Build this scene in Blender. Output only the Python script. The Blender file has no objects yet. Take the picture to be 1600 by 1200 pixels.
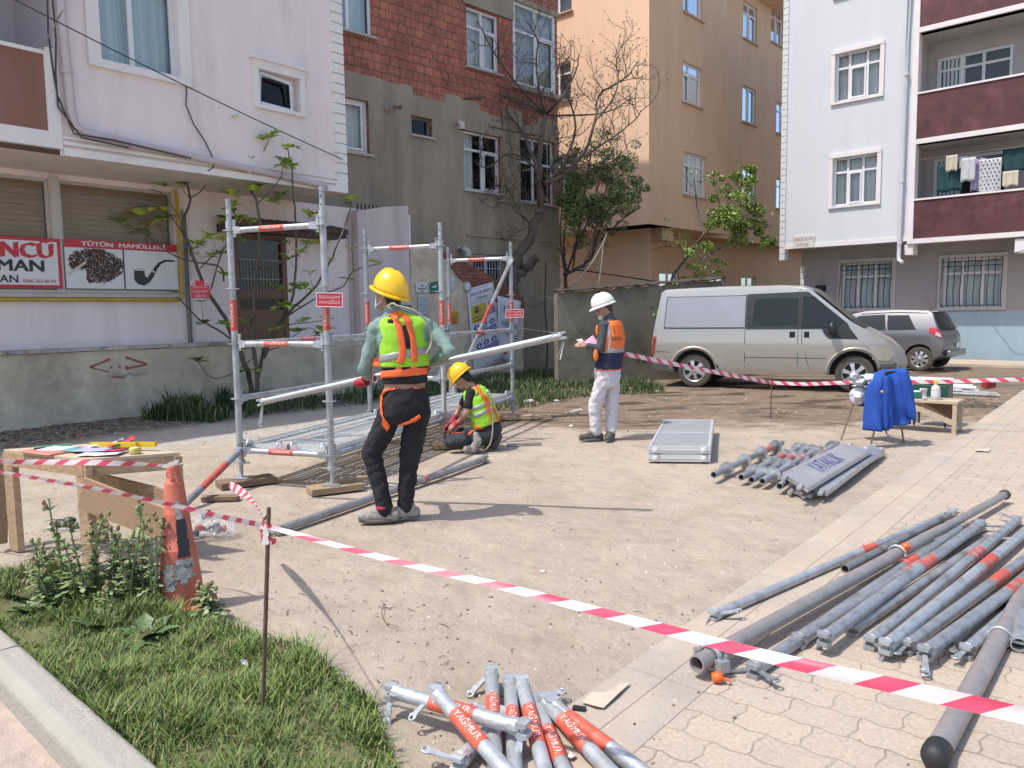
import bpy,bmesh,math,random
from math import sin,cos,pi,radians,sqrt,atan2
from mathutils import Vector,Matrix,noise
V=Vector
SC=bpy.context.scene
COL=SC.collection
F_PX,CAM_H=1200.0,1.55
CAM_M=Matrix.Translation((0,0,CAM_H))@Matrix.Rotation(radians(90-5.33),4,'X')@Matrix.Rotation(radians(-0.86),4,'Z')
cd=bpy.data.cameras.new("camera");cam=bpy.data.objects.new("camera",cd);COL.objects.link(cam)
cd.sensor_fit='HORIZONTAL';cd.sensor_width=36.0;cd.lens=36.0*F_PX/1600.0
cd.clip_start=0.05;cd.clip_end=2000
cam.matrix_world=CAM_M
SC.camera=cam
SUN_EL,SUN_AZ=radians(62.0),radians(23.0)
w=bpy.data.worlds.new("World");SC.world=w;w.use_nodes=True
nt=w.node_tree;nt.nodes.clear()
sky=nt.nodes.new('ShaderNodeTexSky');sky.sky_type='NISHITA';sky.sun_disc=False
sky.sun_elevation=SUN_EL
to_sun=V((-cos(SUN_AZ)*cos(SUN_EL),-sin(SUN_AZ)*cos(SUN_EL),sin(SUN_EL)))
sky.sun_rotation=atan2(to_sun.x,to_sun.y)
sky.dust_density=2.0;sky.air_density=1.0;sky.ozone_density=1.0
bg=nt.nodes.new('ShaderNodeBackground');bg.inputs[1].default_value=0.15
wo=nt.nodes.new('ShaderNodeOutputWorld')
nt.links.new(sky.outputs[0],bg.inputs[0]);nt.links.new(bg.outputs[0],wo.inputs[0])
sd=bpy.data.lights.new("sun",'SUN');sd.energy=2.65;sd.angle=radians(0.8);sd.color=(1.0,0.955,0.88)
so=bpy.data.objects.new("sun",sd);COL.objects.link(so)
so.rotation_euler=to_sun.to_track_quat('Z','Y').to_euler();so.location=to_sun*60
SC.view_settings.view_transform='Standard';SC.view_settings.look='None'
SC.view_settings.exposure=0.68;SC.view_settings.gamma=1.0
SC.render.resolution_x=1024;SC.render.resolution_y=768
SC.render.engine='CYCLES';SC.cycles.max_bounces=6;SC.cycles.transparent_max_bounces=12
R3=CAM_M.to_3x3();CO=V((0,0,CAM_H))
def ray(px,py):return R3@V(((px-800)/F_PX,-(py-600)/F_PX,-1.0))
def G(px,py,z=0.0):
 d=ray(px,py);return CO+d*((z-CAM_H)/d.z)
def Yp(px,py,y):
 d=ray(px,py);return CO+d*(y/d.y)
def Dp(px,py,ref):
 return Yp(px,py,ref.y)
class Facade:
 """a vertical plane: u runs along it, z up, off outwards (towards the viewer)"""
 def __init__(s,dirx,diry,d=None,through=None):
  s.u=V((dirx,diry,0)).normalized()
  n=V((s.u.y,-s.u.x,0))
  if n.dot(V((0,-1,0)))<0:n=-n
  s.n=n
  s.d=d if d is not None else-n.dot(V((through.x,through.y,0)))
 def uz(s,px,py,off=0.0):
  r=ray(px,py);t=(s.d-off)/-(s.n.x*r.x+s.n.y*r.y)
  p=CO+r*t
  return p.dot(s.u),p.z
 def P(s,u,z,off=0.0):
  return s.u*u-s.n*(s.d-off)+V((0,0,z))
 def shifted(s,off):return Facade(s.u.x,s.u.y,d=s.d-off)
 def rect(s,pts):
  q=[s.uz(*p)for p in pts]
  return((q[0][0]+q[3][0])/2,(q[1][0]+q[2][0])/2,(q[2][1]+q[3][1])/2,(q[0][1]+q[1][1])/2)
MATS={}
def mat(name,col,rough=0.6,metal=0.0,var=0.12,vs=3.0,bump=0.0,bs=40.0,col2=None,c2s=1.5,c2lo=0.5,c2hi=0.65,stretch=None,alpha=1.0,trans=0.0,emit=0.0,spec=0.5,detail=6,rvar=0.0,coat=0.0,orand=0.0):
 if name in MATS:return MATS[name]
 m=bpy.data.materials.new(name);m.use_nodes=True;MATS[name]=m
 t=m.node_tree;N=t.nodes;L=t.links
 b=N['Principled BSDF']
 b.inputs['Roughness'].default_value=rough;b.inputs['Metallic'].default_value=metal
 b.inputs['Specular IOR Level'].default_value=spec;b.inputs['Coat Weight'].default_value=coat
 tc=N.new('ShaderNodeTexCoord');src=tc.outputs['Object']
 if stretch:
  mp=N.new('ShaderNodeMapping');mp.inputs['Scale'].default_value=stretch;L.new(src,mp.inputs[0]);src=mp.outputs[0]
 n=N.new('ShaderNodeTexNoise');n.inputs['Scale'].default_value=vs;n.inputs['Detail'].default_value=detail
 n.inputs['Roughness'].default_value=0.65
 L.new(src,n.inputs['Vector'])
 mr=N.new('ShaderNodeMapRange');mr.inputs[1].default_value=0.3;mr.inputs[2].default_value=0.7
 mr.inputs[3].default_value=1-var;mr.inputs[4].default_value=1+var
 L.new(n.outputs['Fac'],mr.inputs[0])
 base=None
 if col2:
  n2=N.new('ShaderNodeTexNoise');n2 .inputs['Scale'].default_value=c2s;n2 .inputs['Detail'].default_value=8
  n2 .inputs['Roughness'].default_value=0.7
  L.new(src,n2 .inputs['Vector'])
  r2=N.new('ShaderNodeMapRange');r2 .inputs[1].default_value=c2lo;r2 .inputs[2].default_value=c2hi;L.new(n2 .outputs['Fac'],r2 .inputs[0])
  mx=N.new('ShaderNodeMix');mx.data_type='RGBA';mx.inputs[6].default_value=(*col,1);mx.inputs[7].default_value=(*col2,1)
  L.new(r2 .outputs[0],mx.inputs[0]);base=mx.outputs[2]
 mm=N.new('ShaderNodeVectorMath');mm.operation='SCALE'
 if base:L.new(base,mm.inputs[0])
 else:mm.inputs[0].default_value=col
 fac=mr.outputs[0]
 if orand:
  oi=N.new('ShaderNodeObjectInfo');q=N.new('ShaderNodeMapRange');q.inputs[3].default_value=1-orand;q.inputs[4].default_value=1+orand;L.new(oi.outputs['Random'],q.inputs[0])
  mu=N.new('ShaderNodeMath');mu.operation='MULTIPLY';L.new(fac,mu.inputs[0]);L.new(q.outputs[0],mu.inputs[1]);fac=mu.outputs[0]
 L.new(fac,mm.inputs['Scale'])
 L.new(mm.outputs[0],b.inputs['Base Color'])
 if rvar:
  rr=N.new('ShaderNodeMapRange');rr.inputs[1].default_value=0.3;rr.inputs[2].default_value=0.7
  rr.inputs[3].default_value=rough-rvar;rr.inputs[4].default_value=rough+rvar
  L.new(n.outputs['Fac'],rr.inputs[0]);L.new(rr.outputs[0],b.inputs['Roughness'])
 if bump:
  nb=N.new('ShaderNodeTexNoise');nb.inputs['Scale'].default_value=bs;nb.inputs['Detail'].default_value=5
  L.new(src,nb.inputs['Vector'])
  bp=N.new('ShaderNodeBump');bp.inputs['Strength'].default_value=bump;bp.inputs['Distance'].default_value=0.02
  L.new(nb.outputs['Fac'],bp.inputs['Height']);L.new(bp.outputs[0],b.inputs['Normal'])
 if alpha<1:b.inputs['Alpha'].default_value=alpha
 if trans:b.inputs['Transmission Weight'].default_value=trans
 if emit:
  b.inputs['Emission Strength'].default_value=emit;b.inputs['Emission Color'].default_value=(*col,1)
 return m
def basis(d,up=V((0,0,1))):
 d=d.normalized()
 if abs(d.dot(up))>0.98:up=V((0,1,0))if abs(d.y)<0.9 else V((1,0,0))
 x=d.cross(up).normalized();y=x.cross(d).normalized()
 return x,y,d
class MB:
 def __init__(s):s.v=[];s.f=[];s.m=[];s.s=[];s.uv={}
 def add(s,vs,fs,mi=0,smooth=False):
  o=len(s.v);s.v+=[V(p)for p in vs]
  for f in fs:s.f.append(tuple(i+o for i in f));s.m.append(mi);s.s.append(smooth)
  return s
 def quad(s,a,b,c,d,mi=0):return s.add([a,b,c,d],[(0,1,2,3)],mi)
 def poly(s,pts,mi=0):return s.add(pts,[tuple(range(len(pts)))],mi)
 def box(s,c,size,rot=None,mi=0):
  hx,hy,hz=size[0]/2,size[1]/2,size[2]/2
  pts=[V((x,y,z))for x in(-hx,hx)for y in(-hy,hy)for z in(-hz,hz)]
  if rot is not None:pts=[rot@p for p in pts]
  c=V(c)
  return s.add([p+c for p in pts],[(0,1,3,2),(4,6,7,5),(0,4,5,1),(2,3,7,6),(0,2,6,4),(1,5,7,3)],mi)
 def fbox(s,F,u0,u1,z0,z1,o0,o1,mi=0):
  p=[F.P(u,z,o)for u in(u0,u1)for o in(o0,o1)for z in(z0,z1)]
  return s.add(p,[(0,1,3,2),(4,6,7,5),(0,4,5,1),(2,3,7,6),(0,2,6,4),(1,5,7,3)],mi)
 def bar(s,a,b,wdt,hgt,mi=0,up=V((0,0,1))):
  a=V(a);b=V(b);x,y,d=basis(b-a,up)
  pts=[p+x*(sx*wdt/2)+y*(sy*hgt/2)for p in(a,b)for sx in(-1,1)for sy in(-1,1)]
  return s.add(pts,[(0,1,3,2),(4,6,7,5),(0,4,5,1),(2,3,7,6),(0,2,6,4),(1,5,7,3)],mi)
 def tube(s,a,b,r0,r1=None,n=12,cap=True,mi=0,inner=0):
  a=V(a);b=V(b);r1=r0 if r1 is None else r1
  x,y,d=basis(b-a)
  vs=[];fs=[]
  for p,r in((a,r0),(b,r1)):
   for i in range(n):
    t=2*pi*i/n;vs.append(p+x*(cos(t)*r)+y*(sin(t)*r))
  for i in range(n):j=(i+1)%n;fs.append((i,j,n+j,n+i))
  s.add(vs,fs,mi,True)
  if cap:
   if inner:
    for p,r,sg in((a,r0,1),(b,r1,-1)):
     ring=[p+x*(cos(2*pi*i/n)*q)+y*(sin(2*pi*i/n)*q)for q in(r,r*.82)for i in range(n)]
     dp=d*sg*r*1.5
     ring+=[p+dp+x*(cos(2*pi*i/n)*r*.8)+y*(sin(2*pi*i/n)*r*.8)for i in range(n)]
     fs=[]
     for i in range(n):
      j=(i+1)%n;fs+=[(i,j,n+j,n+i),(n+i,n+j,2*n+j,2*n+i)]
     s.add(ring,fs,mi);s.add(ring[2*n:],[tuple(range(n))],inner)
   else:s.add(vs,[tuple(range(n))[::-1],tuple(range(n,2*n))],mi)
  return s
 def path(s,pts,rad,n=8,cap=True,mi=0,closed=False):
  pts=[V(p)for p in pts];k=len(pts)
  if not hasattr(rad,'__len__'):rad=[rad]*k
  vs=[];fs=[];px=None
  for i,p in enumerate(pts):
   if closed:d=pts[(i+1)%k]-pts[i-1]
   else:d=(pts[min(i+1,k-1)]-pts[max(i-1,0)])
   if d.length<1e-6:d=V((0,0,1))
   d.normalize()
   if px is None:x,y,_=basis(d)
   else:
    x=px-d*px.dot(d)
    x=x.normalized()if x.length>1e-4 else basis(d)[0]
    y=d.cross(x)
   px=x
   for j in range(n):
    t=2*pi*j/n;vs.append(p+x*(cos(t)*rad[i])+y*(sin(t)*rad[i]))
  for i in range(k if closed else k-1):
   for j in range(n):
    a=i*n+j;b=i*n+(j+1)%n;i2=((i+1)%k)*n
    fs.append((a,b,i2+(j+1)%n,i2+j))
  s.add(vs,fs,mi,True)
  if cap and not closed:s.add(vs,[tuple(range(n))[::-1],tuple(range((k-1)*n,k*n))],mi)
  return s
 def lathe(s,c,prof,axis=V((0,0,1)),n=20,mi=0,smooth=True):
  x,y,d=basis(axis);c=V(c);vs=[];fs=[]
  for r,h in prof:
   for i in range(n):t=2*pi*i/n;vs.append(c+d*h+x*(cos(t)*r)+y*(sin(t)*r))
  for k in range(len(prof)-1):
   for i in range(n):j=(i+1)%n;fs.append((k*n+i,k*n+j,(k+1)*n+j,(k+1)*n+i))
  return s.add(vs,fs,mi,smooth)
 def loft(s,rings,cap=True,mi=0,smooth=True):
  n=len(rings[0]);vs=[p for r in rings for p in r];fs=[]
  for k in range(len(rings)-1):
   for i in range(n):j=(i+1)%n;fs.append((k*n+i,k*n+j,(k+1)*n+j,(k+1)*n+i))
  s.add(vs,fs,mi,smooth)
  if cap:s.add(vs,[tuple(range(n))[::-1],tuple(range((len(rings)-1)*n,len(rings)*n))],mi,smooth)
  return s
 def ell(s,c,r,rot=None,nu=12,nv=8,mi=0):
  c=V(c);vs=[];
  if not hasattr(r,'__len__'):r=(r,r,r)
  for j in range(nv+1):
   ph=-pi/2+pi*j/nv
   for i in range(nu):
    t=2*pi*i/nu;p=V((cos(t)*cos(ph)*r[0],sin(t)*cos(ph)*r[1],sin(ph)*r[2]))
    if rot is not None:p=rot@p
    vs.append(c+p)
  fs=[(j*nu+i,j*nu+(i+1)%nu,(j+1)*nu+(i+1)%nu,(j+1)*nu+i)for j in range(nv)for i in range(nu)]
  return s.add(vs,fs,mi,True)
 def caps(s,a,b,r0,r1,mi=0,n=12):
  a=V(a);b=V(b);d=b-a
  if d.length<1e-5:return s.ell(a,r0)
  x,y,d2=basis(d);rings=[]
  for k in range(5):
   ph=-pi/2+(pi/2)*(k+.15)/5;rings.append([a+d2*(sin(ph)*r0)+(x*cos(t)+y*sin(t))*(r0*cos(ph))for t in[2*pi*i/n for i in range(n)]])
  for k in range(5):
   ph=(pi/2)*k/5;rings.append([b+d2*(sin(ph)*r1)+(x*cos(t)+y*sin(t))*(r1*cos(ph))for t in[2*pi*i/n for i in range(n)]])
  return s.loft(rings,True,mi)
 def prism(s,pts2,P,o0,o1,mi=0,mi_side=None):
  n=len(pts2);a=[P(u,z,o0)for u,z in pts2];b=[P(u,z,o1)for u,z in pts2]
  s.add(a+b,[tuple(range(n,2*n))],mi);s.add(a+b,[tuple(range(n))[::-1]],mi)
  s.add(a+b,[(i,(i+1)%n,n+(i+1)%n,n+i)for i in range(n)],mi if mi_side is None else mi_side)
  return s
 def mesh(s,name,mats,origin=V((0,0,0)),sharp=None):
  me=bpy.data.meshes.new(name)
  me.from_pydata([tuple(p-origin)for p in s.v],[],s.f)
  if not isinstance(mats,(list,tuple)):mats=[mats]
  for m in mats:me.materials.append(m)
  me.polygons.foreach_set('material_index',[min(i,len(mats)-1)for i in s.m])
  me.polygons.foreach_set('use_smooth',s.s)
  if s.uv:
   uvl=me.uv_layers.new(name='UVMap')
   for p in me.polygons:
    u=s.uv.get(p.index)
    if u:
     for k,li in enumerate(p.loop_indices):uvl.data[li].uv=u[k]
  me.update()
  if sharp:me.set_sharp_from_angle(angle=radians(sharp))
  return me
 def build(s,name,mats,parent=None,origin=None,sharp=None,weld=False):
  """one object. Vertices are world coordinates; with a parent the object sits at the parent's origin."""
  org=V((0,0,0));
  if parent is not None:org=world_loc(parent)
  elif origin is not None:org=V(origin)
  me=s.mesh(name,mats,org,sharp)
  if weld:
   bm=bmesh.new();bm.from_mesh(me);bmesh.ops.remove_doubles(bm,verts=bm.verts,dist=1e-5)
   bmesh.ops.recalc_face_normals(bm,faces=bm.faces);bm.to_mesh(me);bm.free()
  o=bpy.data.objects.new(name,me);COL.objects.link(o)
  if parent is not None:o.parent=parent
  else:o.location=org
  return o
def world_loc(o):
 l=V((0,0,0))
 while o is not None:l+=o.location;o=o.parent
 return l
def thing(name,label,cat,loc=(0,0,0),group=None):
 o=bpy.data.objects.new(name,None);COL.objects.link(o);o.location=loc;o.empty_display_size=.2
 return tag(o,label,cat,group)
def tag(o,label=None,cat=None,group=None,kind=None):
 if label:o['label']=label
 if cat:o['category']=cat
 if group:o['group']=group
 if kind:o['kind']=kind
 return o
def copy_tree(o,parent=None):
 c=o.copy();COL.objects.link(c)
 if parent is not None:c.parent=parent
 for ch in list(o.children):copy_tree(ch,c)
 return c
_tc={}
def text_geo(txt,size=1.0,bold=0.0,align='CENTER'):
 k=(txt,bold,align)
 if k not in _tc:
  cu=bpy.data.curves.new('lettering','FONT');cu.body=txt;cu.size=1.0;cu.offset=0;cu.align_x=align;cu.align_y='CENTER'
  cu.resolution_u=2
  ob=bpy.data.objects.new('lettering',cu);COL.objects.link(ob)
  dg=bpy.context.evaluated_depsgraph_get();dg.update()
  me=ob.evaluated_get(dg).to_mesh()
  _tc[k]=([V(v.co)for v in me.vertices],[tuple(p.vertices)for p in me.polygons])
  vs,fs=_tc[k];par=list(range(len(vs)))
  def find(i):
   while par[i]!=i:i=par[i]
   return i
  for f in fs:
   for j in f[1:]:par[find(j)]=find(f[0])
  isl={}
  for i in range(len(vs)):isl.setdefault(find(i),[]).append(i)
  for g_ in isl.values():
   if min(vs[i].y for i in g_)>.395:
    c_=sum((vs[i]for i in g_),V((0,0,0)))/len(g_)
    for i in g_:q_=vs[i]-c_;vs[i]=c_+V((q_.x*1.5,q_.y*1.7,0))+V((0,-.005,0))
  ob.evaluated_get(dg).to_mesh_clear();bpy.data.objects.remove(ob);bpy.data.curves.remove(cu)
 vs,fs=_tc[k]
 return[v*size for v in vs],fs
def text_on(mb,txt,size,place,bold=0.0,mi=0,width=None,align='CENTER'):
 """place(x, y) -> world point"""
 vs,fs=text_geo(txt,size,bold,align)
 if width:
  wd=max(v.x for v in vs)-min(v.x for v in vs);k=width/max(wd,1e-6)
  vs=[V((v.x*k,v.y,0))for v in vs]
 mb.add([place(v.x,v.y)for v in vs],fs,mi)
def fx(o,*mods):
 for(name,typ,kw)in mods:
  m=o.modifiers.new(name,typ)
  for k,v in kw.items():setattr(m,k,v)
 return o
def jitter(rng,a):return V((rng.uniform(-a,a),rng.uniform(-a,a),rng.uniform(-a,a)))
M_white=mat('white_plastic',(.72,.72,.72),.35,var=.05)
M_frame=mat('window_frame_white',(.68,.69,.70),.4,var=.06)
M_dark=mat('dark_interior',(.025,.025,.028),.8)
M_galv=mat('galvanised_steel',(.42,.44,.46),.42,.55,var=.16,vs=18,bump=.15,bs=120,col2=(.27,.275,.28),c2s=7,rvar=.1,orand=.2)
M_galv_d=mat('weathered_steel',(.30,.30,.30),.5,.5,var=.2,vs=14,bump=.2,bs=90,col2=(.20,.17,.15),c2s=5,rvar=.1,orand=.2)
M_red=mat('red_sticker',(.50,.085,.06),.5,var=.2,vs=30,col2=(.42,.17,.14),c2s=16,c2lo=.52,c2hi=.62)
M_rw=mat('sticker_lettering',(.75,.62,.58),.5,var=.15,vs=60)
M_black=mat('black_rubber',(.02,.02,.022),.6,var=.2)
M_wood=mat('raw_timber',(.42,.29,.17),.75,var=.22,vs=3,stretch=(2,14,14),bump=.3,bs=20,col2=(.31,.20,.12),c2s=2,orand=.15)
M_woodd=mat('old_timber',(.20,.14,.09),.85,var=.3,vs=3,stretch=(2,14,14),bump=.3,bs=20)
#  SETTING
def ground_mat():
 m=bpy.data.materials.new('dirt_ground');m.use_nodes=True;t=m.node_tree;N=t.nodes;L=t.links;b=N['Principled BSDF']
 geo=N.new('ShaderNodeNewGeometry');pos=geo.outputs['Position']
 def noise_(s,d=6,r=.6,vec=pos):
  n=N.new('ShaderNodeTexNoise');n.inputs['Scale'].default_value=s;n.inputs['Detail'].default_value=d;n.inputs['Roughness'].default_value=r
  L.new(vec,n.inputs['Vector']);return n.outputs['Fac']
 def mr(x,a,b_,c=0.,d=1.,sm=True):
  n=N.new('ShaderNodeMapRange');n.interpolation_type='SMOOTHSTEP' if sm else 'LINEAR'
  n.inputs[1].default_value=a;n.inputs[2].default_value=b_;n.inputs[3].default_value=c;n.inputs[4].default_value=d
  L.new(x,n.inputs[0]);return n.outputs[0]
 def math_(op,a,b_=None):
  n=N.new('ShaderNodeMath');n.operation=op
  for i,q in enumerate((a,b_)):
   if q is None:continue
   if isinstance(q,(int,float)):n.inputs[i].default_value=q
   else:L.new(q,n.inputs[i])
  return n.outputs[0]
 def mix(f,a,b_):
  n=N.new('ShaderNodeMix');n.data_type='RGBA'
  L.new(f,n.inputs[0])
  for i,q in((6,a),(7,b_)):
   if isinstance(q,tuple):n.inputs[i].default_value=(*q,1)
   else:L.new(q,n.inputs[i])
  return n.outputs[2]
 sx=N.new('ShaderNodeSeparateXYZ');L.new(pos,sx.inputs[0]);X,Y=sx.outputs[0],sx.outputs[1]
 big=noise_(.5,5);med=noise_(2.2,7,.7);fine=noise_(26,8,.75);vf=noise_(140,4,.7)
 c=mix(mr(big,.35,.65),(.475,.40,.32),(.415,.345,.275))
 c=mix(mr(med,.47,.68),c,(.385,.315,.245))
 c=mix(mr(med,.45,.25),c,(.51,.435,.355))
 c=mix(mr(fine,.60,.74),c,(.25,.19,.14))
 c=mix(mr(vf,.62,.78,0,.55),c,(.17,.13,.10))
 edge=noise_(.55,6,.7)
 wob=math_('MULTIPLY',math_('SUBTRACT',edge,.5),4.0)
 yy=math_('ADD',Y,wob)
 mud=math_('MULTIPLY',mr(yy,9.6,10.8),mr(X,-2.5,0.3))
 sm=N.new('ShaderNodeMapping');sm.inputs['Scale'].default_value=(.9,2.2,1);L.new(pos,sm.inputs[0])
 pud=noise_(1.0,5,.6,sm.outputs[0])
 c=mix(math_('MULTIPLY',mud,mr(noise_(4,8,.75),.3,.6,.65,1.0)),c,(.20,.142,.098))
 puddle=math_('MULTIPLY',mud,mr(pud,.52,.59))
 c=mix(puddle,c,(.10,.075,.05))
 line=math_('SUBTRACT',math_('MULTIPLY',Y,.644),math_('MULTIPLY',X,.765))
 slab=math_('MULTIPLY',mr(math_('ADD',line,math_('MULTIPLY',wob,.12)),8.6,9.3),mr(X,.3,-1.5))
 slab2=math_('MULTIPLY',slab,mr(X,-5.2,-4.2))
 c=mix(math_('MULTIPLY',slab2,.75),c,(.46,.425,.38))
 leaf=math_('MULTIPLY',mr(math_('ADD',line,math_('MULTIPLY',wob,.2)),10.3,10.9),mr(X,1.5,-.5))
 c=mix(math_('MULTIPLY',leaf,mr(noise_(9,8,.8),.35,.6)),c,(.085,.065,.045))
 L.new(c,b.inputs['Base Color'])
 b.inputs['Specular IOR Level'].default_value=.25
 L.new(math_('SUBTRACT',.95,math_('MULTIPLY',puddle,.72)),b.inputs['Roughness'])
 h=math_('ADD',math_('MULTIPLY',fine,.6),math_('MULTIPLY',noise_(7,8,.7),1.6))
 h=math_('ADD',math_('ADD',h,math_('MULTIPLY',vf,.25)),math_('MULTIPLY',noise_(3.1,3,.5),4.5))
 bp=N.new('ShaderNodeBump');bp.inputs['Distance'].default_value=.03
 L.new(math_('SUBTRACT',.75,math_('MULTIPLY',puddle,.7)),bp.inputs['Strength']);L.new(h,bp.inputs['Height'])
 L.new(bp.outputs[0],b.inputs['Normal'])
 return m
KL0=V((0.28,2.67,0));KDIR=V((1.72,2.08,0)).normalized();KN=V((KDIR.y,-KDIR.x,0))
def relief(x,y):
 n=noise.noise(V((x*.5,y*.5,3)))*.018+noise.noise(V((x*2.1,y*2.1,7)))*.007
 d=(V((x,y,0))-KL0).dot(KN)
 k=min(1,max(0,(-d-.1)/.8))
 e=max(0,1-abs(d+.32)/.42)
 return n*k-.010+e*(.006+.016*noise.noise(V((x*1.7,y*1.7,11)))+.010*noise.noise(V((x*5,y*5,2))))
g=MB();xs=[-300,-120,-50,-25,-16]+[-12+.16*i for i in range(151)]+[16,25,50,120,300]
ys=[-300,-100,-40,-15,-5,-2,0]+[.5+.16*i for i in range(141)]+[27,35,60,120,300]
vs=[V((x,y,relief(x,y)if abs(x)<12.5 and 0<y<23 else-.01))for y in ys for x in xs]
nx=len(xs)
g.add(vs,[(j*nx+i,j*nx+i+1,(j+1)*nx+i+1,(j+1)*nx+i)for j in range(len(ys)-1)for i in range(nx-1)],0,True)
tag(g.build('ground',ground_mat()),kind='structure')
def paver_mat():
 m=bpy.data.materials.new('concrete_pavers');m.use_nodes=True;t=m.node_tree;N=t.nodes;L=t.links;b=N['Principled BSDF']
 geo=N.new('ShaderNodeNewGeometry')
 mp=N.new('ShaderNodeMapping');mp.vector_type='POINT';mp.inputs['Rotation'].default_value=(0,0,-atan2(KN.y,KN.x));L.new(geo.outputs['Position'],mp.inputs[0])
 sp=N.new('ShaderNodeSeparateXYZ');L.new(mp.outputs[0],sp.inputs[0])
 def M_(op,a,b_=None):
  n=N.new('ShaderNodeMath');n.operation=op
  for i,q in enumerate((a,b_)):
   if q is None:continue
   if isinstance(q,(int,float)):n.inputs[i].default_value=q
   else:L.new(q,n.inputs[i])
  return n.outputs[0]
 wx=M_('MULTIPLY',M_('PINGPONG',M_('ADD',sp.outputs[0],.0),.0625),.26)
 wy=M_('MULTIPLY',M_('PINGPONG',M_('ADD',sp.outputs[1],.0),.0625),.26)
 cb=N.new('ShaderNodeCombineXYZ');L.new(M_('ADD',sp.outputs[0],wy),cb.inputs[0]);L.new(M_('ADD',sp.outputs[1],wx),cb.inputs[1])
 br=N.new('ShaderNodeTexBrick');L.new(cb.outputs[0],br.inputs['Vector'])
 br.inputs['Scale'].default_value=1;br.inputs['Brick Width'].default_value=.25;br.inputs['Row Height'].default_value=.165
 br.inputs['Mortar Size'].default_value=.005;br.inputs['Mortar Smooth'].default_value=.5;br.offset=.5
 br.inputs['Color1'].default_value=(.455,.38,.305,1);br.inputs['Color2'].default_value=(.385,.325,.27,1);br.inputs['Mortar'].default_value=(.24,.195,.15,1)
 n=N.new('ShaderNodeTexNoise');n.inputs['Scale'].default_value=1.6;n.inputs['Detail'].default_value=8;n.inputs['Roughness'].default_value=.72;L.new(geo.outputs['Position'],n.inputs[0])
 r=N.new('ShaderNodeMapRange');r.inputs[1].default_value=.42;r.inputs[2].default_value=.66;L.new(n.outputs[0],r.inputs[0])
 mx=N.new('ShaderNodeMix');mx.data_type='RGBA';L.new(M_('MULTIPLY',r.outputs[0],.85),mx.inputs[0]);L.new(br.outputs['Color'],mx.inputs[6]);mx.inputs[7].default_value=(.455,.375,.295,1)
 n2=N.new('ShaderNodeTexNoise');n2 .inputs['Scale'].default_value=60;n2 .inputs['Detail'].default_value=6;L.new(geo.outputs['Position'],n2 .inputs[0])
 r2=N.new('ShaderNodeMapRange');r2 .inputs[1].default_value=.3;r2 .inputs[2].default_value=.75;r2 .inputs[3].default_value=1.1;r2 .inputs[4].default_value=.82;L.new(n2 .outputs[0],r2 .inputs[0])
 sc=N.new('ShaderNodeVectorMath');sc.operation='SCALE';L.new(mx.outputs[2],sc.inputs[0]);L.new(r2 .outputs[0],sc.inputs['Scale'])
 L.new(sc.outputs[0],b.inputs['Base Color']);b.inputs['Roughness'].default_value=.9;b.inputs['Specular IOR Level'].default_value=.25
 bp=N.new('ShaderNodeBump');bp.inputs['Strength'].default_value=.5;bp.inputs['Distance'].default_value=.006
 h=M_('ADD',M_('MULTIPLY',M_('SUBTRACT',1.0,br.outputs['Fac']),M_('SUBTRACT',1.15,r.outputs[0])),M_('MULTIPLY',n2 .outputs[0],.35))
 L.new(h,bp.inputs['Height']);L.new(bp.outputs[0],b.inputs['Normal'])
 return m
def strip(name,o0,o1,z,m,t0=-4,t1=16,n=60,seed=0,wob=0):
 k=MB();vs=[]
 for i in range(n+1):
  c=KL0+KDIR*(t0+(t1-t0)*i/n)
  a=noise.noise(V((i*.35,seed,1)))*wob
  vs+=[c+KN*(o0+a)+V((0,0,z)),c+KN*o1+V((0,0,z))]
 k.add(vs,[(2*i,2*i+1,2*i+3,2*i+2)for i in range(n)],0)
 return tag(k.build(name,m),kind='structure')
strip('pavement',.166,40,.002,paver_mat(),t0=-8,t1=40)
M_kerbflat=mat('dusty_concrete',(.38,.335,.285),.9,var=.1,vs=2.5,bump=.3,bs=60,col2=(.46,.378,.295),c2s=1.2,c2lo=.4,c2hi=.6,spec=.25)
k=MB()
for i in range(24):
 a=-3.2+i*.75;c0=KL0+KDIR*(a+.001);c1=KL0+KDIR*(a+.749)
 for(o0,o1)in((-.20,-.012),(-.009,.165)):
  zz=.004+(.001 if i%2 else 0)
  p=[c0+KN*o0,c0+KN*o1,c1+KN*o1,c1+KN*o0]
  k.add([q+V((0,0,-.04))for q in p]+[q+V((0,0,zz))for q in p],[(4,5,6,7),(0,1,5,4),(1,2,6,5),(2,3,7,6),(3,0,4,7)])
tag(k.build('kerb_strip',M_kerbflat),kind='structure')
M_street=mat('street_dust',(.46,.385,.31),.9,var=.12,vs=.8,bump=.3,bs=30,col2=(.36,.30,.245),c2s=.7,spec=.25)
k=MB();D_U=V((.737,-.676,0));Dn=V((-.676,-.737,0))
a=V((9.2,24.6,0));
k.quad(a-D_U*3+V((0,0,.05)),a+D_U*30+V((0,0,.05)),a+D_U*30+Dn*1.9+V((0,0,.05)),a-D_U*3+Dn*1.9+V((0,0,.05)))
k.quad(a-D_U*3+Dn*1.9+V((0,0,.05)),a+D_U*30+Dn*1.9+V((0,0,.05)),a+D_U*30+Dn*1.9+V((0,0,-.05)),a-D_U*3+Dn*1.9+V((0,0,-.05)))
tag(k.build('footway',M_street),kind='structure')
KA,KB=G(0,975,.12),G(225,1172,.12)
kd=(KB-KA);kd.z=0;kd.normalize();kn=V((kd.y,-kd.x,0))
if kn.dot(V((-1,-1,0)))<0:kn=-kn
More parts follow.
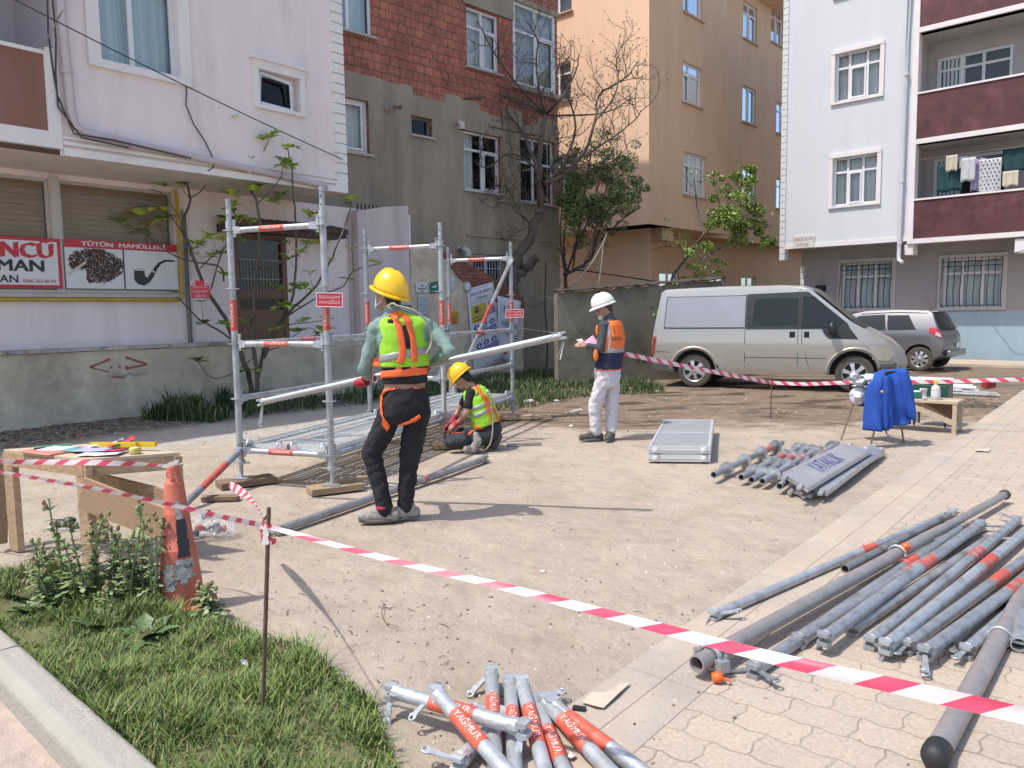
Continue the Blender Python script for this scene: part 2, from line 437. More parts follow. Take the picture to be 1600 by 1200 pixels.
M_kerb=mat('kerb_concrete',(.35,.325,.28),.85,var=.08,vs=6,bump=.35,bs=50,col2=(.33,.30,.25),c2s=3,c2lo=.52,c2hi=.7,spec=.3)
def kerb(t0,t1,label):
 a=KA+kd*t0;b=KA+kd*t1;mb=MB();rings=[]
 prof=[(0,-.15),(0,.10),(.02,.12),(.115,.12),(.15,.085),(.165,-.20),(.0,-.20)]
 n=10
 for i in range(n+1):
  c=a.lerp(b,i/n);c.z=0
  rings.append([c+kn*(o+noise.noise(V((i*.9+t0*7,o*20,z*10)))*.005)+V((0,0,z+noise.noise(V((i*1.3+t0,o*9,4)))*.005))for o,z in prof])
 mb.loft(rings,smooth=False)
 o=mb.build('kerb_stone',M_kerb,origin=a);fx(o,('bevel','BEVEL',dict(width=.012,segments=2,limit_method='ANGLE')))
 tag(o,label,'kerb','concrete kerb stones edging the grass')
kerb(-1.6,.335,'pale concrete kerb stone at the left picture edge, farther one before the joint')
kerb(.35,1.9,'pale concrete kerb stone nearest the bottom left corner with a chamfered front edge')
soil=mat('grass_soil',(.12,.12,.05),.95,var=.3,vs=8,bump=.5,bs=30)
GR=[G(*p)for p in[(-160,905),(0,902),(80,900),(170,915),(250,958),(330,985),(400,1000),(470,1025),(540,1072),(585,1110),(600,1150),(625,1215),(640,1330)]]
GR2=[KA+kd*2.4-V((0,0,.12)),KA-V((0,0,.12)),KA-kd*1.6-V((0,0,.12))]
poly=[V((p.x,p.y,0))for p in GR]+GR2
c=sum(poly,V((0,0,0)))/len(poly)
k=MB();n=len(poly)
ring=[V((p.x,p.y,-.012))for p in poly];inner=[c+(p-c)*.86+V((0,0,.045))for p in poly]
k.add(ring+inner+[c+V((0,0,.06))],[(i,(i+1)%n,n+(i+1)%n,n+i)for i in range(n)]+[(n+i,n+(i+1)%n,2*n)for i in range(n)],0,True)
tag(k.build('lawn_soil',soil),kind='structure')
k=MB();z=-.05
k.quad(V((-9,-2,.001)),KA+kn*.15-kd*6+V((0,0,-.119)),KA+kn*.15+kd*5+V((0,0,-.119)),V((2.0,-2,.001)))
tag(k.build('path',mat('pink_path_grit',(.42,.33,.28),.95,var=.15,vs=14,bump=.4,bs=80,col2=(.35,.28,.22),c2s=6)),kind='structure')
def inside(p,poly):
 r=False;j=len(poly)-1
 for i in range(len(poly)):
  a,b=poly[i],poly[j]
  if(a.y>p[1])!=(b.y>p[1])and p[0]<(b.x-a.x)*(p[1]-a.y)/(b.y-a.y)+a.x:r=not r
  j=i
 return r
GREEN=[mat('grass_blade_%s'%n,c,.55,var=.25,vs=2,spec=.3)for n,c in(('fresh',(.20,.27,.065)),('mid',(.14,.21,.05)),('deep',(.085,.14,.04)),('straw',(.30,.25,.13)))]
def blades(name,label,region,count,h0,h1,seed,zfun,dens=None,width=.006,mats=GREEN,weights=(4,5,4,1.6),parent=None,cat='grass'):
 rng=random.Random(seed);mb=MB()
 x0=min(p.x for p in region);x1=max(p.x for p in region);y0=min(p.y for p in region);y1=max(p.y for p in region)
 c=0;tries=0
 while c<count and tries<count*30:
  tries+=1
  x=rng.uniform(x0,x1);y=rng.uniform(y0,y1)
  if not inside((x,y),region):continue
  dn=noise.noise(V((x*1.3,y*1.3,seed)))*.5+.5
  dn2=noise.noise(V((x*5,y*5,seed+3)))*.5+.5
  if dens and rng.random()>dens(x,y):continue
  if rng.random()>.25+.9*dn2:continue
  h=rng.uniform(h0,h1)*(.35+1.5*dn*dn)*(.5+.9*dn2);a=rng.uniform(0,2*pi);lean=rng.uniform(.15,.9)*h
  w=width*rng.uniform(.6,1.4);p=V((x,y,zfun(x,y)-.005));d=V((cos(a),sin(a),0));s=V((-sin(a),cos(a),0))*w
  mi=rng.choices(range(4),weights)[0]
  m1=p+d*lean*.25+V((0,0,h*.55));m2=p+d*lean+V((0,0,h*rng.uniform(.75,1)))
  mb.add([p-s,p+s,m1+s*.7,m1-s*.7,m2],[(0,1,2,3),(3,2,4)],mi);c+=1
 o=mb.build(name,mats,parent)
 if parent is None:tag(o,label,cat,kind='stuff')
 return o
def zsoil(x,y):return.02
blades('grass','bright green grass patch filling the bottom left corner behind the kerb',poly,40000,.04,.17,3,zsoil,width=.0032,dens=lambda x,y:.45+.55*min(1,max(0,noise.noise(V((x*1.7,y*1.7,9)))+.8)))
#  BUILDINGS
FA=Facade(.8425,1,d=11.2);FS=Facade(.8425,1,d=12.65);FR=Facade(.8425,1,d=12.4)
FB=Facade(1,1,d=14.2)
CC=Yp(1014,300,24.0)
FC=Facade(.904,1,through=CC);FCL=Facade(1.106,-1,through=CC)
FD=Facade(1.09,-1,d=23.7);FDG=Facade(1.09,-1,d=24.8)
def stucco(name,col,streak=.10,col2=None,lo=.5,hi=.75,bump=.12):
 return mat(name,col,.9,var=streak,vs=1.3,bump=bump,bs=55,col2=col2,c2s=.9,c2lo=lo,c2hi=hi,stretch=(1.6,1.6,.35),spec=.2,detail=8)
M_pink=stucco('lilac_stucco',(.80,.705,.69),.05,(.66,.575,.565))
M_pinktrim=stucco('white_trim',(.78,.745,.71),.05,(.66,.62,.57))
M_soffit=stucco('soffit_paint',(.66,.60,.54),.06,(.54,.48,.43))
M_brownp=stucco('brown_parapet',(.27,.14,.10),.10,(.30,.18,.14))
M_grey=stucco('raw_cement_render',(.32,.275,.21),.16,(.23,.20,.155),.45,.7,.25)
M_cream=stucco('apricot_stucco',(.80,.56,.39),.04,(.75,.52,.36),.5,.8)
M_cream_shade=stucco('apricot_stucco_shaded',(.62,.425,.275),.06,(.55,.375,.245),.5,.8)  # shaded copy of the apricot stucco: shade put into a darker colour
M_dwall=stucco('pale_blue_grey_stucco',(.60,.615,.65),.03,(.55,.565,.60),.5,.8)
M_dground=stucco('mauve_grey_plaster',(.36,.33,.33),.07,(.31,.285,.285),.5,.8)
M_dblue=stucco('blue_base_paint',(.32,.42,.47),.08,(.26,.35,.40),.55,.7)
M_maroon=mat('maroon_parapet',(.085,.025,.028),.6,var=.35,vs=2.2,col2=(.15,.05,.045),c2s=1.6,c2lo=.5,c2hi=.75,bump=.1,bs=30)
M_concrete=mat('stained_concrete',(.62,.53,.40),.92,var=.18,vs=1.6,bump=.55,bs=22,col2=(.40,.335,.25),c2s=1.3,c2lo=.45,c2hi=.68,detail=9)
M_curtain=mat('net_curtain',(.68,.70,.70),.9,var=.2,vs=2,stretch=(9,9,.3))
M_curtblue=mat('pale_blue_curtain',(.58,.68,.72),.9,var=.15,vs=2,stretch=(6,6,.3))
def glass_mat():
 m=bpy.data.materials.new('window_glass');m.use_nodes=True;t=m.node_tree;N=t.nodes;L=t.links
 N.remove(N['Principled BSDF']);g=N.new('ShaderNodeBsdfGlossy');g.inputs[0].default_value=(.8,.85,.9,1);g.inputs[1].default_value=.03
 tr=N.new('ShaderNodeBsdfTransparent');tr.inputs[0].default_value=(.94,.96,.96,1)
 mx=N.new('ShaderNodeMixShader');fr=N.new('ShaderNodeFresnel');fr.inputs[0].default_value=1.25
 ad=N.new('ShaderNodeMath');ad.operation='ADD';ad.inputs[1].default_value=.0;L.new(fr.outputs[0],ad.inputs[0])
 L.new(ad.outputs[0],mx.inputs[0]);L.new(tr.outputs[0],mx.inputs[1]);L.new(g.outputs[0],mx.inputs[2]);L.new(mx.outputs[0],N['Material Output'].inputs[0])
 return m
M_glass=glass_mat()
def fwall(mb,F,u0,u1,z0,z1,holes=(),off=0.0,reveal=.16,mi=0,room=.9,mroom=1):
 us=sorted({u0,u1,*[h[0]for h in holes],*[h[1]for h in holes]});zs=sorted({z0,z1,*[h[2]for h in holes],*[h[3]for h in holes]})
 us=[u for u in us if u0<=u<=u1];zs=[z for z in zs if z0<=z<=z1]
 for i in range(len(us)-1):
  for j in range(len(zs)-1):
   um=(us[i]+us[i+1])/2;zm=(zs[j]+zs[j+1])/2
   if any(h[0]<um<h[1]and h[2]<zm<h[3]for h in holes):continue
   mb.quad(F.P(us[i],zs[j],off),F.P(us[i+1],zs[j],off),F.P(us[i+1],zs[j+1],off),F.P(us[i],zs[j+1],off),mi)
 for(a,b,c,d)in holes:
  for(p,q)in(((a,c),(b,c)),((b,c),(b,d)),((b,d),(a,d)),((a,d),(a,c))):
   mb.quad(F.P(*p,off),F.P(*q,off),F.P(*q,off-reveal),F.P(*p,off-reveal),mi)
   if room:mb.quad(F.P(*p,off-reveal),F.P(*q,off-reveal),F.P(*q,off-reveal-room),F.P(*p,off-reveal-room),mroom)
  if room:mb.quad(F.P(a,c,off-reveal-room),F.P(b,c,off-reveal-room),F.P(b,d,off-reveal-room),F.P(a,d,off-reveal-room),mroom)
def window(parent,F,r,cols=2,transom=None,off=-.08,curtain=None,sill=True,fw=.055,grid_all=False,tilt=None,frac=None,mframe=None,sash=None,sillw=.09,msill=None,ccover=1.0):
 u0,u1,z0,z1=r;mb=MB();d0,d1=off-.06,off
 mb.fbox(F,u0,u0+fw,z0,z1,d0,d1);mb.fbox(F,u1-fw,u1,z0,z1,d0,d1)
 mb.fbox(F,u0+fw,u1-fw,z0,z0+fw,d0,d1);mb.fbox(F,u0+fw,u1-fw,z1-fw,z1,d0,d1)
 W=u1-u0-2*fw;fr=frac or[i/cols for i in range(cols+1)]
 xs=[u0+fw+W*f for f in fr]
 for x in xs[1:-1]:mb.fbox(F,x-fw*.55,x+fw*.55,z0+fw,z1-fw,d0+.003,d1+.003)
 zt=None
 if transom:
  zt=z0+(z1-z0)*transom
  for i in range(len(xs)-1):
   a=xs[i]+(fw*.55 if i else 0);b=xs[i+1]-(fw*.55 if i<len(xs)-2 else 0)
   mb.fbox(F,a,b,zt-fw*.5,zt+fw*.5,d0,d1)
 for si in(sash or()):
  a=xs[si]+fw*.6;b=xs[si+1]-fw*.6;zz1=(zt-fw*.5)if zt else z1-fw
  f2=fw*.7;zz0=z0+fw
  for q in((a,a+f2,zz0,zz1),(b-f2,b,zz0,zz1),(a+f2,b-f2,zz0,zz0+f2),(a+f2,b-f2,zz1-f2,zz1)):mb.fbox(F,*q,d1,d1+.03)
 w_=mb.build('window',mframe or M_frame,parent)
 g=MB();g.fbox(F,u0+fw*.6,u1-fw*.6,z0+fw*.6,z1-fw*.6,off-.034,off-.028);g.build('pane',M_glass,w_)
 if sill:
  s_=MB();s_.fbox(F,u0-.06,u1+.06,z0-.05,z0-.004,off,sillw);s_.build('sill',msill or M_pinktrim,w_)
 if curtain:
  c=MB();n=max(10,int((u1-u0)/.03));vs=[]
  for i in range(n+1):
   u=u0+.02+(u1-u0-.04)*i/n*ccover;o=off-.16+sin(i*1.9)*.02+sin(i*.73)*.015
   vs+=[F.P(u,z0+.01,o),F.P(u,z1-.01,o)]
  c.add(vs,[(2*i,2*i+2,2*i+3,2*i+1)for i in range(n)],0,True);c.build('curtain',curtain,w_)
 return w_
def shell(mb,F,u0,u1,z0,z1,depth,mi=0,off=0.0,left=True,right=True,bottom=False):
 """the rest of a block: sides, roof, back"""
 P=F.P;b=off-depth
 if left:mb.quad(P(u0,z0,off),P(u0,z0,b),P(u0,z1,b),P(u0,z1,off),mi)
 if right:mb.quad(P(u1,z0,off),P(u1,z1,off),P(u1,z1,b),P(u1,z0,b),mi)
 mb.quad(P(u0,z1,off),P(u0,z1,b),P(u1,z1,b),P(u1,z1,off),mi)
 mb.quad(P(u0,z0,b),P(u1,z0,b),P(u1,z1,b),P(u0,z1,b),mi)
 if bottom:mb.quad(P(u0,z0,off),P(u1,z0,off),P(u1,z0,b),P(u0,z0,b),mi)
A=thing('apartment_house','lilac stuccoed house with an overhanging upper floor above the tobacco shop window','house',FS.P(6,0))
uL,uR,zB,zT=.5,8.78,3.70,7.25
winA=FA.rect([(152,-60),(276,-60),(276,122),(152,92)]);winA=(winA[0],winA[1],winA[2],6.55)
smA=FA.rect([(403,108),(467,125),(467,177),(403,163)])
ub=FA.uz(88,150)[0]
hol=[winA,smA]
mb=MB();fwall(mb,FA,ub,uR,zB,zT,hol,reveal=.2)
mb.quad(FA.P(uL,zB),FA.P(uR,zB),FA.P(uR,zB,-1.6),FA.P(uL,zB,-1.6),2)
shell(mb,FA,uL,uR,zB,zT,7.0,0)
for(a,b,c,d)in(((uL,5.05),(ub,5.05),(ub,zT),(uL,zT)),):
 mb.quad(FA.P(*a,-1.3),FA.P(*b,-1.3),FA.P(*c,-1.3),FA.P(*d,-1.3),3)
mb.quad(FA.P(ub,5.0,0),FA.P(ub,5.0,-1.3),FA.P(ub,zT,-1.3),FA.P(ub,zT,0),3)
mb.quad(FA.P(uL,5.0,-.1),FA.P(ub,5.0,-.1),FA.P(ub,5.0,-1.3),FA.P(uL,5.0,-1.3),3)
uS=FS.uz(279,400)[0];s1=FS.rect([(-150,262),(83,246),(83,450),(-150,450)]);z_s0=1.98;z_s1=3.62
shopH=[(0.6,FS.uz(84,400)[0],z_s0,z_s1),(FS.uz(97,400)[0],FS.uz(274,400)[0],z_s0,z_s1)]
doorR=(FS.uz(366,400)[0],FS.uz(448,400)[0],1.12,3.02)
fwall(mb,FS,-.5,11.65,-.1,zB,shopH+[doorR],reveal=.12,room=.5)
mb.quad(FS.P(uR+.2,zB),FS.P(11.65,zB),FS.P(11.65,zB,-3),FS.P(uR+.2,zB,-3),0)
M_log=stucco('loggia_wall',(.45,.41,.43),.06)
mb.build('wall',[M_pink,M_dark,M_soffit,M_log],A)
mb=MB();mb.fbox(FA,uL,ub-.13,3.99,4.95,-.05,.01);mb.build('parapet',M_brownp,A)
mb=MB();mb.fbox(FA,uL,ub-.13,3.78,3.988,-.06,.03);mb.fbox(FA,ub-.13,ub+.03,3.78,5.05,-.1,.035);mb.fbox(FA,uL,ub-.13,4.952,5.0,-.1,.04)
for(z,h,o)in((3.70,.10,.05),(3.84,.045,.04),(3.92,.035,.03)):mb.fbox(FA,ub+.035,uR,z,z+h,0.002,o)
q=.12
z=3.7;i=0
while z<zT-.1:
 mb.fbox(FA,uR-(.20 if i%2 else.24),uR+.03,z+.008,z+.16,-.3,.035);z+=.17;i+=1
z=.1;i=0
while z<3.6:
 mb.fbox(FS,10.0-.02,10.0+(.15 if i%2 else.19),z+.008,z+.16,0.002,.04);z+=.17;i+=1
mb.build('cornice_trim',M_pinktrim,A)
def surround(F,r,t,parent,m,o=.05,top=None,name='window_surround',bot=True):
 mb=MB();u0,u1,z0,z1=r
 mb.fbox(F,u0-t,u0,z0,z1,.002,o);mb.fbox(F,u1,u1+t,z0,z1,.002,o)
 tt=top or t
 mb.fbox(F,u0-t,u1+t,z1,z1+tt,.002,o+.01)
 if top:mb.fbox(F,u0-t-.05,u1+t+.05,z1+tt,z1+tt+.05,.002,o+.05)
 if bot:mb.fbox(F,u0-t,u1+t,z0-t*.6,z0,.002,o+.01)
 return mb.build(name,m,parent)
surround(FA,winA,.17,A,M_pinktrim,top=.18);surround(FA,smA,.10,A,M_pinktrim,top=.14)
window(A,FA,winA,2,.82,off=-.10,curtain=M_curtblue,frac=[0,.42,1],sill=False,fw=.06)
window(A,FA,smA,1,None,off=-.12,sill=False,fw=.05)
mb=MB();u0,u1,z0,z1=smA
Pq=lambda u,z,o:FA.P(u,z,o)
for(a,b)in(((u0+.06,z0+.06,-.08),(u1-.1,z0+.03,-.06)),((u1-.1,z0+.03,-.06),(u1-.14,z1-.1,-.02)),((u1-.14,z1-.1,-.02),(u0+.06,z1-.04,-.02)),((u0+.06,z1-.04,-.02),(u0+.06,z0+.06,-.08))):mb.bar(Pq(*a),Pq(*b),.04,.04)
mb.build('window_sash',M_frame,A)
M_blind=mat('brown_slat_blind',(.38,.25,.15),.7,var=.25,vs=2,stretch=(1,1,10),col2=(.28,.18,.105),c2s=2)
for h in shopH:
 mb=MB();u0,u1,z0,z1=h
 for q in((u0,u0+.05,z0,z1),(u1-.05,u1,z0,z1),(u0+.05,u1-.05,z0,z0+.05),(u0+.05,u1-.05,z1-.05,z1)):mb.fbox(FS,*q,-.10,-.03)
 o=mb.build('shop_window',mat('grey_alu_frame',(.45,.43,.40),.4,.3),A)
 mb=MB();mb.fbox(FS,u0+.04,u1-.04,z0+.04,z1-.04,-.075,-.07);mb.build('pane',M_glass,o)
 mb=MB();z=z0+.7;k=0
 while z<z1-.02:
  mb.fbox(FS,u0+.05,u1-.05,z,z+.074,-.13,-.115+.004*(k%2));z+=.078;k+=1
 nseg=3
 for i in range(nseg):mb.fbox(FS,u0+(u1-u0)*(i+.35)/nseg,u0+(u1-u0)*(i+.35)/nseg+.02,z0+.7,z1-.05,-.11,-.105)
 mb.build('blind',M_blind,o)
mb=MB();mb.fbox(FS,shopH[0][1],shopH[1][0],z_s0,zB-.05,.002,.04);mb.fbox(FS,-.4,uS-.05,z_s0-.10,z_s0,.002,.06);mb.fbox(FS,-.4,uS-.03,z_s0-.03,z_s0-.003,.06,.085)
mb.build('window_ledge',mat('grey_paint_trim',(.48,.46,.44),.6,var=.1),A)
M_gas=mat('yellow_gas_pipe',(.52,.37,.03),.5,var=.25,vs=8,bump=.1)
up=FS.uz(278,400)[0]
mb=MB();mb.path([FS.P(0,1.83,.07),FS.P(3,1.84,.07),FS.P(up-.05,1.84,.07),FS.P(up,1.88,.07),FS.P(up,3.55,.07),FS.P(up,3.66,.02)],.028,8)
for z in(2.3,3.2):mb.fbox(FS,up-.045,up+.045,z,z+.03,.003,.06)
tag(mb.build('gas_pipe',M_gas,origin=FS.P(up,0)),'yellow gas pipe running under and up the right side of the shop window','pipe')
mb=MB();mb.path([FS.P(up+.09,z,.05+.01*sin(z*3))for z in[.9+.35*i for i in range(8)]],.012,6);mb.path([FS.P(up+.14,z,.04)for z in[.9+.4*i for i in range(7)]],.018,6)
tag(mb.build('wall_cable',mat('grey_cable',(.16,.14,.14),.6),origin=FS.P(up,0)),'pair of grey cables running down beside the yellow gas pipe','cable')
M_pvc=mat('lilac_painted_pipe',(.52,.455,.46),.5,var=.1)
ud=FA.uz(100,100)[0];dr=[FA.P(ud-.06,7.25,.09),FA.P(ud-.02,5.5,.09),FA.P(ud+.02,4.25,.09),FA.P(ud+.06,4.08,.09),FA.P(ud+.2,4.02,.09),FA.P(5.8,3.93,.09),FA.P(7.4,3.83,.09),FA.P(8.3,3.76,.09)]
mb=MB();mb.path(dr,.055,10)
for t in(5.7,4.75):mb.tube(FA.P(ud,t,.09),FA.P(ud,t+.07,.09),.066)
for uu in(5.0,5.8,6.8,7.6):mb.tube(FA.P(uu,4.0-(uu-4.6)*.064,.09),FA.P(uu+.06,4.0-(uu-4.54)*.064,.09),.064)
tag(mb.build('drain_pipe',M_pvc,origin=FA.P(ud,3.7)),'lilac painted drain pipe bending along the overhang of the lilac house','pipe')
mb=MB();mb.path([FA.P(ud-.15+.03*sin(i),7.25-i*.4,.05+.02*sin(i*2))for i in range(8)]+[FA.P(ud+.02,3.98,.12),FA.P(ud+.5,3.97,.16),FA.P(ud+1.6,3.88,.16)],.012,5)
mb.path([FA.P(ud-.12+.02*sin(i*1.7),7.25-i*.42,.07)for i in range(8)]+[FA.P(ud+.1,3.94,.15),FA.P(ud+.7,3.9,.15)],.012,5)
tag(mb.build('wall_cable',mat('black_cable',(.05,.045,.045),.6),origin=FA.P(ud,3.7)),'two dark cables hanging beside the bend of the drain pipe','cable')
a=FA.P(*FA.uz(-60,-8),.6);b=FA.P(*FA.uz(531,250),.08);m_=[]
for i in range(25):
 t=i/24;p=a.lerp(b,t);p.z-=.05*4*t*(1-t);m_.append(p)
mb=MB();mb.path(m_,.009,5);tag(mb.build('overhead_cable',mat('black_cable',(.05,)*3),origin=a),'dark overhead cable crossing in front of the lilac house wall','cable')
mb=MB();mb.path([FA.P(*FA.uz(*p),.05)for p in[(286,123),(289,140),(288,165),(300,195),(318,222),(329,245),(331,262),(322,268)]],.010,5)
tag(mb.build('wall_cable',mat('black_cable',(.05,)*3),origin=FA.P(6,4)),'thin dark cable dropping from the corner of the large upstairs window','cable')
mb=MB();mb.tube(FA.P(*FA.uz(75,30),.5),FA.P(*FA.uz(63,79),.06),.012);tag(mb.build('antenna_rod',M_galv_d,origin=FA.P(*FA.uz(63,79))),'thin slanted metal rod standing on the brown balcony parapet','rod')
u0,u1,z0,z1=doorR
M_door=mat('brown_wood_door',(.16,.085,.05),.55,var=.25,vs=3,stretch=(8,8,1),bump=.1)
mb=MB();t=.09
mb.fbox(FS,u0,u0+t,z0,z1,-.1,-.02);mb.fbox(FS,u1-t,u1,z0,z1,-.1,-.02);mb.fbox(FS,u0+t,u1-t,z1-.07,z1,-.1,-.02)
mb.fbox(FS,u0+t,u1-t,z0,z0+.55,-.09,-.04);mb.fbox(FS,u0+t,u1-t,z0+.75,z0+.90,-.09,-.04)
o=mb.build('door',M_door,A)
mb=MB();mb.fbox(FS,u0+t,u1-t,z0+.55,z0+.75,-.085,-.08);mb.fbox(FS,u0+t,u1-t,z0+.9,z1-.07,-.085,-.08);mb.build('pane',mat('dark_door_glass',(.02,.02,.022),.1),o)
mb=MB()
for i in range(1,14):x=u0+t+(u1-u0-2*t)*i/14;mb.fbox(FS,x-.004,x+.004,z0+.9,z0+1.45,-.078,-.066)
for z in(z0+1.1,z0+1.45):mb.fbox(FS,u0+t,u1-t,z,z+.012,-.066,-.054)
mb.build('grille',M_galv_d,o)
M_can=mat('dark_tile_canopy',(.075,.045,.04),.7,var=.3,vs=8)
ca=FS.uz(336,322)[0];cb=FS.uz(516,348)[0];mb=MB();vs=[];n=60
for i in range(n+1):
 u=ca+(cb-ca)*i/n;zw=.025*abs(sin(i*pi/4))
 vs+=[FS.P(u,3.30+zw,.01),FS.P(u,3.18+zw,.55),FS.P(u,3.08+zw,.55)]
mb.add(vs,[(3*i,3*i+3,3*i+4,3*i+1)for i in range(n)]+[(3*i+1,3*i+4,3*i+5,3*i+2)for i in range(n)],0,True)
mb.fbox(FS,ca,cb,3.02,3.16,.01,.5)
mb.build('door_canopy',M_can,A)
mb=MB();mb.tube(FS.P(10.05,.9,.1),FS.P(10.05,3.65,.1),.035);mb.tube(FS.P(9.93,.9,.06),FS.P(9.93,3.6,.06),.02)
tag(mb.build('drain_pipe',M_pvc,origin=FS.P(10.0,0)),'thin pale drain pipe at the right end of the lilac shop wall','pipe')
def sign_frame(F,r,o):return lambda x,y,k=0:F.P(r[0]+x,r[2]+y,o)
M_signw=mat('sign_white',(.66,.67,.68),.35,var=.04);M_signr=mat('sign_red',(.50,.02,.035),.35,var=.06);M_signb=mat('sign_black',(.02,.02,.022),.4)
r=FS.rect([(-120,365),(94,371),(94,450),(-120,450)]);o_=.05
mb=MB();mb.fbox(FS,*r,.012,o_);S1=tag(mb.build('shop_sign',M_signr,origin=FS.P(r[0],r[2])),'white shop sign with red border reading NCÜ and MAN, with a telephone number','sign')
mb=MB();mb.fbox(FS,r[0]+.05,r[1]-.05,r[2]+.05,r[3]-.05,o_,o_+.005);mb.build('panel',M_signw,S1)
ce=lambda px,py:FS.uz(px,py)
def fs_text(parent,txt,pl,pr,hgt,m,o,bold=.03,nm='lettering'):
 a=ce(*pl);b=ce(*pr);cx=(a[0]+b[0])/2;cz=(a[1]+b[1])/2;mb=MB()
 for k_ in(-1,0,1):text_on(mb,txt,hgt/.72,lambda x,y:FS.P(cx+x+k_*bold*hgt*1.0,cz+y+k_*bold*hgt*.35,o+.0006*k_),.008,0,width=abs(b[0]-a[0]))
 return mb.build(nm,m,parent)
fs_text(S1,'TÜTÜNCÜ',(-115,389),(80,391),.22,M_signr,o_+.009,.085)
fs_text(S1,'BATMAN',(-75,414),(66,416),.17,M_signb,o_+.009,.06)
fs_text(S1,'DUMAN',(-50,436),(26,436),.11,M_signb,o_+.009,.03)
fs_text(S1,'0566 262 68 90',(34,439),(85,440),.05,M_signr,o_+.009,.02)
r=FS.rect([(100,372),(275,384),(275,453),(100,450)])
mb=MB();mb.fbox(FS,*r,.012,o_);S2=tag(mb.build('shop_sign',M_signw,origin=FS.P(r[0],r[2])),'shop sign with a tobacco heap and a black smoking pipe under a red banner','sign')
mb=MB();zt=r[3]-.125;mb.fbox(FS,r[0],r[1],zt,r[3],o_,o_+.004);mb.build('banner',M_signr,S2)
fs_text(S2,'TÜTÜN  MAMÜLLERİ',(125,382),(256,387.5),.066,M_signw,o_+.008,.06)
um=FS.uz(191.5,420)[0];mb=MB();mb.fbox(FS,um-.008,um+.012,r[2],zt,o_,o_+.004);mb.build('divider',M_signb,S2)
rng=random.Random(5);mb=MB();cu,cz=FS.uz(147,415);
for i in range(1500):
 a=rng.uniform(0,2*pi);q=sqrt(rng.random());x=cos(a)*q*.40*(1+.12*sin(3*a+1));y=sin(a)*q*.26-abs(x)*.05
 if y+cz>zt-.012 or y+cz<r[2]+.005 or x+cu>um-.02 or x+cu<r[0]+.012:continue
 if x<-.13 and y<-.06:continue
 t=rng.uniform(0,pi);l=rng.uniform(.015,.035);w_=.005;o2=o_+.001+.003*rng.random()
 dx,dz=cos(t)*l,sin(t)*l;ex,ez=-sin(t)*w_,cos(t)*w_
 zc=lambda q_:min(zt-.002,max(r[2]+.002,q_))
 mb.add([FS.P(cu+x+sx*dx+tx*ex,zc(cz+y+sx*dz+tx*ez),o2)for sx,tx in((-1,-1),(1,-1),(1,1),(-1,1))],[(0,1,2,3)],rng.choice((0,0,0,1,2)))
mb.build('tobacco_picture',[mat('tobacco_dark',(.035,.022,.017),.7),mat('tobacco_mid',(.09,.045,.03),.7),mat('tobacco_light',(.15,.085,.06),.7)],S2)
mb=MB();a=FS.uz(104,427);b=FS.uz(131,409)
mb.add([FS.P(a[0],a[1],o_+.006),FS.P(a[0]+.02,a[1]-.03,o_+.006),FS.P(b[0]+.02,b[1]-.02,o_+.006),FS.P(b[0],b[1]+.01,o_+.006)],[(0,1,2,3)]);mb.build('cigarette_picture',mat('cigarette_paper',(.6,.52,.42),.6),S2)
def pp(px,py):return FS.uz(px,py)
mb=MB();bowl=[(207,421),(215,419.5),(223,421.5),(224,431),(228,434),(235,424),(240,416),(246,410),(256,406),(270,407),(270,409.5),(257,409),(249,413),(243,421),(238,432),(232,441),(223,446.5),(213,444),(207.5,437)]
mb.poly([FS.P(*pp(*p),o_+.006)for p in bowl]);mb.build('pipe_picture',M_signb,S2)
mb=MB();mb.poly([FS.P(*pp(*p),o_+.008)for p in[(208,421),(215,420),(222,422),(222,424),(215,422.5),(208,423)]]);mb.poly([FS.P(*pp(*p),o_+.008)for p in[(235,424.5),(239,427),(240,425),(236.5,422.5)]]);mb.build('pipe_ring_picture',M_signw,S2)
mb=MB();F=FR;n=60;top=[];us=[2.0+9.4*i/n for i in range(n+1)]
rngw=random.Random(2)
for side,o in((0,0.0),(1,-.24)):
 pass
vs=[]
for u in us:
 z=1.055+noise.noise(V((u*2,1,5)))*.012+(-.03 if noise.noise(V((u*5,3,3)))>.42 else 0)
 vs+=[F.P(u,-.1,0),F.P(u,.5,.004*sin(u*3)),F.P(u,z,0),F.P(u,z,-.24),F.P(u,-.1,-.24)]
mb.add(vs,[(5*i+k,5*i+5+k,5*i+6+k,5*i+1+k)for i in range(n)for k in range(4)],0)
mb.add([vs[k]for k in range(5)],[(0,1,2,3,4)]);mb.add(vs[-5:],[(0,1,2,3,4)])
RW=tag(mb.build('retaining_wall',M_concrete,origin=F.P(6,0)),'stained low concrete retaining wall with faint red paint arrows below the tobacco shop','wall')
mb=MB();n=40
for i in range(n):
 u=2.0+9.4*i/n;mb.fbox(F,u,u+9.4/n-.004,1.062+.006*noise.noise(V((i*.6,2,2))),1.115+.01*noise.noise(V((i,0,2))),-.26,.035+.012*noise.noise(V((i*.7,9,2))))
mb.build('coping',mat('coping_mortar',(.50,.45,.40),.9,var=.25,vs=3,bump=.4,bs=25,col2=(.22,.19,.17),c2s=4),RW)
M_gr=mat('faded_red_paint',(.33,.10,.085),.85,var=.3,vs=20,col2=(.28,.20,.17),c2s=9,c2lo=.45,c2hi=.6)
mb=MB()
def stroke(pts,w_=.035):
 q=[FR.uz(*p)for p in pts]
 for a,b in zip(q,q[1:]):
  d=V((b[0]-a[0],b[1]-a[1],0));nn=V((-d.y,d.x,0)).normalized()*w_/2
  mb.add([FR.P(p[0]+sx*nn.x,p[1]+sx*nn.y,.0075)for p in(a,b)for sx in(-1,1)],[(0,1,3,2)])
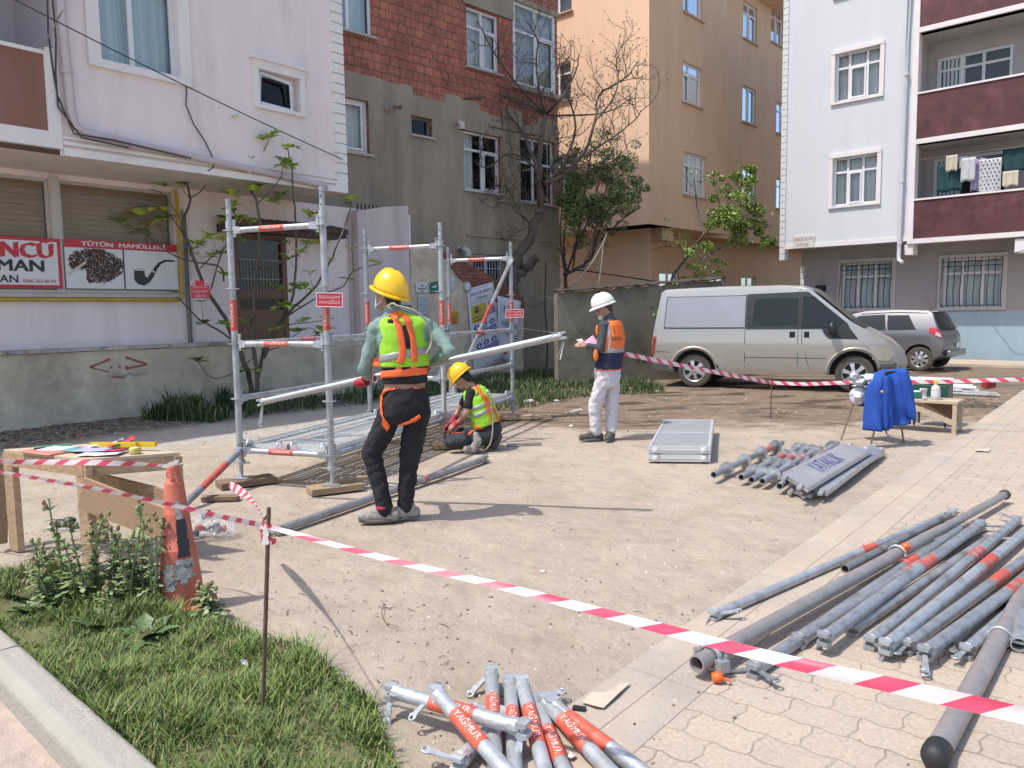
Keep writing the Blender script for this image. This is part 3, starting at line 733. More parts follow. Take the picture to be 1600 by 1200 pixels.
stroke([(140,574),(172,561)]);stroke([(140,574),(170,581)],.02);stroke([(196,558),(229,569),(196,576)]);stroke([(172,574),(175,574)]);stroke([(185,573),(188,573)]);stroke([(196,573),(199,573)]);stroke([(170,588),(195,590)],.03)
mb.build('paint_marks',M_gr,RW)
mb=MB();rng=random.Random(9)
pts=[FR.uz(168+i*3.4,586+4*sin(i*1.1)*.5-i*.12)for i in range(18)]
for a,b in zip(pts,pts[1:]):
 mb.add([FR.P(a[0],a[1]-.02,.012),FR.P(b[0],b[1]-.02,.012),FR.P(b[0],b[1]+.01+.012*rng.random(),.03),FR.P(a[0],a[1]+.01+.012*rng.random(),.03)],[(0,1,2,3)])
mb.build('flaked_render',mat('chipped_render',(.50,.46,.41),.9,var=.2,vs=20),RW)
for p in((68,560),(74,563)):pass
uP0,uP1=FR.uz(562,450)[0],FR.uz(641,450)[0]
mb=MB();ub_=[(uP0,.9)]+[(uP0,3.62),(uP1*.5+uP0*.5,3.76),(uP1,3.85),(uP1,.9)]
mb.prism(ub_,FR.P,-.25,-.0,0)
for i in range(9):u=uP0+.06+i*.1;mb.fbox(FR,u,u+.02,3.60,3.78,-.08,-.06,1)
tag(mb.build('yard_wall',[stucco('dull_lilac_stucco',(.60,.52,.52),.08,(.48,.42,.42)),M_dark],origin=FR.P(uP0,0)),'tall lilac yard wall with dark fence spikes on top, left of the paper notices','wall')
FT=FR.shifted(-.02)
def stp(px,py):return FT.uz(px,py)
pts=[(641.5,600),(641.5,383),(660,384),(678,391),(706,402),(740,420),(772,436),(800,455),(816,464),(818,480),(818,600)]
q=[stp(*p)for p in pts];q=[(a,max(-.1,b))for a,b in q];q[0]=(q[0][0],-.1);q[-1]=(q[-1][0],-.1)
mb=MB();mb.prism(q,FT.P,-.22,0,0)
ST=tag(mb.build('stair_wall',M_concrete,origin=FT.P(12,0)),'cracked cement stair wall with a sloping brick edge, carrying the notices and posters','wall')
def brick_mat(name,F,bw=.24,bh=.19,c1=(.36,.125,.08),c2=(.44,.16,.105),mo=(.14,.085,.06),ms=.011):
 m=bpy.data.materials.new(name);m.use_nodes=True;t=m.node_tree;N=t.nodes;L=t.links;b=N['Principled BSDF']
 geo=N.new('ShaderNodeNewGeometry')
 dt=N.new('ShaderNodeVectorMath');dt.operation='DOT_PRODUCT';dt.inputs[1].default_value=F.u;L.new(geo.outputs['Position'],dt.inputs[0])
 sp=N.new('ShaderNodeSeparateXYZ');L.new(geo.outputs['Position'],sp.inputs[0]);cb=N.new('ShaderNodeCombineXYZ')
 nn=N.new('ShaderNodeTexNoise');nn.inputs['Scale'].default_value=1.5;L.new(geo.outputs['Position'],nn.inputs[0])
 ad=N.new('ShaderNodeMath');ad.operation='MULTIPLY_ADD';ad.inputs[1].default_value=.05;L.new(nn.outputs[0],ad.inputs[0]);L.new(sp.outputs[2],ad.inputs[2])
 L.new(dt.outputs['Value'],cb.inputs[0]);L.new(ad.outputs[0],cb.inputs[1])
 br=N.new('ShaderNodeTexBrick');L.new(cb.outputs[0],br.inputs[0]);br.inputs['Scale'].default_value=1;br.inputs['Brick Width'].default_value=bw;br.inputs['Row Height'].default_value=bh
 br.inputs['Mortar Size'].default_value=ms;br.inputs['Mortar Smooth'].default_value=.3;br.offset=.37;br.offset_frequency=2;br.squash=.72;br.squash_frequency=3;br.inputs['Bias'].default_value=-.1
 br.inputs['Color1'].default_value=(*c1,1);br.inputs['Color2'].default_value=(*c2,1);br.inputs['Mortar'].default_value=(*mo,1)
 n=N.new('ShaderNodeTexNoise');n.inputs['Scale'].default_value=2.0;n.inputs['Detail'].default_value=9;n.inputs['Roughness'].default_value=.75;L.new(geo.outputs['Position'],n.inputs[0])
 r=N.new('ShaderNodeMapRange');r.inputs[1].default_value=.35;r.inputs[2].default_value=.68;r.inputs[3].default_value=1.2;r.inputs[4].default_value=.55;L.new(n.outputs[0],r.inputs[0])
 sc=N.new('ShaderNodeVectorMath');sc.operation='SCALE';L.new(br.outputs[0],sc.inputs[0]);L.new(r.outputs[0],sc.inputs['Scale']);L.new(sc.outputs[0],b.inputs['Base Color'])
 b.inputs['Roughness'].default_value=.9;bp=N.new('ShaderNodeBump');bp.inputs['Strength'].default_value=.8;bp.inputs['Distance'].default_value=.012;bp.invert=True
 L.new(br.outputs['Fac'],bp.inputs['Height']);L.new(bp.outputs[0],b.inputs['Normal']);return m
M_brick=brick_mat('hollow_clay_brick',FB);M_brick2=brick_mat('stair_brick',FT,.2,.085,(.24,.085,.055),(.30,.12,.08))
mb=MB();up_=[(676,388),(706,399),(742,418),(775,436),(803,455),(818,466)];lo_=[(690,398),(712,430),(735,452),(768,470),(796,478),(818,492)]
mb.prism([stp(*p)for p in up_]+[stp(*p)for p in reversed(lo_)],FT.P,-.2,.012,0)
mb.build('brick_edge',M_brick2,ST)
M_paper=mat('notice_paper',(.62,.63,.66),.7,var=.08,vs=5);M_ink=mat('printed_ink',(.06,.06,.08),.7);M_blue=mat('poster_blue',(.045,.09,.32),.6,var=.15);M_yel=mat('poster_yellow',(.55,.42,.06),.6);M_green=mat('exit_green',(.01,.17,.08),.5);M_or=mat('orange_notice',(.62,.28,.01),.6)
FN=FT
def paper(px4,m,name,label,o=.03,th=.004,cat='notice',wrinkle=0):
 q=[FN.uz(*p)for p in px4];mb=MB();n=8;vs=[]
 for j in range(n+1):
  for i in range(n+1):
   s,t=i/n,j/n;a=[q[0][k]*(1-s)+q[1][k]*s for k in(0,1)];b=[q[3][k]*(1-s)+q[2][k]*s for k in(0,1)]
   u,z=(a[k]*(1-t)+b[k]*t for k in(0,1));vs.append(FN.P(u,z,o+wrinkle*noise.noise(V((s*3,t*4,px4[0][0])))))
 f=[(j*(n+1)+i,(j+1)*(n+1)+i,(j+1)*(n+1)+i+1,j*(n+1)+i+1)for j in range(n)for i in range(n)]
 mb.add(vs,f,0,True);ob=mb.build(name,m,origin=FN.P(*q[3],o));fx(ob,('solid','SOLIDIFY',dict(thickness=.004,offset=-1)));tag(ob,label,cat);return ob,q
def on(q,s,t,o):return FN.P(*[(q[0][k]*(1-s)+q[1][k]*s)*(1-t)+(q[3][k]*(1-s)+q[2][k]*s)*t for k in(0,1)],o)
def patch(mb,q,s0,s1,t0,t1,o=.034,mi=0):mb.quad(on(q,s0,t1,o),on(q,s1,t1,o),on(q,s1,t0,o),on(q,s0,t0,o),mi)
def lines(mb,q,rows,s0=.15,s1=.85,o=.034,h=.02,seed=1):
 rg=random.Random(seed)
 for t in rows:
  s=s0
  while s<s1:l=rg.uniform(.04,.14);patch(mb,q,s,min(s+l,s1),t,t+h,o);s+=l+.025
def words(mb,q,txt,sc,tc,wS,hT,o=.035,bold=.03,mi=0,rotlines=None):
 vs,fs=text_geo(txt,1,bold);wd=max(v.x for v in vs)-min(v.x for v in vs);hh=max(v.y for v in vs)-min(v.y for v in vs)
 mb.add([on(q,sc+v.x/wd*wS,tc-v.y/hh*hT,o)for v in vs],fs,mi)
def disc(mb,q,s,t,rs,rt,o=.035,mi=0,n=16):mb.poly([on(q,s+cos(2*pi*i/n)*rs,t+sin(2*pi*i/n)*rt,o)for i in range(n)],mi)
ob,q=paper([(648,441),(667.5,442),(668,458),(649,457.5)],M_paper,'paper_notice','white printed sheet taped to the stair wall left of the green exit sign',wrinkle=.003)
mb=MB();lines(mb,q,(.55,.60),h=.06);disc(mb,q,.5,.3,.08,.09);disc(mb,q,.82,.4,.05,.1);disc(mb,q,.5,.82,.1,.06);mb.build('print',M_ink,ob)
ob,q=paper([(670.5,442),(689,438.5),(690,456),(671.5,459)],M_green,'exit_sign','green emergency exit sign with white arrow and door on the stair wall',cat='sign')
mb=MB()
patch(mb,q,.12,.42,.36,.48);mb.poly([on(q,s,t,.035)for s,t in((.36,.22),(.55,.42),(.36,.62))]);patch(mb,q,.66,.9,.12,.66);lines(mb,q,(.8,),.1,.9,h=.08);mb.build('arrow',M_paper,ob)
mb=MB();disc(mb,q,.77,.22,.04,.06,.037);patch(mb,q,.72,.82,.3,.5,.037);patch(mb,q,.7,.75,.5,.62,.037);patch(mb,q,.8,.85,.5,.62,.037);mb.build('running_figure',M_green,ob)
ob,q=paper([(698,437),(708.5,436),(709,453.5),(698.5,454.5)],M_paper,'paper_notice','narrow white sheet on the stair wall right of the scaffold post',wrinkle=.003)
mb=MB();lines(mb,q,[.2+.1*i for i in range(7)],h=.025,seed=4);mb.build('print',M_ink,ob)
ob,q=paper([(652,461),(665.5,461),(666,493),(653,494)],mat('bluish_paper',(.45,.53,.58),.6,var=.08),'paper_notice','pale blue tall sheet hanging below the white notice',wrinkle=.003)
mb=MB();lines(mb,q,[.1+.07*i for i in range(11)],h=.015,seed=6);mb.build('print',M_ink,ob)
ob,q=paper([(698.5,487.5),(714,486),(714.5,505),(699.5,506)],M_or,'paper_notice','small orange notice between two scaffold posts on the stair wall',wrinkle=.002)
mb=MB();lines(mb,q,(.42,.62,.8),h=.07,seed=7);mb.build('print',M_ink,ob)
c=FN.P(*FN.uz(728.5,448),.0)
mb=MB();mb.lathe(c,[(0,.05),(.10,.05),(.125,.045),(.125,.0)],FN.n,20);ob=tag(mb.build('wall_meter',mat('meter_grey',(.35,.36,.38),.4),origin=c),'round grey dial meter mounted on the stair wall beside the poster','meter')
mb=MB();mb.lathe(c,[(0,.056),(.085,.056)],FN.n,20);mb.build('dial',M_paper,ob)
ob,q=paper([(728,452),(769,440.5),(784,566),(741,594)],M_paper,'safety_poster','tall white safety poster reading SINAV ALANINA GİRİLMEZ on the stair wall',cat='poster',wrinkle=.012)
mb=MB();words(mb,q,'SINAV ALANINA',.5,.075,.86,.042);words(mb,q,'GİRİLMEZ',.5,.135,.5,.036)
for e in((.06,.94,.02,.024),(.06,.94,.17,.174)):patch(mb,q,*e)
words(mb,q,'DİKKAT',.45,.27,.30,.02,.038);disc(mb,q,.27,.235,.06,.015,.038);patch(mb,q,.2,.34,.255,.29,.038);lines(mb,q,(.33,.365),.12,.6,.038,.014,3);mb.build('print',M_ink,ob)
mb=MB();patch(mb,q,.08,.64,.20,.39,.036);mb.build('yellow_panel',M_yel,ob)
mb=MB()
for(s,t)in((.82,.235),(.22,.45),(.5,.45),(.79,.45),(.24,.66),(.5,.655),(.79,.66)):disc(mb,q,s,t,.10,.032)
for(s,t)in((.82,.32),(.22,.53),(.5,.53),(.79,.53),(.24,.735),(.51,.735),(.80,.735)):patch(mb,q,s-.13,s+.13,t-.035,t+.035)
mb.build('blue_symbols',M_blue,ob)
mb=MB()
for k_,(s,t)in enumerate(((.82,.235),(.22,.45),(.5,.45),(.79,.45),(.24,.66),(.5,.655),(.79,.66))):
 disc(mb,q,s,t-.005,.04,.012,.039,n=8);patch(mb,q,s-.03-.01*(k_%3),s+.03,t+.003,t+.016,.039)
for(s,t)in((.82,.32),(.22,.53),(.5,.53),(.79,.53),(.24,.735),(.51,.735),(.80,.735)):lines(mb,q,(t-.018,t+.008),s-.1,s+.1,.039,.01,int(s*100))
mb.build('white_symbols',M_paper,ob)
ob,q=paper([(776,462),(813,471),(802,577),(779,556)],M_paper,'paper_banner','crumpled white banner with handwritten blue letters behind the rear scaffold post',cat='banner',wrinkle=.03)
mb=MB();words(mb,q,'Hb',.45,.2,.45,.13,.066,.05);words(mb,q,'o',.42,.33,.08,.03,.066);words(mb,q,'HEDEF',.5,.42,.75,.09,.066);lines(mb,q,(.53,.56),.2,.9,.066,.015,9);mb.build('handwriting',M_blue,ob)
mb=MB();disc(mb,q,.3,.86,.13,.05,.066);mb.build('red_mark',mat('poster_red',(.5,.05,.07),.6),ob)
B=thing('brick_house','unfinished house with bare red hollow brick upstairs and grey cement render below','house',FB.P(12,0))
uB1=FB.uz(872,250)[0];uB0=6.5
wb={}
wb['ul']=FB.rect([(500,-20),(582,-20),(582,58),(500,38)]);wb['ul']=(9.05,FB.uz(582,30)[0],wb['ul'][2]+.02,8.9)
wb['ml']=FB.rect([(500,158),(577,165),(577,240),(500,232)]);wb['ml']=(9.0,FB.uz(576,200)[0],5.0,6.12)
wb['sm']=FB.rect([(642,180),(674,186),(675,216),(642,209)])
wb['ur']=FB.rect([(729,8),(780,26),(780,117),(729,102)])
wb['mr']=FB.rect([(723,204),(782,213),(782,303),(725,296)])
wb['gr']=FB.rect([(737,396),(788,400),(790,445),(738,440)])
bay2=(FB.uz(801,60)[0],uB1-.12,FB.uz(835,140)[1],FB.uz(835,15)[1]);bay1=(FB.uz(812,250)[0],uB1-.15,FB.uz(840,318)[1],6.1)
hol=[wb[k_]for k_ in('ul','ml','sm','ur','mr','gr')]+[bay2,bay1]
mb=MB();fwall(mb,FB,uB0,uB1,-.1,14.0,hol,reveal=.14);shell(mb,FB,uB0,uB1,-.1,14.0,7,0);mb.build('wall',[M_brick,M_dark],B)
rng=random.Random(4);edge=[];u=uB0;z=6.72
while u<uB1-.35:
 z=rng.choice((6.42,6.5,6.66,6.70,6.68));l=rng.uniform(.18,.5);edge+=[(u,z+rng.uniform(-.02,.02)),(u+l,z+rng.uniform(-.03,.03))];u+=l+.03
edge.append((uB1+.01,6.5))
mb=MB()
rh=[wb['ml'],wb['sm'],wb['mr'],wb['gr'],bay1]
fwall(mb,FB,uB0,uB1+.01,-.1,6.28,rh,off=.022,reveal=.024,room=0)
pts=[(uB0,6.28)]+edge+[(uB1+.01,6.28)]
mb.prism(pts,FB.P,.003,.022)
mb.quad(FB.P(uB1+.01,-.1,.022),FB.P(uB1+.01,6.4,.022),FB.P(uB1+.01,6.4,-6.9),FB.P(uB1+.01,-.1,-6.9))
lb=FB.uz(728,366);mb.fbox(FB,FB.uz(728,368)[0],uB1,lb[1]-.04,lb[1]+.03,.023,.06);mb.fbox(FB,FB.uz(809,250)[0]-.05,FB.uz(809,250)[0]+.03,2.9,4.6,.023,.04)
mb.fbox(FB,wb['ur'][0]-.1,bay2[0],wb['ur'][3]+.02,9.5,.003,.05);mb.fbox(FB,bay2[0],uB1,bay2[3],bay2[3]+.12,.003,.08);mb.fbox(FB,bay2[0]-.05,uB1+.02,bay2[2]-.12,bay2[2],.003,.10)
mb.build('render_coat',M_grey,B)
M_bsill=mat('grey_stone_sill',(.42,.39,.36),.8,var=.15)
kw=dict(msill=M_bsill)
window(B,FB,wb['ul'],2,None,curtain=M_curtblue,frac=[0,.45,1],**kw);window(B,FB,wb['ml'],1,None,curtain=M_curtain,fw=.07,sash=(0,),**kw)
window(B,FB,wb['sm'],1,None,mframe=mat('old_wood_frame',(.17,.15,.13),.8,var=.2),fw=.05,off=-.1,**kw)
window(B,FB,wb['ur'],2,.68,curtain=M_curtain,frac=[0,.5,1],sash=(1,),**kw);window(B,FB,wb['mr'],2,.70,curtain=M_curtain,frac=[0,.55,1],sash=(1,),ccover=.4,**kw)
window(B,FB,bay2,2,.66,curtain=mat('cream_blind',(.45,.43,.36),.9,var=.05),frac=[0,.52,1],sash=(1,),sill=False,off=.02,fw=.07);window(B,FB,bay1,2,.62,frac=[0,.42,1],**kw)
window(B,FB,wb['gr'],2,None,off=-.12,**kw)
mb=MB();u0,u1,z0,z1=wb['gr']
for i in range(12):x=u0+(u1-u0)*(i+.5)/12;mb.fbox(FB,x-.008,x+.008,z0+.02,z1-.02,-.03,-.014)
for z in(z0+.05,(z0+z1)/2,z1-.05):mb.fbox(FB,u0,u1,z,z+.02,-.014,-.004)
mb.build('window_grille',mat('white_painted_bars',(.42,.42,.42),.5),B)
def stub(px,py,px2,py2,r_,label,elbow=False):
 a=FB.P(*FB.uz(px,py),.02);out=FB.P(*FB.uz(px,py),.55);b=Dp(px2,py2,FB.P(*FB.uz(px2,py2),.5));mb=MB()
 pts=[a,b]if not elbow else[a,a.lerp(b,.6)+V((0,0,.03)),b,b+V((0,0,-.12))]
 mb.path(pts,r_,12,cap=True);e=pts[-1];d=(pts[-1]-pts[-2]).normalized()
 mb.lathe(e,[(r_*.8,.003),(r_*.8,.004)],d,12,1);mb.add([e+d*.004+(basis(d)[0]*cos(t)+basis(d)[1]*sin(t))*r_*.8 for t in[2*pi*i/12 for i in range(12)]],[tuple(range(12))],1)
 tag(mb.build('flue_pipe',[mat('pale_pvc',(.46,.44,.40),.5,var=.15),M_dark],origin=a),label,'pipe')
stub(602,171,627,167,.065,'short pale flue pipe with a dark open end sticking out of the grey rendered wall');stub(713,196,722,194,.07,'bent cream flue elbow above the lower right window of the brick house',True)
stub(716,389,731,393,.08,'bent grey flue elbow low on the rendered wall beside the barred window',True)
mb=MB();mb.path([FB.P(*FB.uz(733,314),.35),FB.P(*FB.uz(770,316),.35),FB.P(*FB.uz(808,316),.3)],.012,6);mb.path([FB.P(*FB.uz(733,310),.4),FB.P(*FB.uz(733,319),.3)],.012,5)
mb.path([FB.P(*FB.uz(808,316),.3),FB.P(*FB.uz(809,316),.01)],.012,5)
tag(mb.build('clothes_line',mat('grey_rope',(.35,.34,.32),.8),origin=FB.P(13,4)),'pale clothes line bracket below the lower right window of the brick house','clothes line')
C_=thing('apartment_block','tall apricot stuccoed apartment block with plain windows behind the trees','building',CC*1)
zc0,zc1=4.2,13.6;uC0=FC.uz(1014,300)[0];uCm=FC.uz(1137,200)[0];uC1=40.0
FC2=FC.shifted(-.8)
rc=[FC.rect(p)for p in([(1067,98),(1097,105),(1097,168),(1067,160)],[(1068,238),(1103,244),(1103,310),(1068,303)],[(1067,-45),(1098,-45),(1098,33),(1067,18)])]
rc2=[FC2 .rect(p)for p in([(1160,133),(1181,140),(1181,196),(1160,190)],[(1161,2),(1183,12),(1183,70),(1161,60)],[(1160,262),(1181,267),(1181,324),(1160,320)],[(1205,8),(1224,20),(1224,75),(1205,65)],[(1213,160),(1232,165),(1232,213),(1213,208)],[(1213,277),(1232,282),(1232,330),(1213,325)])]
zf=[(5.35,6.75),(8.25,9.58),(11.3,12.65)]
mb=MB();fwall(mb,FC,uC0,uCm,zc0,zc1,rc);fwall(mb,FC2,uCm,uC1,zc0,zc1,rc2)
mb.quad(FC.P(uCm,zc0),FC.P(uCm,zc0,-.8),FC.P(uCm,zc1,-.8),FC.P(uCm,zc1))
mb.quad(FC.P(uC0,zc0),FC.P(uCm,zc0),FC.P(uCm,zc0,-2),FC.P(uC0,zc0,-2));mb.quad(FC2 .P(uCm,zc0),FC2 .P(uC1,zc0),FC2 .P(uC1,zc0,-2),FC2 .P(uCm,zc0,-2))
mb.quad(FC.P(uC0,zc1-.02),FC.P(uC1,zc1-.02),FC.P(uC1,zc1-.02,-9),FC.P(uC0,zc1-.02,-9))
mb.quad(FC2 .P(uC1,-.1),FC2 .P(uC1,zc1),FC2 .P(uC1,zc1,-8),FC2 .P(uC1,-.1,-8))
FCG=FC.shifted(-1.5);gh=[FCG.rect(p)for p in([(1030,424),(1061,426),(1061,470),(1030,470)],[(1108,430),(1134,432),(1134,470),(1108,470)],[(1158,431),(1181,433),(1181,470),(1158,470)])]
uG0=FCG.uz(1003,400)[0]
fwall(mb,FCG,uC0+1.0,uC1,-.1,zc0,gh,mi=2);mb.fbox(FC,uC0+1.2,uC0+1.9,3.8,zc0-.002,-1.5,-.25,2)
mb.build('wall',[M_cream_shade,M_dark,M_cream_shade],C_)
uq1=FCL.uz(1014,300)[0];uq0=uq1-9
rl=[FCL.rect([(850,-30),(893,-30),(893,26),(850,20)]),FCL.rect([(852,98),(892,100),(892,158),(852,160)]),FCL.rect([(856,240),(903,242),(903,300),(856,302)])]
FCLG=FCL.shifted(-1.0)
mb=MB();fwall(mb,FCL,uq0,uq1,zc0,zc1,rl);mb.quad(FCL.P(uq0,zc0),FCL.P(uq1,zc0),FCL.P(uq1,zc0,-1.5),FCL.P(uq0,zc0,-1.5));fwall(mb,FCLG,uq0,FCLG.uz(965,420)[0]+1.3,-.1,zc0)
mb.build('side_wall',[M_cream,M_dark],C_)
ms=mat('apricot_sill',(.50,.38,.30),.8)
for i,r in enumerate(rc):window(C_,FC,r,3 if i==1 else 2,.72,curtain=M_curtain if i else M_curtblue,msill=ms,frac=([0,.3,.68,1]if i==1 else[0,.36,1]),sash=(0,))
for i,r in enumerate(rc2):window(C_,FC2,r,2,.74 if i!=0 else None,curtain=M_curtain if i in(0,2,4)else None,msill=ms,sash=(1,))
for r in rl:window(C_,FCL,r,2,.7,curtain=M_curtblue,msill=ms)
for r in gh:window(C_,FCG,r,2,None,sill=False,fw=.07)
mb=MB();M_tile=mat('red_roof_tile',(.33,.075,.05),.8,var=.25,vs=4)
mb.fbox(FC2,uCm-1,uC1+.3,zc1,zc1+.12,-9,.45);mb.fbox(FC,uC0-.4,uCm-1.004,zc1,zc1+.12,-9,.4)
q=[FC2 .P(uCm-1,zc1+.121,.5),FC2 .P(uC1+.3,zc1+.121,.5),FC2 .P(uC1+.3,zc1+1.6,-4),FC2 .P(uCm-1,zc1+1.6,-4)];mb.add(q,[(0,1,2,3)])
mb.build('roof',M_tile,C_)
D_=thing('apartment_block','pale blue-grey apartment block with maroon balconies and a blue painted base','building',FD.P(FD.uz(1228,200)[0],0))
uD0=FD.uz(1228,200)[0];uDb=FD.uz(1425,200)[0];uD1=uDb+7.5;zd0,zd1=3.42,11.1
wd_=[FD.rect(p)for p in([(1306,86),(1377,69),(1374,147),(1304,158)],[(1303,252),(1374,243),(1371,314),(1300,320)])]
wd_[0]=(wd_[0][0],wd_[0][1],7.56,8.93);wd_[1]=(wd_[0][0],wd_[0][1],4.55,5.95);wd_.append((wd_[0][0],wd_[0][1],10.55,11.05))
mb=MB();fwall(mb,FD,uD0,uDb-.03,zd0,zd1,wd_)
shell(mb,FD,uD0,uD1,zd0,zd1,10,0,bottom=False);mb.quad(FD.P(uD0,zd0),FD.P(uD1,zd0),FD.P(uD1,zd0,-1.2),FD.P(uD0,zd0,-1.2),2)
uG=FDG.uz(1252,440)[0]
gw=[FDG.rect(p)for p in([(1315,411),(1394,409),(1393,483),(1315,483)],[(1473,405),(1567,401),(1566,480),(1472,481)])]
fwall(mb,FDG,uG,uD1,1.38,zd0,gw,mi=2);fwall(mb,FDG,uG,uD1,-.1,1.38,[],mi=3)
mb.quad(FDG.P(uG,-.1),FDG.P(uG,zd0),FDG.P(uG,zd0,-6),FDG.P(uG,-.1,-6),2)
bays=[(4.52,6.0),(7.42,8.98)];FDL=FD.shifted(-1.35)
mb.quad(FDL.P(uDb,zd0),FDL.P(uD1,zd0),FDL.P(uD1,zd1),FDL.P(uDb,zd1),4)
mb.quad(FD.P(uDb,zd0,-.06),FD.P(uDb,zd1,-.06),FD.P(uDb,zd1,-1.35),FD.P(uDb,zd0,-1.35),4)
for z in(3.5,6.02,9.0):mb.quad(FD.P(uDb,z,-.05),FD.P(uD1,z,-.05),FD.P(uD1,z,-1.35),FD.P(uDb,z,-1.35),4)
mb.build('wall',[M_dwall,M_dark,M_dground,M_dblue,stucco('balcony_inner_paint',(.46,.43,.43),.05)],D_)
ubp=uDb+.12
mb=MB();M_bandw=mat('white_band_paint',(.70,.655,.65),.7,var=.06)
for z0 in(3.30,6.02,9.0):mb.fbox(FD,ubp,uD1,z0,z0+.13,-.3,.03)
for z0 in(4.48,7.36):mb.fbox(FD,ubp,uD1,z0,z0+.05,-.12,.03)
mb.fbox(FD,uDb-.03,ubp,3.30,zd1,-.28,.035);mb.fbox(FD,uD0,uDb-.032,3.38,3.5,.002,.03);mb.fbox(FD,uDb-.1,uDb+.12,3.0,3.298,-.5,-.02)
mb.fbox(FD,uDb+2.55,uDb+3.4,2.9,3.25,-.8,-.02)
mb.build('bands',M_bandw,D_)
for z0,z1 in((3.43,4.48),(6.15,7.36),(9.13,10.3)):
 mb=MB();mb.fbox(FD,ubp,uD1,z0,z1,-.1,0);mb.build('balcony_parapet',M_maroon,D_)
mb=MB();z=3.05
while z<zd1:mb.fbox(FD,uD0-.13,uD0+.04,z,z+.185,-.25,.03);z+=.2
z=.1
while z<2.9:mb.fbox(FDG,uG-.02,uG+.10,z,z+.185,-.3,.03);z+=.2
mb.build('quoin',mat('white_quoin_tile',(.62,.62,.62),.6,var=.05),D_)
for i,r in enumerate(wd_):
 surround(FD,r,.11,D_,M_bandw);window(D_,FD,r,3,.70,off=-.10,curtain=M_curtain,frac=[0,.28,.72,1]if i==0 else[0,.3,.68,1],sash=(1,),fw=.06,sill=False)
for r in gw:surround(FDG,r,.11,D_,mat('grey_surround',(.48,.45,.45),.8));window(D_,FDG,r,3,.70,off=-.10,curtain=M_curtain,fw=.07,sill=False,frac=[0,.3,.68,1])
M_bar=mat('black_iron_bars',(.03,.03,.032),.5,.4)
for r in gw:
 mb=MB();u0,u1,z0,z1=r
 for i in range(10):
  x=u0+(u1-u0)*i/9;mb.path([FDG.P(x,z1+.03,.10),FDG.P(x,z1-.35,.10),FDG.P(x,z1-.65,.13),FDG.P(x,z0+.45,.22),FDG.P(x,z0+.2,.2),FDG.P(x,z0+.02,.10)],.011,5)
 for z in(z1-.08,z1-.22,z0+.06):mb.bar(FDG.P(u0,z,.10),FDG.P(u1,z,.10),.015,.022)
 mb.build('window_bars',M_bar,D_)
for z0,z1 in((6.15,8.55),(3.55,5.75)):
 a=FDL.uz(1466,100)[0];b=FDL.uz(1583,100)[0];r=(a,b,z0+.9,z1)
 window(D_,FDL,r,3,.76,off=.05,frac=[0,.33,.64,1],fw=.07,sill=False)
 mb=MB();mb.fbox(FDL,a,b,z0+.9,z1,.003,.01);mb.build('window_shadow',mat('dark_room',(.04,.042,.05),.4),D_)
 mb=MB();n=24;vs=[]
 for i in range(n+1):u=a+.05+.65*i/n;vs+=[FDL.P(u,z0+.9,.012+.006*sin(i*1.7)),FDL.P(u,z1-.05,.012+.006*sin(i*1.7))]
 mb.add(vs,[(2*i,2*i+2,2*i+3,2*i+1)for i in range(n)],0,True);mb.build('curtain',M_curtain,D_)
r=FD.rect([(1240,370),(1273,368),(1273,386),(1240,388)])
mb=MB();mb.fbox(FD,*r,.004,.035);SG=tag(mb.build('street_sign',mat('cream_enamel',(.60,.575,.52),.5),origin=FD.P(r[0],r[2])),'small cream street name plate at the lower left corner of the pale grey block','sign')
mb=MB();cu=(r[0]+r[1])/2;cz=(r[2]+r[3])/2
text_on(mb,'DELİCELER',.13,lambda x,y:FD.P(cu+x,cz+.08+y,.038),.02,width=.6);text_on(mb,'SOKAK',.13,lambda x,y:FD.P(cu-.03+x,cz-.09+y,.038),.02,width=.38);mb.build('lettering',mat('faded_letter',(.22,.20,.17),.6),SG)
ud=FD.uz(1414,200)[0];mb=MB()
mb.path([FD.P(ud+.06,11.1,.09),FD.P(ud,7,.09),FD.P(ud-.03,3.3,.09),FD.P(ud-.03,2.95,.09),FD.P(ud-.02,2.86,.12),FD.P(ud+.10,2.78,.2)],.055,10)
for z in(3.3,5.0,7.9):mb.tube(FD.P(ud-.02+(z-3)*.008,z,.09),FD.P(ud-.02+(z-3)*.008,z+.06,.09),.067)
tag(mb.build('drain_pipe',mat('grey_white_pipe',(.55,.56,.60),.5,var=.06),origin=FD.P(ud,2.8)),'pale grey drain pipe beside the maroon balconies','pipe')
mb=MB();a=FDG.P(*FDG.uz(1500,420),.2);pts=[FDG.P(*FDG.uz(1490,424),.05),FD.P(*FD.uz(1540,408),.1),FD.P(*FD.uz(1600,393),.3),FD.P(*FD.uz(1680,372),.5)]
mb.path(pts,.010,5);tag(mb.build('wall_cable',mat('black_cable',(.05,)*3),origin=pts[0]),'thin dark cable slanting up from the right barred window','cable')
mb=MB();p=FDG.P(*FDG.uz(1283,451),.0);mb.fbox(FDG,*FDG.rect([(1277,446),(1291,446),(1291,456),(1277,456)]),.003,.15);tag(mb.build('meter_box',mat('black_box',(.02,)*3,.5),origin=p),'small black meter box on the mauve wall just above the van roof','box')
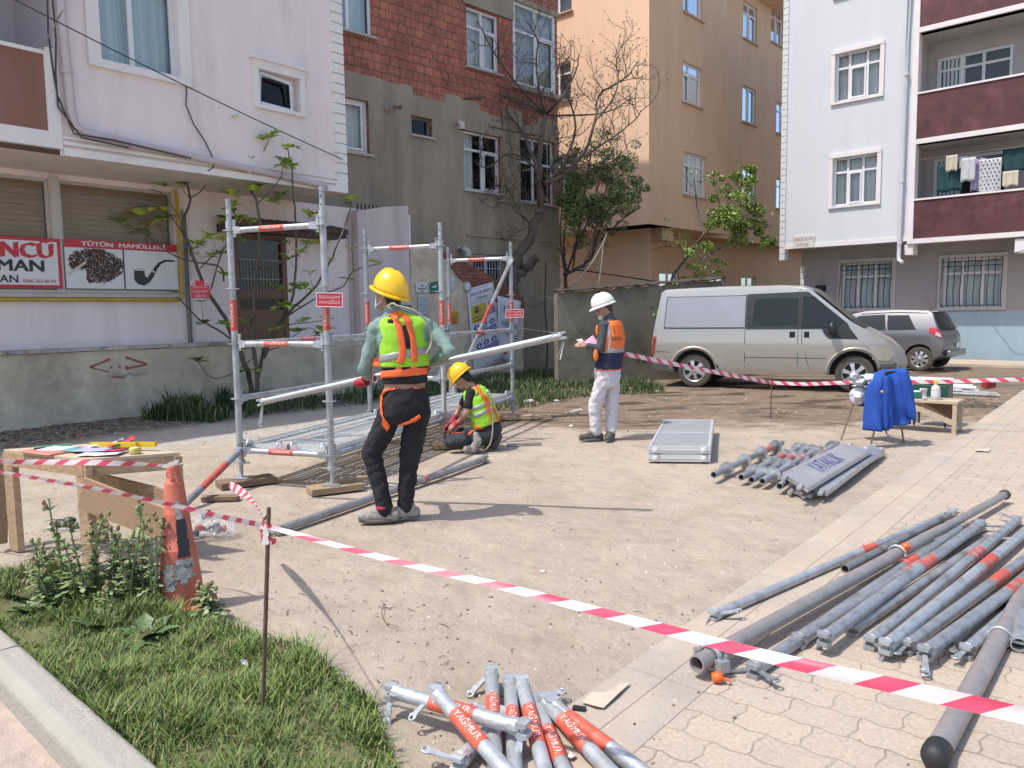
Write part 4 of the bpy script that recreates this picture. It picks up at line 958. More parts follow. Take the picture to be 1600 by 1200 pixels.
def cloth(name,label,u,wdt,z1,drop,m,off=-.02,dots=None,seed=1,taper=0):
 mb=MB();n=10;k=8;vs=[]
 for j in range(k+1):
  for i in range(n+1):
   s=i/n-.5;t=j/k;ww=wdt*(1-taper*t)
   vs.append(FD.P(u+s*ww,z1-drop*t+.02*sin(s*9+seed)*t,off+.03*sin(s*14+seed)*(.3+t)))
 mb.add(vs,[(j*(n+1)+i,(j+1)*(n+1)+i,(j+1)*(n+1)+i+1,j*(n+1)+i+1)for j in range(k)for i in range(n)],0,True)
 o=mb.build(name,m,origin=FD.P(u,z1));fx(o,('solid','SOLIDIFY',dict(thickness=.012)));tag(o,label,'laundry','laundry on the balcony line')
 if dots:
  mb=MB();rg=random.Random(seed)
  for j in range(9):
   for i in range(5):
    s=(i+.5+.5*(j%2))/5.5-.5;t=(j+.5)/9
    c=FD.P(u+s*wdt,z1-drop*t,off+.03*sin(s*14+seed)*(.3+t)+.016);r_=.02
    mb.poly([c+FD.u*cos(2*pi*q/7)*r_+V((0,0,sin(2*pi*q/7)*r_))for q in range(7)])
  mb.build('dots',dots,o)
teal=mat('dark_teal_cloth',(.012,.05,.055),.9,var=.2);wht=mat('white_cloth',(.46,.47,.49),.9,var=.1);lil=mat('lilac_cloth',(.34,.29,.42),.9,var=.12);crm=mat('cream_cloth',(.5,.45,.36),.9)
L_=[('towel','dark teal cloth at the left end of the balcony laundry line',1480,.62,teal,.75,5.42),('shirt','cream patterned cloth high on the laundry line',1484,.28,crm,.42,5.62),('shirt','grey white shirt next to the cream cloth on the laundry line',1497,.30,wht,.35,5.58),('shirt','white shirt in the middle of the laundry line',1511,.34,wht,.62,5.5),('towel','lilac towel hanging left of the dotted cloth',1525,.34,lil,.85,5.46),('towel','white cloth with black dots on the laundry line',1545,.50,wht,.92,5.4),('towel','wide dark teal cloth at the right of the laundry line',1583,.60,teal,.60,5.60),('shirt','cream garment below the wide dark teal cloth',1577,.35,crm,.38,5.02)]
for i,(nm,lb,px,wdt,m,dr_,z1)in enumerate(L_):
 cloth(nm,lb,FD.uz(px,270)[0],wdt,z1,dr_,m,off=-.25+.1*(i%2),dots=M_signb if 'dots' in lb else None,seed=i)
mb=MB();mb.tube(FD.P(uDb+.2,5.62,-.2),FD.P(uDb+5,5.62,-.2),.008,n=5);tag(mb.build('clothes_line',mat('grey_rope',(.35,)*3),origin=FD.P(uDb,5.62)),'taut clothes line inside the lower balcony of the pale block','clothes line')
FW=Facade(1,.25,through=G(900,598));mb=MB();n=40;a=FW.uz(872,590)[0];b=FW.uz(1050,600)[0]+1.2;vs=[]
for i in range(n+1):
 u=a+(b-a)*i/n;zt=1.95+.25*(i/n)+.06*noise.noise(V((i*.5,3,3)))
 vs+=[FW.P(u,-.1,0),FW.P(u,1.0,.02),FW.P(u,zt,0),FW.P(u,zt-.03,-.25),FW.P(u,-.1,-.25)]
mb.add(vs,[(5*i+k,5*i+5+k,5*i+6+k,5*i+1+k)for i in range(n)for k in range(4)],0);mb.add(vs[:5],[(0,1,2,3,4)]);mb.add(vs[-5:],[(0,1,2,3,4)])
o=tag(mb.build('garden_wall',mat('shade_darkened_wall',(.21,.19,.145),.92,var=.25,vs=1.6,bump=.5,bs=22,col2=(.13,.125,.09),c2s=1.2),origin=FW.P(a,0)),'rough grey garden wall with sagging metal sheet on top behind the white helmet','wall')  # wall colour darkened to stand in for shade, with random blotches
mb=MB();vs=[]
for i in range(n+1):
 u=a+(b-a)*i/n;zt=2.0+.25*(i/n)+.05*noise.noise(V((i*.8,7,3)))
 vs+=[FW.P(u,zt,.16+.05*noise.noise(V((i*.6,2,8)))),FW.P(u,zt+.04,-.4)]
mb.add(vs,[(2*i,2*i+2,2*i+3,2*i+1)for i in range(n)],0,True);ob=mb.build('sheet_coping',mat('rusty_dark_sheet',(.06,.05,.045),.7,var=.3),o);fx(ob,('solid','SOLIDIFY',dict(thickness=.03)))
mb=MB();mb.fbox(FB,uB1+.02,uB1+1.1,-.1,2.6,-2.3,-2.2);mb.fbox(FB,uB1+.02,uB1+.1,-.1,2.6,-2.198,-.2)
tag(mb.build('metal_gate',mat('black_gate_metal',(.018,.018,.02),.6),origin=FB.P(uB1+.5,0)),'dark metal gate in the gap right of the rendered house corner','gate')
#  PLANTS
M_bark=mat('grey_bark',(.105,.085,.07),.9,var=.3,vs=8,bump=.5,bs=40,stretch=(1,1,.3))
M_barkd=mat('dark_bark',(.05,.04,.034),.9,var=.3,vs=8,bump=.5,bs=40)
M_barkp=mat('pale_bark',(.22,.19,.16),.85,var=.25,vs=8,bump=.3)
LEAF_FIG=[mat('fig_leaf_young',(.40,.50,.07),.5,var=.2,vs=4,spec=.4),mat('fig_leaf',(.24,.34,.06),.5,var=.2,vs=4,spec=.4),mat('fig_leaf_old',(.13,.21,.045),.5,var=.2,vs=4)]
LEAF_EV=[mat('evergreen_leaf',(.11,.165,.045),.4,var=.3,vs=3,spec=.5),mat('evergreen_leaf_light',(.18,.25,.07),.4,var=.3,vs=3,spec=.5),mat('evergreen_leaf_old',(.05,.085,.03),.45,var=.3,vs=3)]
LEAF_LT=[mat('spring_leaf',(.20,.29,.05),.5,var=.25,vs=3),mat('spring_leaf_b',(.13,.21,.04),.5,var=.25,vs=3),mat('spring_leaf_c',(.27,.33,.08),.5,var=.25,vs=3)]
def smooth_path(pts,k=4):
 if len(pts)<3:return pts
 out=[]
 for i in range(len(pts)-1):
  p0=pts[max(i-1,0)];p1=pts[i];p2=pts[i+1];p3=pts[min(i+2,len(pts)-1)]
  for j in range(k):
   t=j/k;out.append(.5*((2*p1)+(-p0+p2)*t+(2*p0-5*p1+4*p2-p3)*t*t+(-p0+3*p1-3*p2+p3)*t**3))
 return out+[pts[-1]]
def limb(mb,pxs,y,r0,r1,rng,dep=.0,mi=0,n=7):
 pts=[Yp(p[0],p[1],y+(p[2]if len(p)>2 else dep*noise.noise(V((p[0]*.02,p[1]*.02,5)))))for p in pxs]
 pts=smooth_path(pts);k=len(pts)
 pts=[p+jitter(rng,r0*.35)for p in pts]
 mb.path(pts,[r0+(r1-r0)*i/(k-1)for i in range(k)],n,mi=mi);return pts
def twigs(mb,pts,rng,depth,length,r,tips,up=.5,every=3,mi=0):
 for i in range(1,len(pts)-1):
  if rng.random()>1.0/every:continue
  d0=(pts[i+1]-pts[i-1]).normalized();side=(d0 .cross(jitter(rng,1))).normalized()
  d=(d0*rng.uniform(.1,.7)+side+V((0,0,up*rng.random()))).normalized();p=pts[i].copy();q=[p.copy()];L=length*rng.uniform(.5,1.2);m_=6
  for j in range(m_):d=(d+jitter(rng,.28)+V((0,0,.14*up))).normalized();p=p+d*L/m_;q.append(p.copy())
  mb.path(q,[r*(1-.7*j/m_)for j in range(m_+1)],5,mi=mi)
  tips.append((q[-1],d))
  if depth>0:twigs(mb,q,rng,depth-1,length*.62,r*.6,tips,up,2,mi)
def leaf_quads(mb,c,rad,n,size,rng,nm=3,shell=.35,droop=0.0):
 for _ in range(n):
  v=jitter(rng,1)
  while v.length>1 or v.length<.02:v=jitter(rng,1)
  v=v.normalized()*(v.length**shell)
  p=c+V((v.x*rad[0],v.y*rad[1],v.z*rad[2]));s=size*rng.uniform(.6,1.3)
  a=jitter(rng,1).normalized();a.z-=droop;b=a.cross(jitter(rng,1)).normalized()*s*.42;a=a.normalized()*s
  mb.add([p-a*.5,p+b*.5,p+a*.55,p-b*.5],[(0,1,2,3)],rng.randrange(nm))
def fig_leaf(mb,p,d,s,rng,mi):
 x,y,d=basis(d);nrm=y
 sh=[(0,0),(.22,.05),(.48,.32),(.24,.38),(.42,.78),(.14,.62),(0,1.0),(-.14,.62),(-.42,.78),(-.24,.38),(-.48,.32),(-.22,.05)]
 pts=[p+x*(a*s)+d*(b*s)+nrm*(abs(a)*.35-b*b*.25)*s for a,b in sh]
 c=p+d*.38*s;pts.append(c);n=len(sh)
 mb.add(pts,[(i,(i+1)%n,n)for i in range(n)],mi,False)
def fig_cluster(mb,p,rng,s,k,base=0):
 for i in range(k):
  a=2*pi*(i+rng.random())/k;d=V((cos(a),sin(a),rng.uniform(-.1,.9))).normalized()
  fig_leaf(mb,p+d*s*.15,d,s*rng.uniform(.7,1.2),rng,rng.choice((base,base,1,2)))
rng=random.Random(11);FY=12.7
fig=thing('fig_tree','young fig tree with light green hand-shaped leaves growing against the retaining wall','tree',G(398,648))
t_=MB();tips=[]
stems=[([(395,650),(392,600),(380,560),(367,535),(350,495),(327,460),(310,422),(292,375),(285,347),(296,310),(286,255),(284,232)],.045,.012),([(367,535),(340,515),(310,498),(285,472),(270,460)],.018,.008),([(350,440),(345,418),(310,410),(278,402),(250,385),(230,366),(215,362)],.016,.006),([(398,650),(402,590),(396,540),(395,500),(400,440),(405,380),(402,320),(388,290),(372,250),(363,190)],.040,.010),([(402,600),(412,550),(430,510),(460,480),(490,452),(510,420),(528,380),(545,335),(549,314)],.030,.008),([(412,560),(425,530),(455,470),(462,420),(462,350),(458,300),(455,260),(449,232)],.028,.008),([(396,420),(420,416),(450,405),(472,392),(485,368),(490,338)],.014,.006),([(440,500),(500,462),(535,448),(552,424),(590,413)],.014,.007),([(552,424),(551,400),(548,385)],.008,.005),([(327,460),(345,400),(362,372),(372,345),(360,325)],.014,.006),([(310,422),(330,402),(350,385),(368,345)],.012,.006),([(388,290),(400,262),(421,217)],.012,.006),([(296,310),(320,290),(342,216)],.012,.006),([(292,375),(260,330),(225,322),(190,330)],.010,.005),([(285,347),(250,300),(205,296)],.008,.005),([(402,320),(420,300),(440,275),(440,250)],.010,.005),([(430,510),(470,505),(510,500)],.010,.005),([(412,550),(440,540),(480,512),(505,528)],.010,.005),([(395,560),(360,585),(330,590),(310,566)],.010,.005)]
for s_,a,b in stems:
 P_=limb(t_,s_,FY,a,b,rng,.6);tips.append((P_[-1],P_[-1]-P_[-2]));twigs(t_,P_,rng,0,.35,b*.8,tips,.8,9)
t_.build('trunk',M_bark,fig)
lf=MB();
cl=[(363,183),(421,214),(448,230),(342,213),(284,230),(385,257),(350,272),(270,262),(396,300),(205,293),(250,289),(320,272),(147,310),(190,350),(215,363),(440,305),(426,318),(493,335),(485,383),(362,325),(350,345),(345,397),(330,402),(295,395),(352,432),(272,458),(350,508),(547,315),(462,452),(440,455),(462,520),(505,528),(310,565),(360,305),(405,290),(455,262),(372,345),(180,352),(256,345),(505,520),(445,480),(470,395)]
for i,(x,y)in enumerate(cl):
 p=Yp(x,y,FY+rng.uniform(-.4,.3));fig_cluster(lf,p,rng,rng.uniform(.15,.25),rng.randrange(4,8),0 if y<420 else 1)
for p,d in tips:fig_cluster(lf,p,rng,rng.uniform(.13,.22),4,0)
lf.build('crown',LEAF_FIG,fig)
rng=random.Random(21);TY=19.6
bt=thing('bare_tree','large bare budding tree spreading in front of the brick house corner','tree',V((Yp(800,590,TY).x,TY,0)))
t_=MB();tips=[];P_=limb(t_,[(797,600),(799,500),(801,437),(812,400),(836,355),(845,329)],TY,.17,.11,rng,.1,n=10)
P_=limb(t_,[(845,329),(842,266),(845,212),(851,180)],TY,.10,.045,rng,.2,n=9)
P_=limb(t_,[(801,437),(820,420),(838,402)],TY,.15,.10,rng,n=9)
big=[([(845,329),(835,250),(805,190),(760,140),(735,120)],.06),([(851,180),(880,150),(900,110),(905,85)],.04),([(846,285),(870,280),(905,250),(930,190),(935,150),(980,120),(998,95)],.06),([(851,180),(820,160),(780,150),(720,155),(690,150),(668,170)],.045),([(905,250),(950,220),(990,190),(1002,172)],.03),([(851,180),(845,150),(838,100),(840,60),(820,30)],.04),([(842,266),(800,240),(760,262),(738,250)],.035),([(863,185),(868,215),(862,260),(852,290)],.03),([(870,280),(900,200),(880,130),(885,90)],.035),([(851,180),(790,110),(760,60),(745,30)],.03),([(845,212),(800,205),(740,190),(715,175)],.03),([(930,190),(960,150),(965,110),(945,90)],.025),([(836,355),(810,330),(790,290),(760,300),(742,320)],.03),([(905,250),(935,260),(960,250),(985,235)],.02),([(851,180),(900,180),(950,175),(990,150)],.03)]
for s_,a in big:
 P_=limb(t_,s_,TY,a,.010,rng,1.6,1 if a==.03 and s_[0]==(863,185)else 0);twigs(t_,P_,rng,2,1.0,.014,tips,.8,1.7)
for p,d in tips:
 t_.ell(p,.015*rng.uniform(.6,1.3),nu=5,nv=4)
t_.build('trunk',[M_bark,M_barkp],bt)
lf=MB()
for p,d in tips:
 if rng.random()<.12:leaf_quads(lf,p,(.06,.06,.06),3,.06,rng)
lf.build('buds',LEAF_LT,bt)
def crown_tree(name,label,base,y,stems,clumps,mats,size,n,seed,bark=M_barkd,tw=1,fill=1.0,lsz=1.0):
 rng=random.Random(seed);o=thing(name,label,'tree',V((Yp(base[0],base[1],y).x,y,0)));t_=MB();tips=[]
 for s_,a in stems:P_=limb(t_,s_,y,a,.012,rng,1.2);twigs(t_,P_,rng,tw,.6,.012,tips,.6,2.5)
 t_.build('trunk',bark,o);lf=MB();k=1200/y/F_PX*1.0
 for(x,yy,r,w_)in clumps:
  c=Yp(x,yy,y+rng.uniform(-.7,.7));R=r*y/F_PX*1.15
  for _ in range(max(2,int(11*w_))):
   v=jitter(rng,1);v=v.normalized()*rng.uniform(.3,1.0);cc=c+V((v.x*R,v.y*R*.9,v.z*R));rr=R*rng.uniform(.25,.52)
   leaf_quads(lf,cc,(rr,rr,rr*.7),int(n*w_/7),size,rng)
 for p,d in tips:leaf_quads(lf,p,(.12,.12,.12),int(6*fill),size,rng)
 lf.build('crown',mats,o);return o
crown_tree('evergreen_tree','dense dark evergreen tree with many thin stems beside the rendered house corner',(888,560),20.5,[([(886,600),(885,500),(884,430),(880,380),(888,320)],.07),([(885,430),(900,380),(912,330)],.035),([(880,430),(905,418),(925,400),(930,380),(950,330),(975,290)],.05),([(884,430),(876,370),(880,300)],.03),([(888,420),(920,340),(940,270)],.03),([(925,400),(935,340),(960,250)],.03),([(895,420),(905,350),(920,260),(925,220)],.025),([(930,385),(970,345),(1000,325)],.025)],[(900,300,30,1),(925,270,34,1),(950,290,36,1.1),(975,265,28,.8),(985,310,26,.8),(940,330,34,1),(905,340,28,.9),(885,320,22,.9),(965,345,24,.6),(945,230,28,.6),(915,235,22,.35),(990,240,16,.4),(900,370,26,.55),(930,370,26,.45),(1000,290,14,.4),(880,260,18,.4),(960,215,16,.3),(885,280,22,.7)],LEAF_EV,.072,1350,31)
crown_tree('leafy_tree','slender tree with fresh light green leaves above the van roof',(1060,520),22.0,[([(1040,520),(1048,440),(1075,400),(1100,365),(1125,340),(1150,300),(1165,275)],.05),([(1070,520),(1078,450),(1100,405),(1130,385),(1180,350)],.04),([(1100,365),(1090,330),(1085,280)],.02),([(1130,340),(1120,300),(1118,268)],.02),([(1125,340),(1170,340),(1205,355)],.02),([(1100,405),(1080,390),(1040,385),(1020,390)],.012)],[(1165,280,20,.6),(1150,300,20,.6),(1135,325,26,.8),(1165,335,26,.7),(1120,345,22,.6),(1150,360,26,.7),(1185,355,22,.6),(1205,370,16,.5),(1110,375,20,.35),(1085,400,18,.3),(1195,385,14,.3),(1090,430,16,.3),(1118,278,10,.3),(1175,265,10,.3),(1060,385,18,.12),(1120,410,18,.3),(1100,345,14,.2),(1070,440,14,.35)],LEAF_LT,.11,1300,41,M_bark,fill=.5)
crown_tree('wall_shrub','dark shrub growing between the garden wall and the rear of the van',(1018,600),17.2,[([(1015,610),(1010,560),(1022,500),(1030,460)],.02),([(1018,610),(1028,560),(1040,470)],.015)],[(1015,585,14,.4),(1008,555,12,.4),(1020,525,12,.4),(1000,600,12,.4),(1025,490,10,.3)],LEAF_EV,.09,300,51,fill=.6)
mb=MB();rng=random.Random(6)
limb(mb,[(853,600),(855,540),(852,480),(853,410)],20.1,.035,.02,rng);limb(mb,[(853,470),(830,480),(812,465)],20.1,.012,.006,rng);limb(mb,[(853,420),(843,420)],20.1,.012,.008,rng)
tag(mb.build('dead_sapling',M_bark,origin=V((Yp(853,600,20.1).x,20.1,0))),'thin dead sapling trunk leaning on the rendered corner behind the second helmet','sapling')
mb=MB();mb.path(smooth_path([Yp(p[0],p[1],18.8)for p in[(851,463),(875,466),(900,440),(925,410),(942,380),(948,365)]]),.014,5);mb.path(smooth_path([Yp(p[0],p[1],18.8)for p in[(934,455),(940,410),(943,375)]]),.012,5)
tag(mb.build('hanging_cord',mat('pale_cord',(.38,.36,.33),.8),origin=Yp(934,455,18.8)),'pale cords hanging from the evergreen tree above the white helmet','cord')
mb=MB();mb.path([Yp(900,421,20.2),Yp(1000,436,21.2),Yp(1100,452,22.4)],.022,5);tag(mb.build('overhead_cable',mat('black_cable',(.05,)*3),origin=Yp(900,421,20.2)),'dark cable sloping across the apricot ground floor','cable')
def gpoly(pts):return[V((G(*p).x,G(*p).y,0))for p in pts]
backg=gpoly([(640,628),(640,596),(700,588),(760,584),(820,582),(860,580),(1000,592),(1035,605),(1040,614),(960,618),(900,622),(850,632),(810,640),(760,645),(700,650)])
zr=lambda x,y:relief(x,y)
DG=[GREEN[2],mat('grass_blade_dark',(.035,.065,.02),.6,var=.3),mat('grass_blade_back',(.06,.10,.028),.6,var=.3),GREEN[3]]
blades('grass_verge','rough dark green grass along the foot of the back walls',backg,15000,.05,.24,5,zr,width=.008,mats=DG,weights=(3,4,3,.3))
weed=gpoly([(225,655),(215,640),(300,634),(430,625),(560,615),(640,605),(640,625),(560,634),(430,645),(330,660)])
blades('weeds','dark tufts of weeds at the foot of the retaining wall under the fig tree',weed,3200,.08,.50,8,zr,width=.011,mats=DG,weights=(3,5,2,.5),dens=lambda x,y:(.9 if x<-4.4 else.10)*(noise.noise(V((x*1.6,y*1.6,2)))>-.15)+.02,cat='weeds')
def thistle(base,h,lean,label,seed):
 rng=random.Random(seed);b=G(*base,.02);o=thing('thistle_plant',label,'plant',b,'tall thistles at the grass edge');s_=MB();lf=MB();hd=[]
 for q in range(rng.randrange(2,4)):
  p=b+V((rng.uniform(-.03,.03),rng.uniform(-.03,.03),0));d=V((lean+rng.uniform(-.12,.12),rng.uniform(-.12,.12),1)).normalized();pts=[p.copy()];H=h*rng.uniform(.7,1)
  for i in range(10):d=(d+jitter(rng,.08)).normalized();p=p+d*H/10;pts.append(p.copy())
  s_.path(pts,[.0095*(1-.055*i)for i in range(11)],6)
  for i in range(1,11):
   for _ in range(5):
    a=rng.uniform(0,2*pi);dd=V((cos(a),sin(a),rng.uniform(.1,.9))).normalized();L=.095*rng.uniform(.5,1.2)*(1.25-i*.08);x,y,_d=basis(dd);c=pts[i]
    out=[]
    for k in range(7):t=k/6;out.append(c+dd*L*t+x*L*(.28 if k%2 else.09)*(1-t*.6)-V((0,0,t*t*L*.3)))
    for k in range(6,-1,-1):t=k/6;out.append(c+dd*L*t-x*L*(.28 if k%2 else.09)*(1-t*.6)-V((0,0,t*t*L*.3)))
    lf.add(out,[(k,k+1,12-k,13-k)for k in range(6)],rng.randrange(3))
  for _ in range(rng.randrange(3,6)):
   e=pts[-1]+V((rng.uniform(-.045,.045),rng.uniform(-.045,.045),rng.uniform(-.06,.03)));s_.path([pts[-2],e],.003,4);hd.append((e,rng.randrange(2)))
 s_.build('stem',mat('thistle_stem',(.24,.31,.13),.6,var=.2),o);lf.build('leaves',[mat('thistle_leaf',(.19,.27,.10),.6,var=.25),mat('thistle_leaf_b',(.27,.34,.17),.6,var=.25),GREEN[2]],o);
 for e,k in hd:mb=MB();mb.ell(e,(.011,.011,.016),nu=7,nv=5);mb.build('flower_head',(mat('thistle_bud',(.22,.26,.12),.7),mat('thistle_bud_brown',(.24,.17,.09),.7))[k],o)
for a in(((106,942),.62,.0,'tall thistle left of the others, rising in front of the table leg',1),((158,945),.50,.0,'thistle standing second from the left at the grass edge',2),((203,952),.66,.0,'tallest thistle, in front of the slanted plank of the table',3),((242,955),.58,.05,'thistle touching the left side of the orange cone',4),((95,955),.34,-.45,'bent brown thistle stalk leaning left over the kerb side',5),((180,965),.22,.1,'short bushy thistle between the tall ones',6),((318,965),.20,0,'small thin weed just right of the cone base',7),((130,950),.50,-.08,'leaning thistle between the first and second tall ones',8),((222,948),.46,.10,'thistle directly behind the tallest one, leaning to the cone',9),((72,940),.36,-.1,'leftmost upright thistle at the grass edge',10),((182,940),.40,-.1,'thistle just left of the tallest one, in front of the plank',11)):thistle(*a)
def rosette(base,s,label,seed):
 rng=random.Random(seed);b=G(*base,.03);mb=MB()
 for i in range(34):
  a=rng.uniform(0,2*pi);dd=V((cos(a),sin(a),rng.uniform(.15,1.1))).normalized();L=s*rng.uniform(.5,1.1);x,y,_=basis(dd)
  pts=[];k=5
  for j in range(k+1):t=j/k;w_=sin(pi*min(1,t*.85+.12))*L*(.15+.07*(j%2));c=b+dd*L*t+V((0,0,-.5*t*t*L*.6));pts+=[c-x*w_,c+V((0,0,-.01)),c+x*w_]
  mb.add(pts,[(3*j+q,3*j+q+1,3*j+q+4,3*j+q+3)for j in range(k)for q in(0,1)],rng.randrange(2),True)
 tag(mb.build('broadleaf_weed',[mat('dock_leaf',(.075,.13,.045),.5,var=.25),mat('dock_leaf_b',(.11,.17,.06),.5,var=.25)],origin=b),label,'weed')
rosette((165,985),.19,'broad-leaved weed clump below the tall thistles',1);rosette((225,1000),.22,'large dark broad-leaved weed clump in front of the cone',2);rosette((60,960),.17,'broad-leaved weed clump at the left end of the grass',3);rosette((262,1015),.15,'low grey-green weed clump right of the largest one',4)
#  VEHICLES
def car_paint(name,col,dirt=(.30,.25,.19),zlo=.2,zhi=1.2,amt=.75,metal=.45,rough=.32):
 m=bpy.data.materials.new(name);m.use_nodes=True;t=m.node_tree;N=t.nodes;L=t.links;b=N['Principled BSDF']
 tc=N.new('ShaderNodeTexCoord');sp=N.new('ShaderNodeSeparateXYZ');L.new(tc.outputs['Object'],sp.inputs[0])
 n=N.new('ShaderNodeTexNoise');n.inputs['Scale'].default_value=2.2;n.inputs['Detail'].default_value=8;n.inputs['Roughness'].default_value=.7;L.new(tc.outputs['Object'],n.inputs[0])
 r=N.new('ShaderNodeMapRange');r.inputs[1].default_value=zhi;r.inputs[2].default_value=zlo;L.new(sp.outputs[2],r.inputs[0])
 r2=N.new('ShaderNodeMapRange');r2 .inputs[1].default_value=.3;r2 .inputs[2].default_value=.7;r2 .inputs[3].default_value=.35;r2 .inputs[4].default_value=1;L.new(n.outputs[0],r2 .inputs[0])
 mu=N.new('ShaderNodeMath');mu.operation='MULTIPLY';L.new(r.outputs[0],mu.inputs[0]);L.new(r2 .outputs[0],mu.inputs[1])
 mu2=N.new('ShaderNodeMath');mu2 .operation='MULTIPLY_ADD';mu2 .inputs[1].default_value=amt;mu2 .inputs[2].default_value=.08;L.new(mu.outputs[0],mu2 .inputs[0])
 mx=N.new('ShaderNodeMix');mx.data_type='RGBA';mx.inputs[6].default_value=(*col,1);mx.inputs[7].default_value=(*dirt,1);L.new(mu2 .outputs[0],mx.inputs[0]);L.new(mx.outputs[2],b.inputs['Base Color'])
 b.inputs['Metallic'].default_value=metal;
 rr=N.new('ShaderNodeMapRange');rr.inputs[3].default_value=rough;rr.inputs[4].default_value=.85;L.new(mu2 .outputs[0],rr.inputs[0]);L.new(rr.outputs[0],b.inputs['Roughness'])
 mm=N.new('ShaderNodeMapRange');mm.inputs[3].default_value=metal;mm.inputs[4].default_value=0;L.new(mu2 .outputs[0],mm.inputs[0]);L.new(mm.outputs[0],b.inputs['Metallic'])
 b.inputs['Coat Weight'].default_value=.3;b.inputs['Coat Roughness'].default_value=.15
 return m
M_cglass=mat('tinted_car_glass',(.02,.026,.028),.06,var=.0,spec=.3)
M_cplast=mat('black_car_plastic',(.025,.026,.028),.45,var=.15)
M_tyre=mat('dusty_tyre',(.075,.065,.055),.9,var=.3,vs=6)
M_alloy=mat('alloy_rim',(.52,.52,.52),.35,.7,var=.1)
M_seam=mat('panel_gap',(.02,.02,.02),.8)
class Car:
 """body space: x forward, y to the car's left (+w) / right (-w), z up"""
 def __init__(s,name,label,cat,loc,yaw,warp):
  s.root=thing(name,label,cat,loc);s.root.rotation_euler=(0,0,yaw);s.warp=warp
 def obj(s,name,mb,m,parent=None,sharp=35,weld=False,bevel=0):
  me=mb.mesh(name,m,V((0,0,0)))
  if weld:
   bm=bmesh.new();bm.from_mesh(me);bmesh.ops.remove_doubles(bm,verts=bm.verts,dist=1e-4);bmesh.ops.recalc_face_normals(bm,faces=bm.faces);bm.to_mesh(me);bm.free()
  if sharp:me.set_sharp_from_angle(angle=radians(sharp))
  o=bpy.data.objects.new(name,me);COL.objects.link(o);o.parent=parent or s.root
  if bevel:fx(o,('bevel','BEVEL',dict(width=bevel,segments=3,limit_method='ANGLE',angle_limit=radians(40))))
  return o
 def body(s,prof,hw,m,xs,zs,name='body',bevel=.03):
  bm=bmesh.new();a=[bm.verts.new((x,-hw,z))for x,z in prof];b=[bm.verts.new((x,hw,z))for x,z in prof];n=len(prof)
  bm.faces.new(a[::-1]);bm.faces.new(b)
  for i in range(n):bm.faces.new((a[i],a[(i+1)%n],b[(i+1)%n],b[i]))
  bmesh.ops.recalc_face_normals(bm,faces=bm.faces)
  for pl,no in[((x,0,0),(1,0,0))for x in xs]+[((0,0,z),(0,0,1))for z in zs]+[((0,y,0),(0,1,0))for y in(-hw*.7,-hw*.35,0,hw*.35,hw*.7)]:
   bmesh.ops.bisect_plane(bm,geom=bm.verts[:]+bm.edges[:]+bm.faces[:],plane_co=pl,plane_no=no,dist=1e-5)
  for v in bm.verts:v.co=V(s.warp(v.co.x,v.co.y,v.co.z))
  me=bpy.data.meshes.new(name);bm.to_mesh(me);bm.free();me.materials.append(m)
  for p in me.polygons:p.use_smooth=True
  me.set_sharp_from_angle(angle=radians(38))
  o=bpy.data.objects.new(name,me);COL.objects.link(o);o.parent=s.root
  fx(o,('bevel','BEVEL',dict(width=bevel,segments=3,limit_method='ANGLE',angle_limit=radians(42))));return o
 def panel(s,name,poly,hw,side,m,off=.008,th=.01,parent=None,sub=.15):
  """polygon (x,z) laid on the flank, following its curvature"""
  bm=bmesh.new();f=bm.faces.new([bm.verts.new((x,0,z))for x,z in poly])
  x0=min(p[0]for p in poly);x1=max(p[0]for p in poly);z0=min(p[1]for p in poly);z1=max(p[1]for p in poly)
  x=x0+sub
  while x<x1-.01:bmesh.ops.bisect_plane(bm,geom=bm.verts[:]+bm.edges[:]+bm.faces[:],plane_co=(x,0,0),plane_no=(1,0,0));x+=sub
  z=z0+sub
  while z<z1-.01:bmesh.ops.bisect_plane(bm,geom=bm.verts[:]+bm.edges[:]+bm.faces[:],plane_co=(0,0,z),plane_no=(0,0,1));z+=sub
  bmesh.ops.solidify(bm,geom=bm.faces[:],thickness=th)
  ys=[v.co.y for v in bm.verts];mid=(min(ys)+max(ys))/2
  for v in bm.verts:
   out=off if v.co.y>mid else off-th
   x,y,z=s.warp(v.co.x,hw*side,v.co.z);v.co=V((x,y+side*out,z))
  bmesh.ops.recalc_face_normals(bm,faces=bm.faces)
  me=bpy.data.meshes.new(name);bm.to_mesh(me);bm.free();me.materials.append(m)
  o=bpy.data.objects.new(name,me);COL.objects.link(o);o.parent=parent or s.root;return o
 def line(s,mb,pts,hw,side,w_=.007,off=.004):
  q=[]
  for(x0,z0),(x1,z1)in zip(pts,pts[1:]):
   n=max(1,int(max(abs(x1-x0),abs(z1-z0))/.12))
   for i in range(n):q.append((x0+(x1-x0)*i/n,z0+(z1-z0)*i/n))
  q.append(pts[-1]);P=[]
  for x,z in q:X,Y,Z=s.warp(x,hw*side,z);P.append(V((X,Y+side*off*.2,Z)))
  mb.path(P,w_,5)
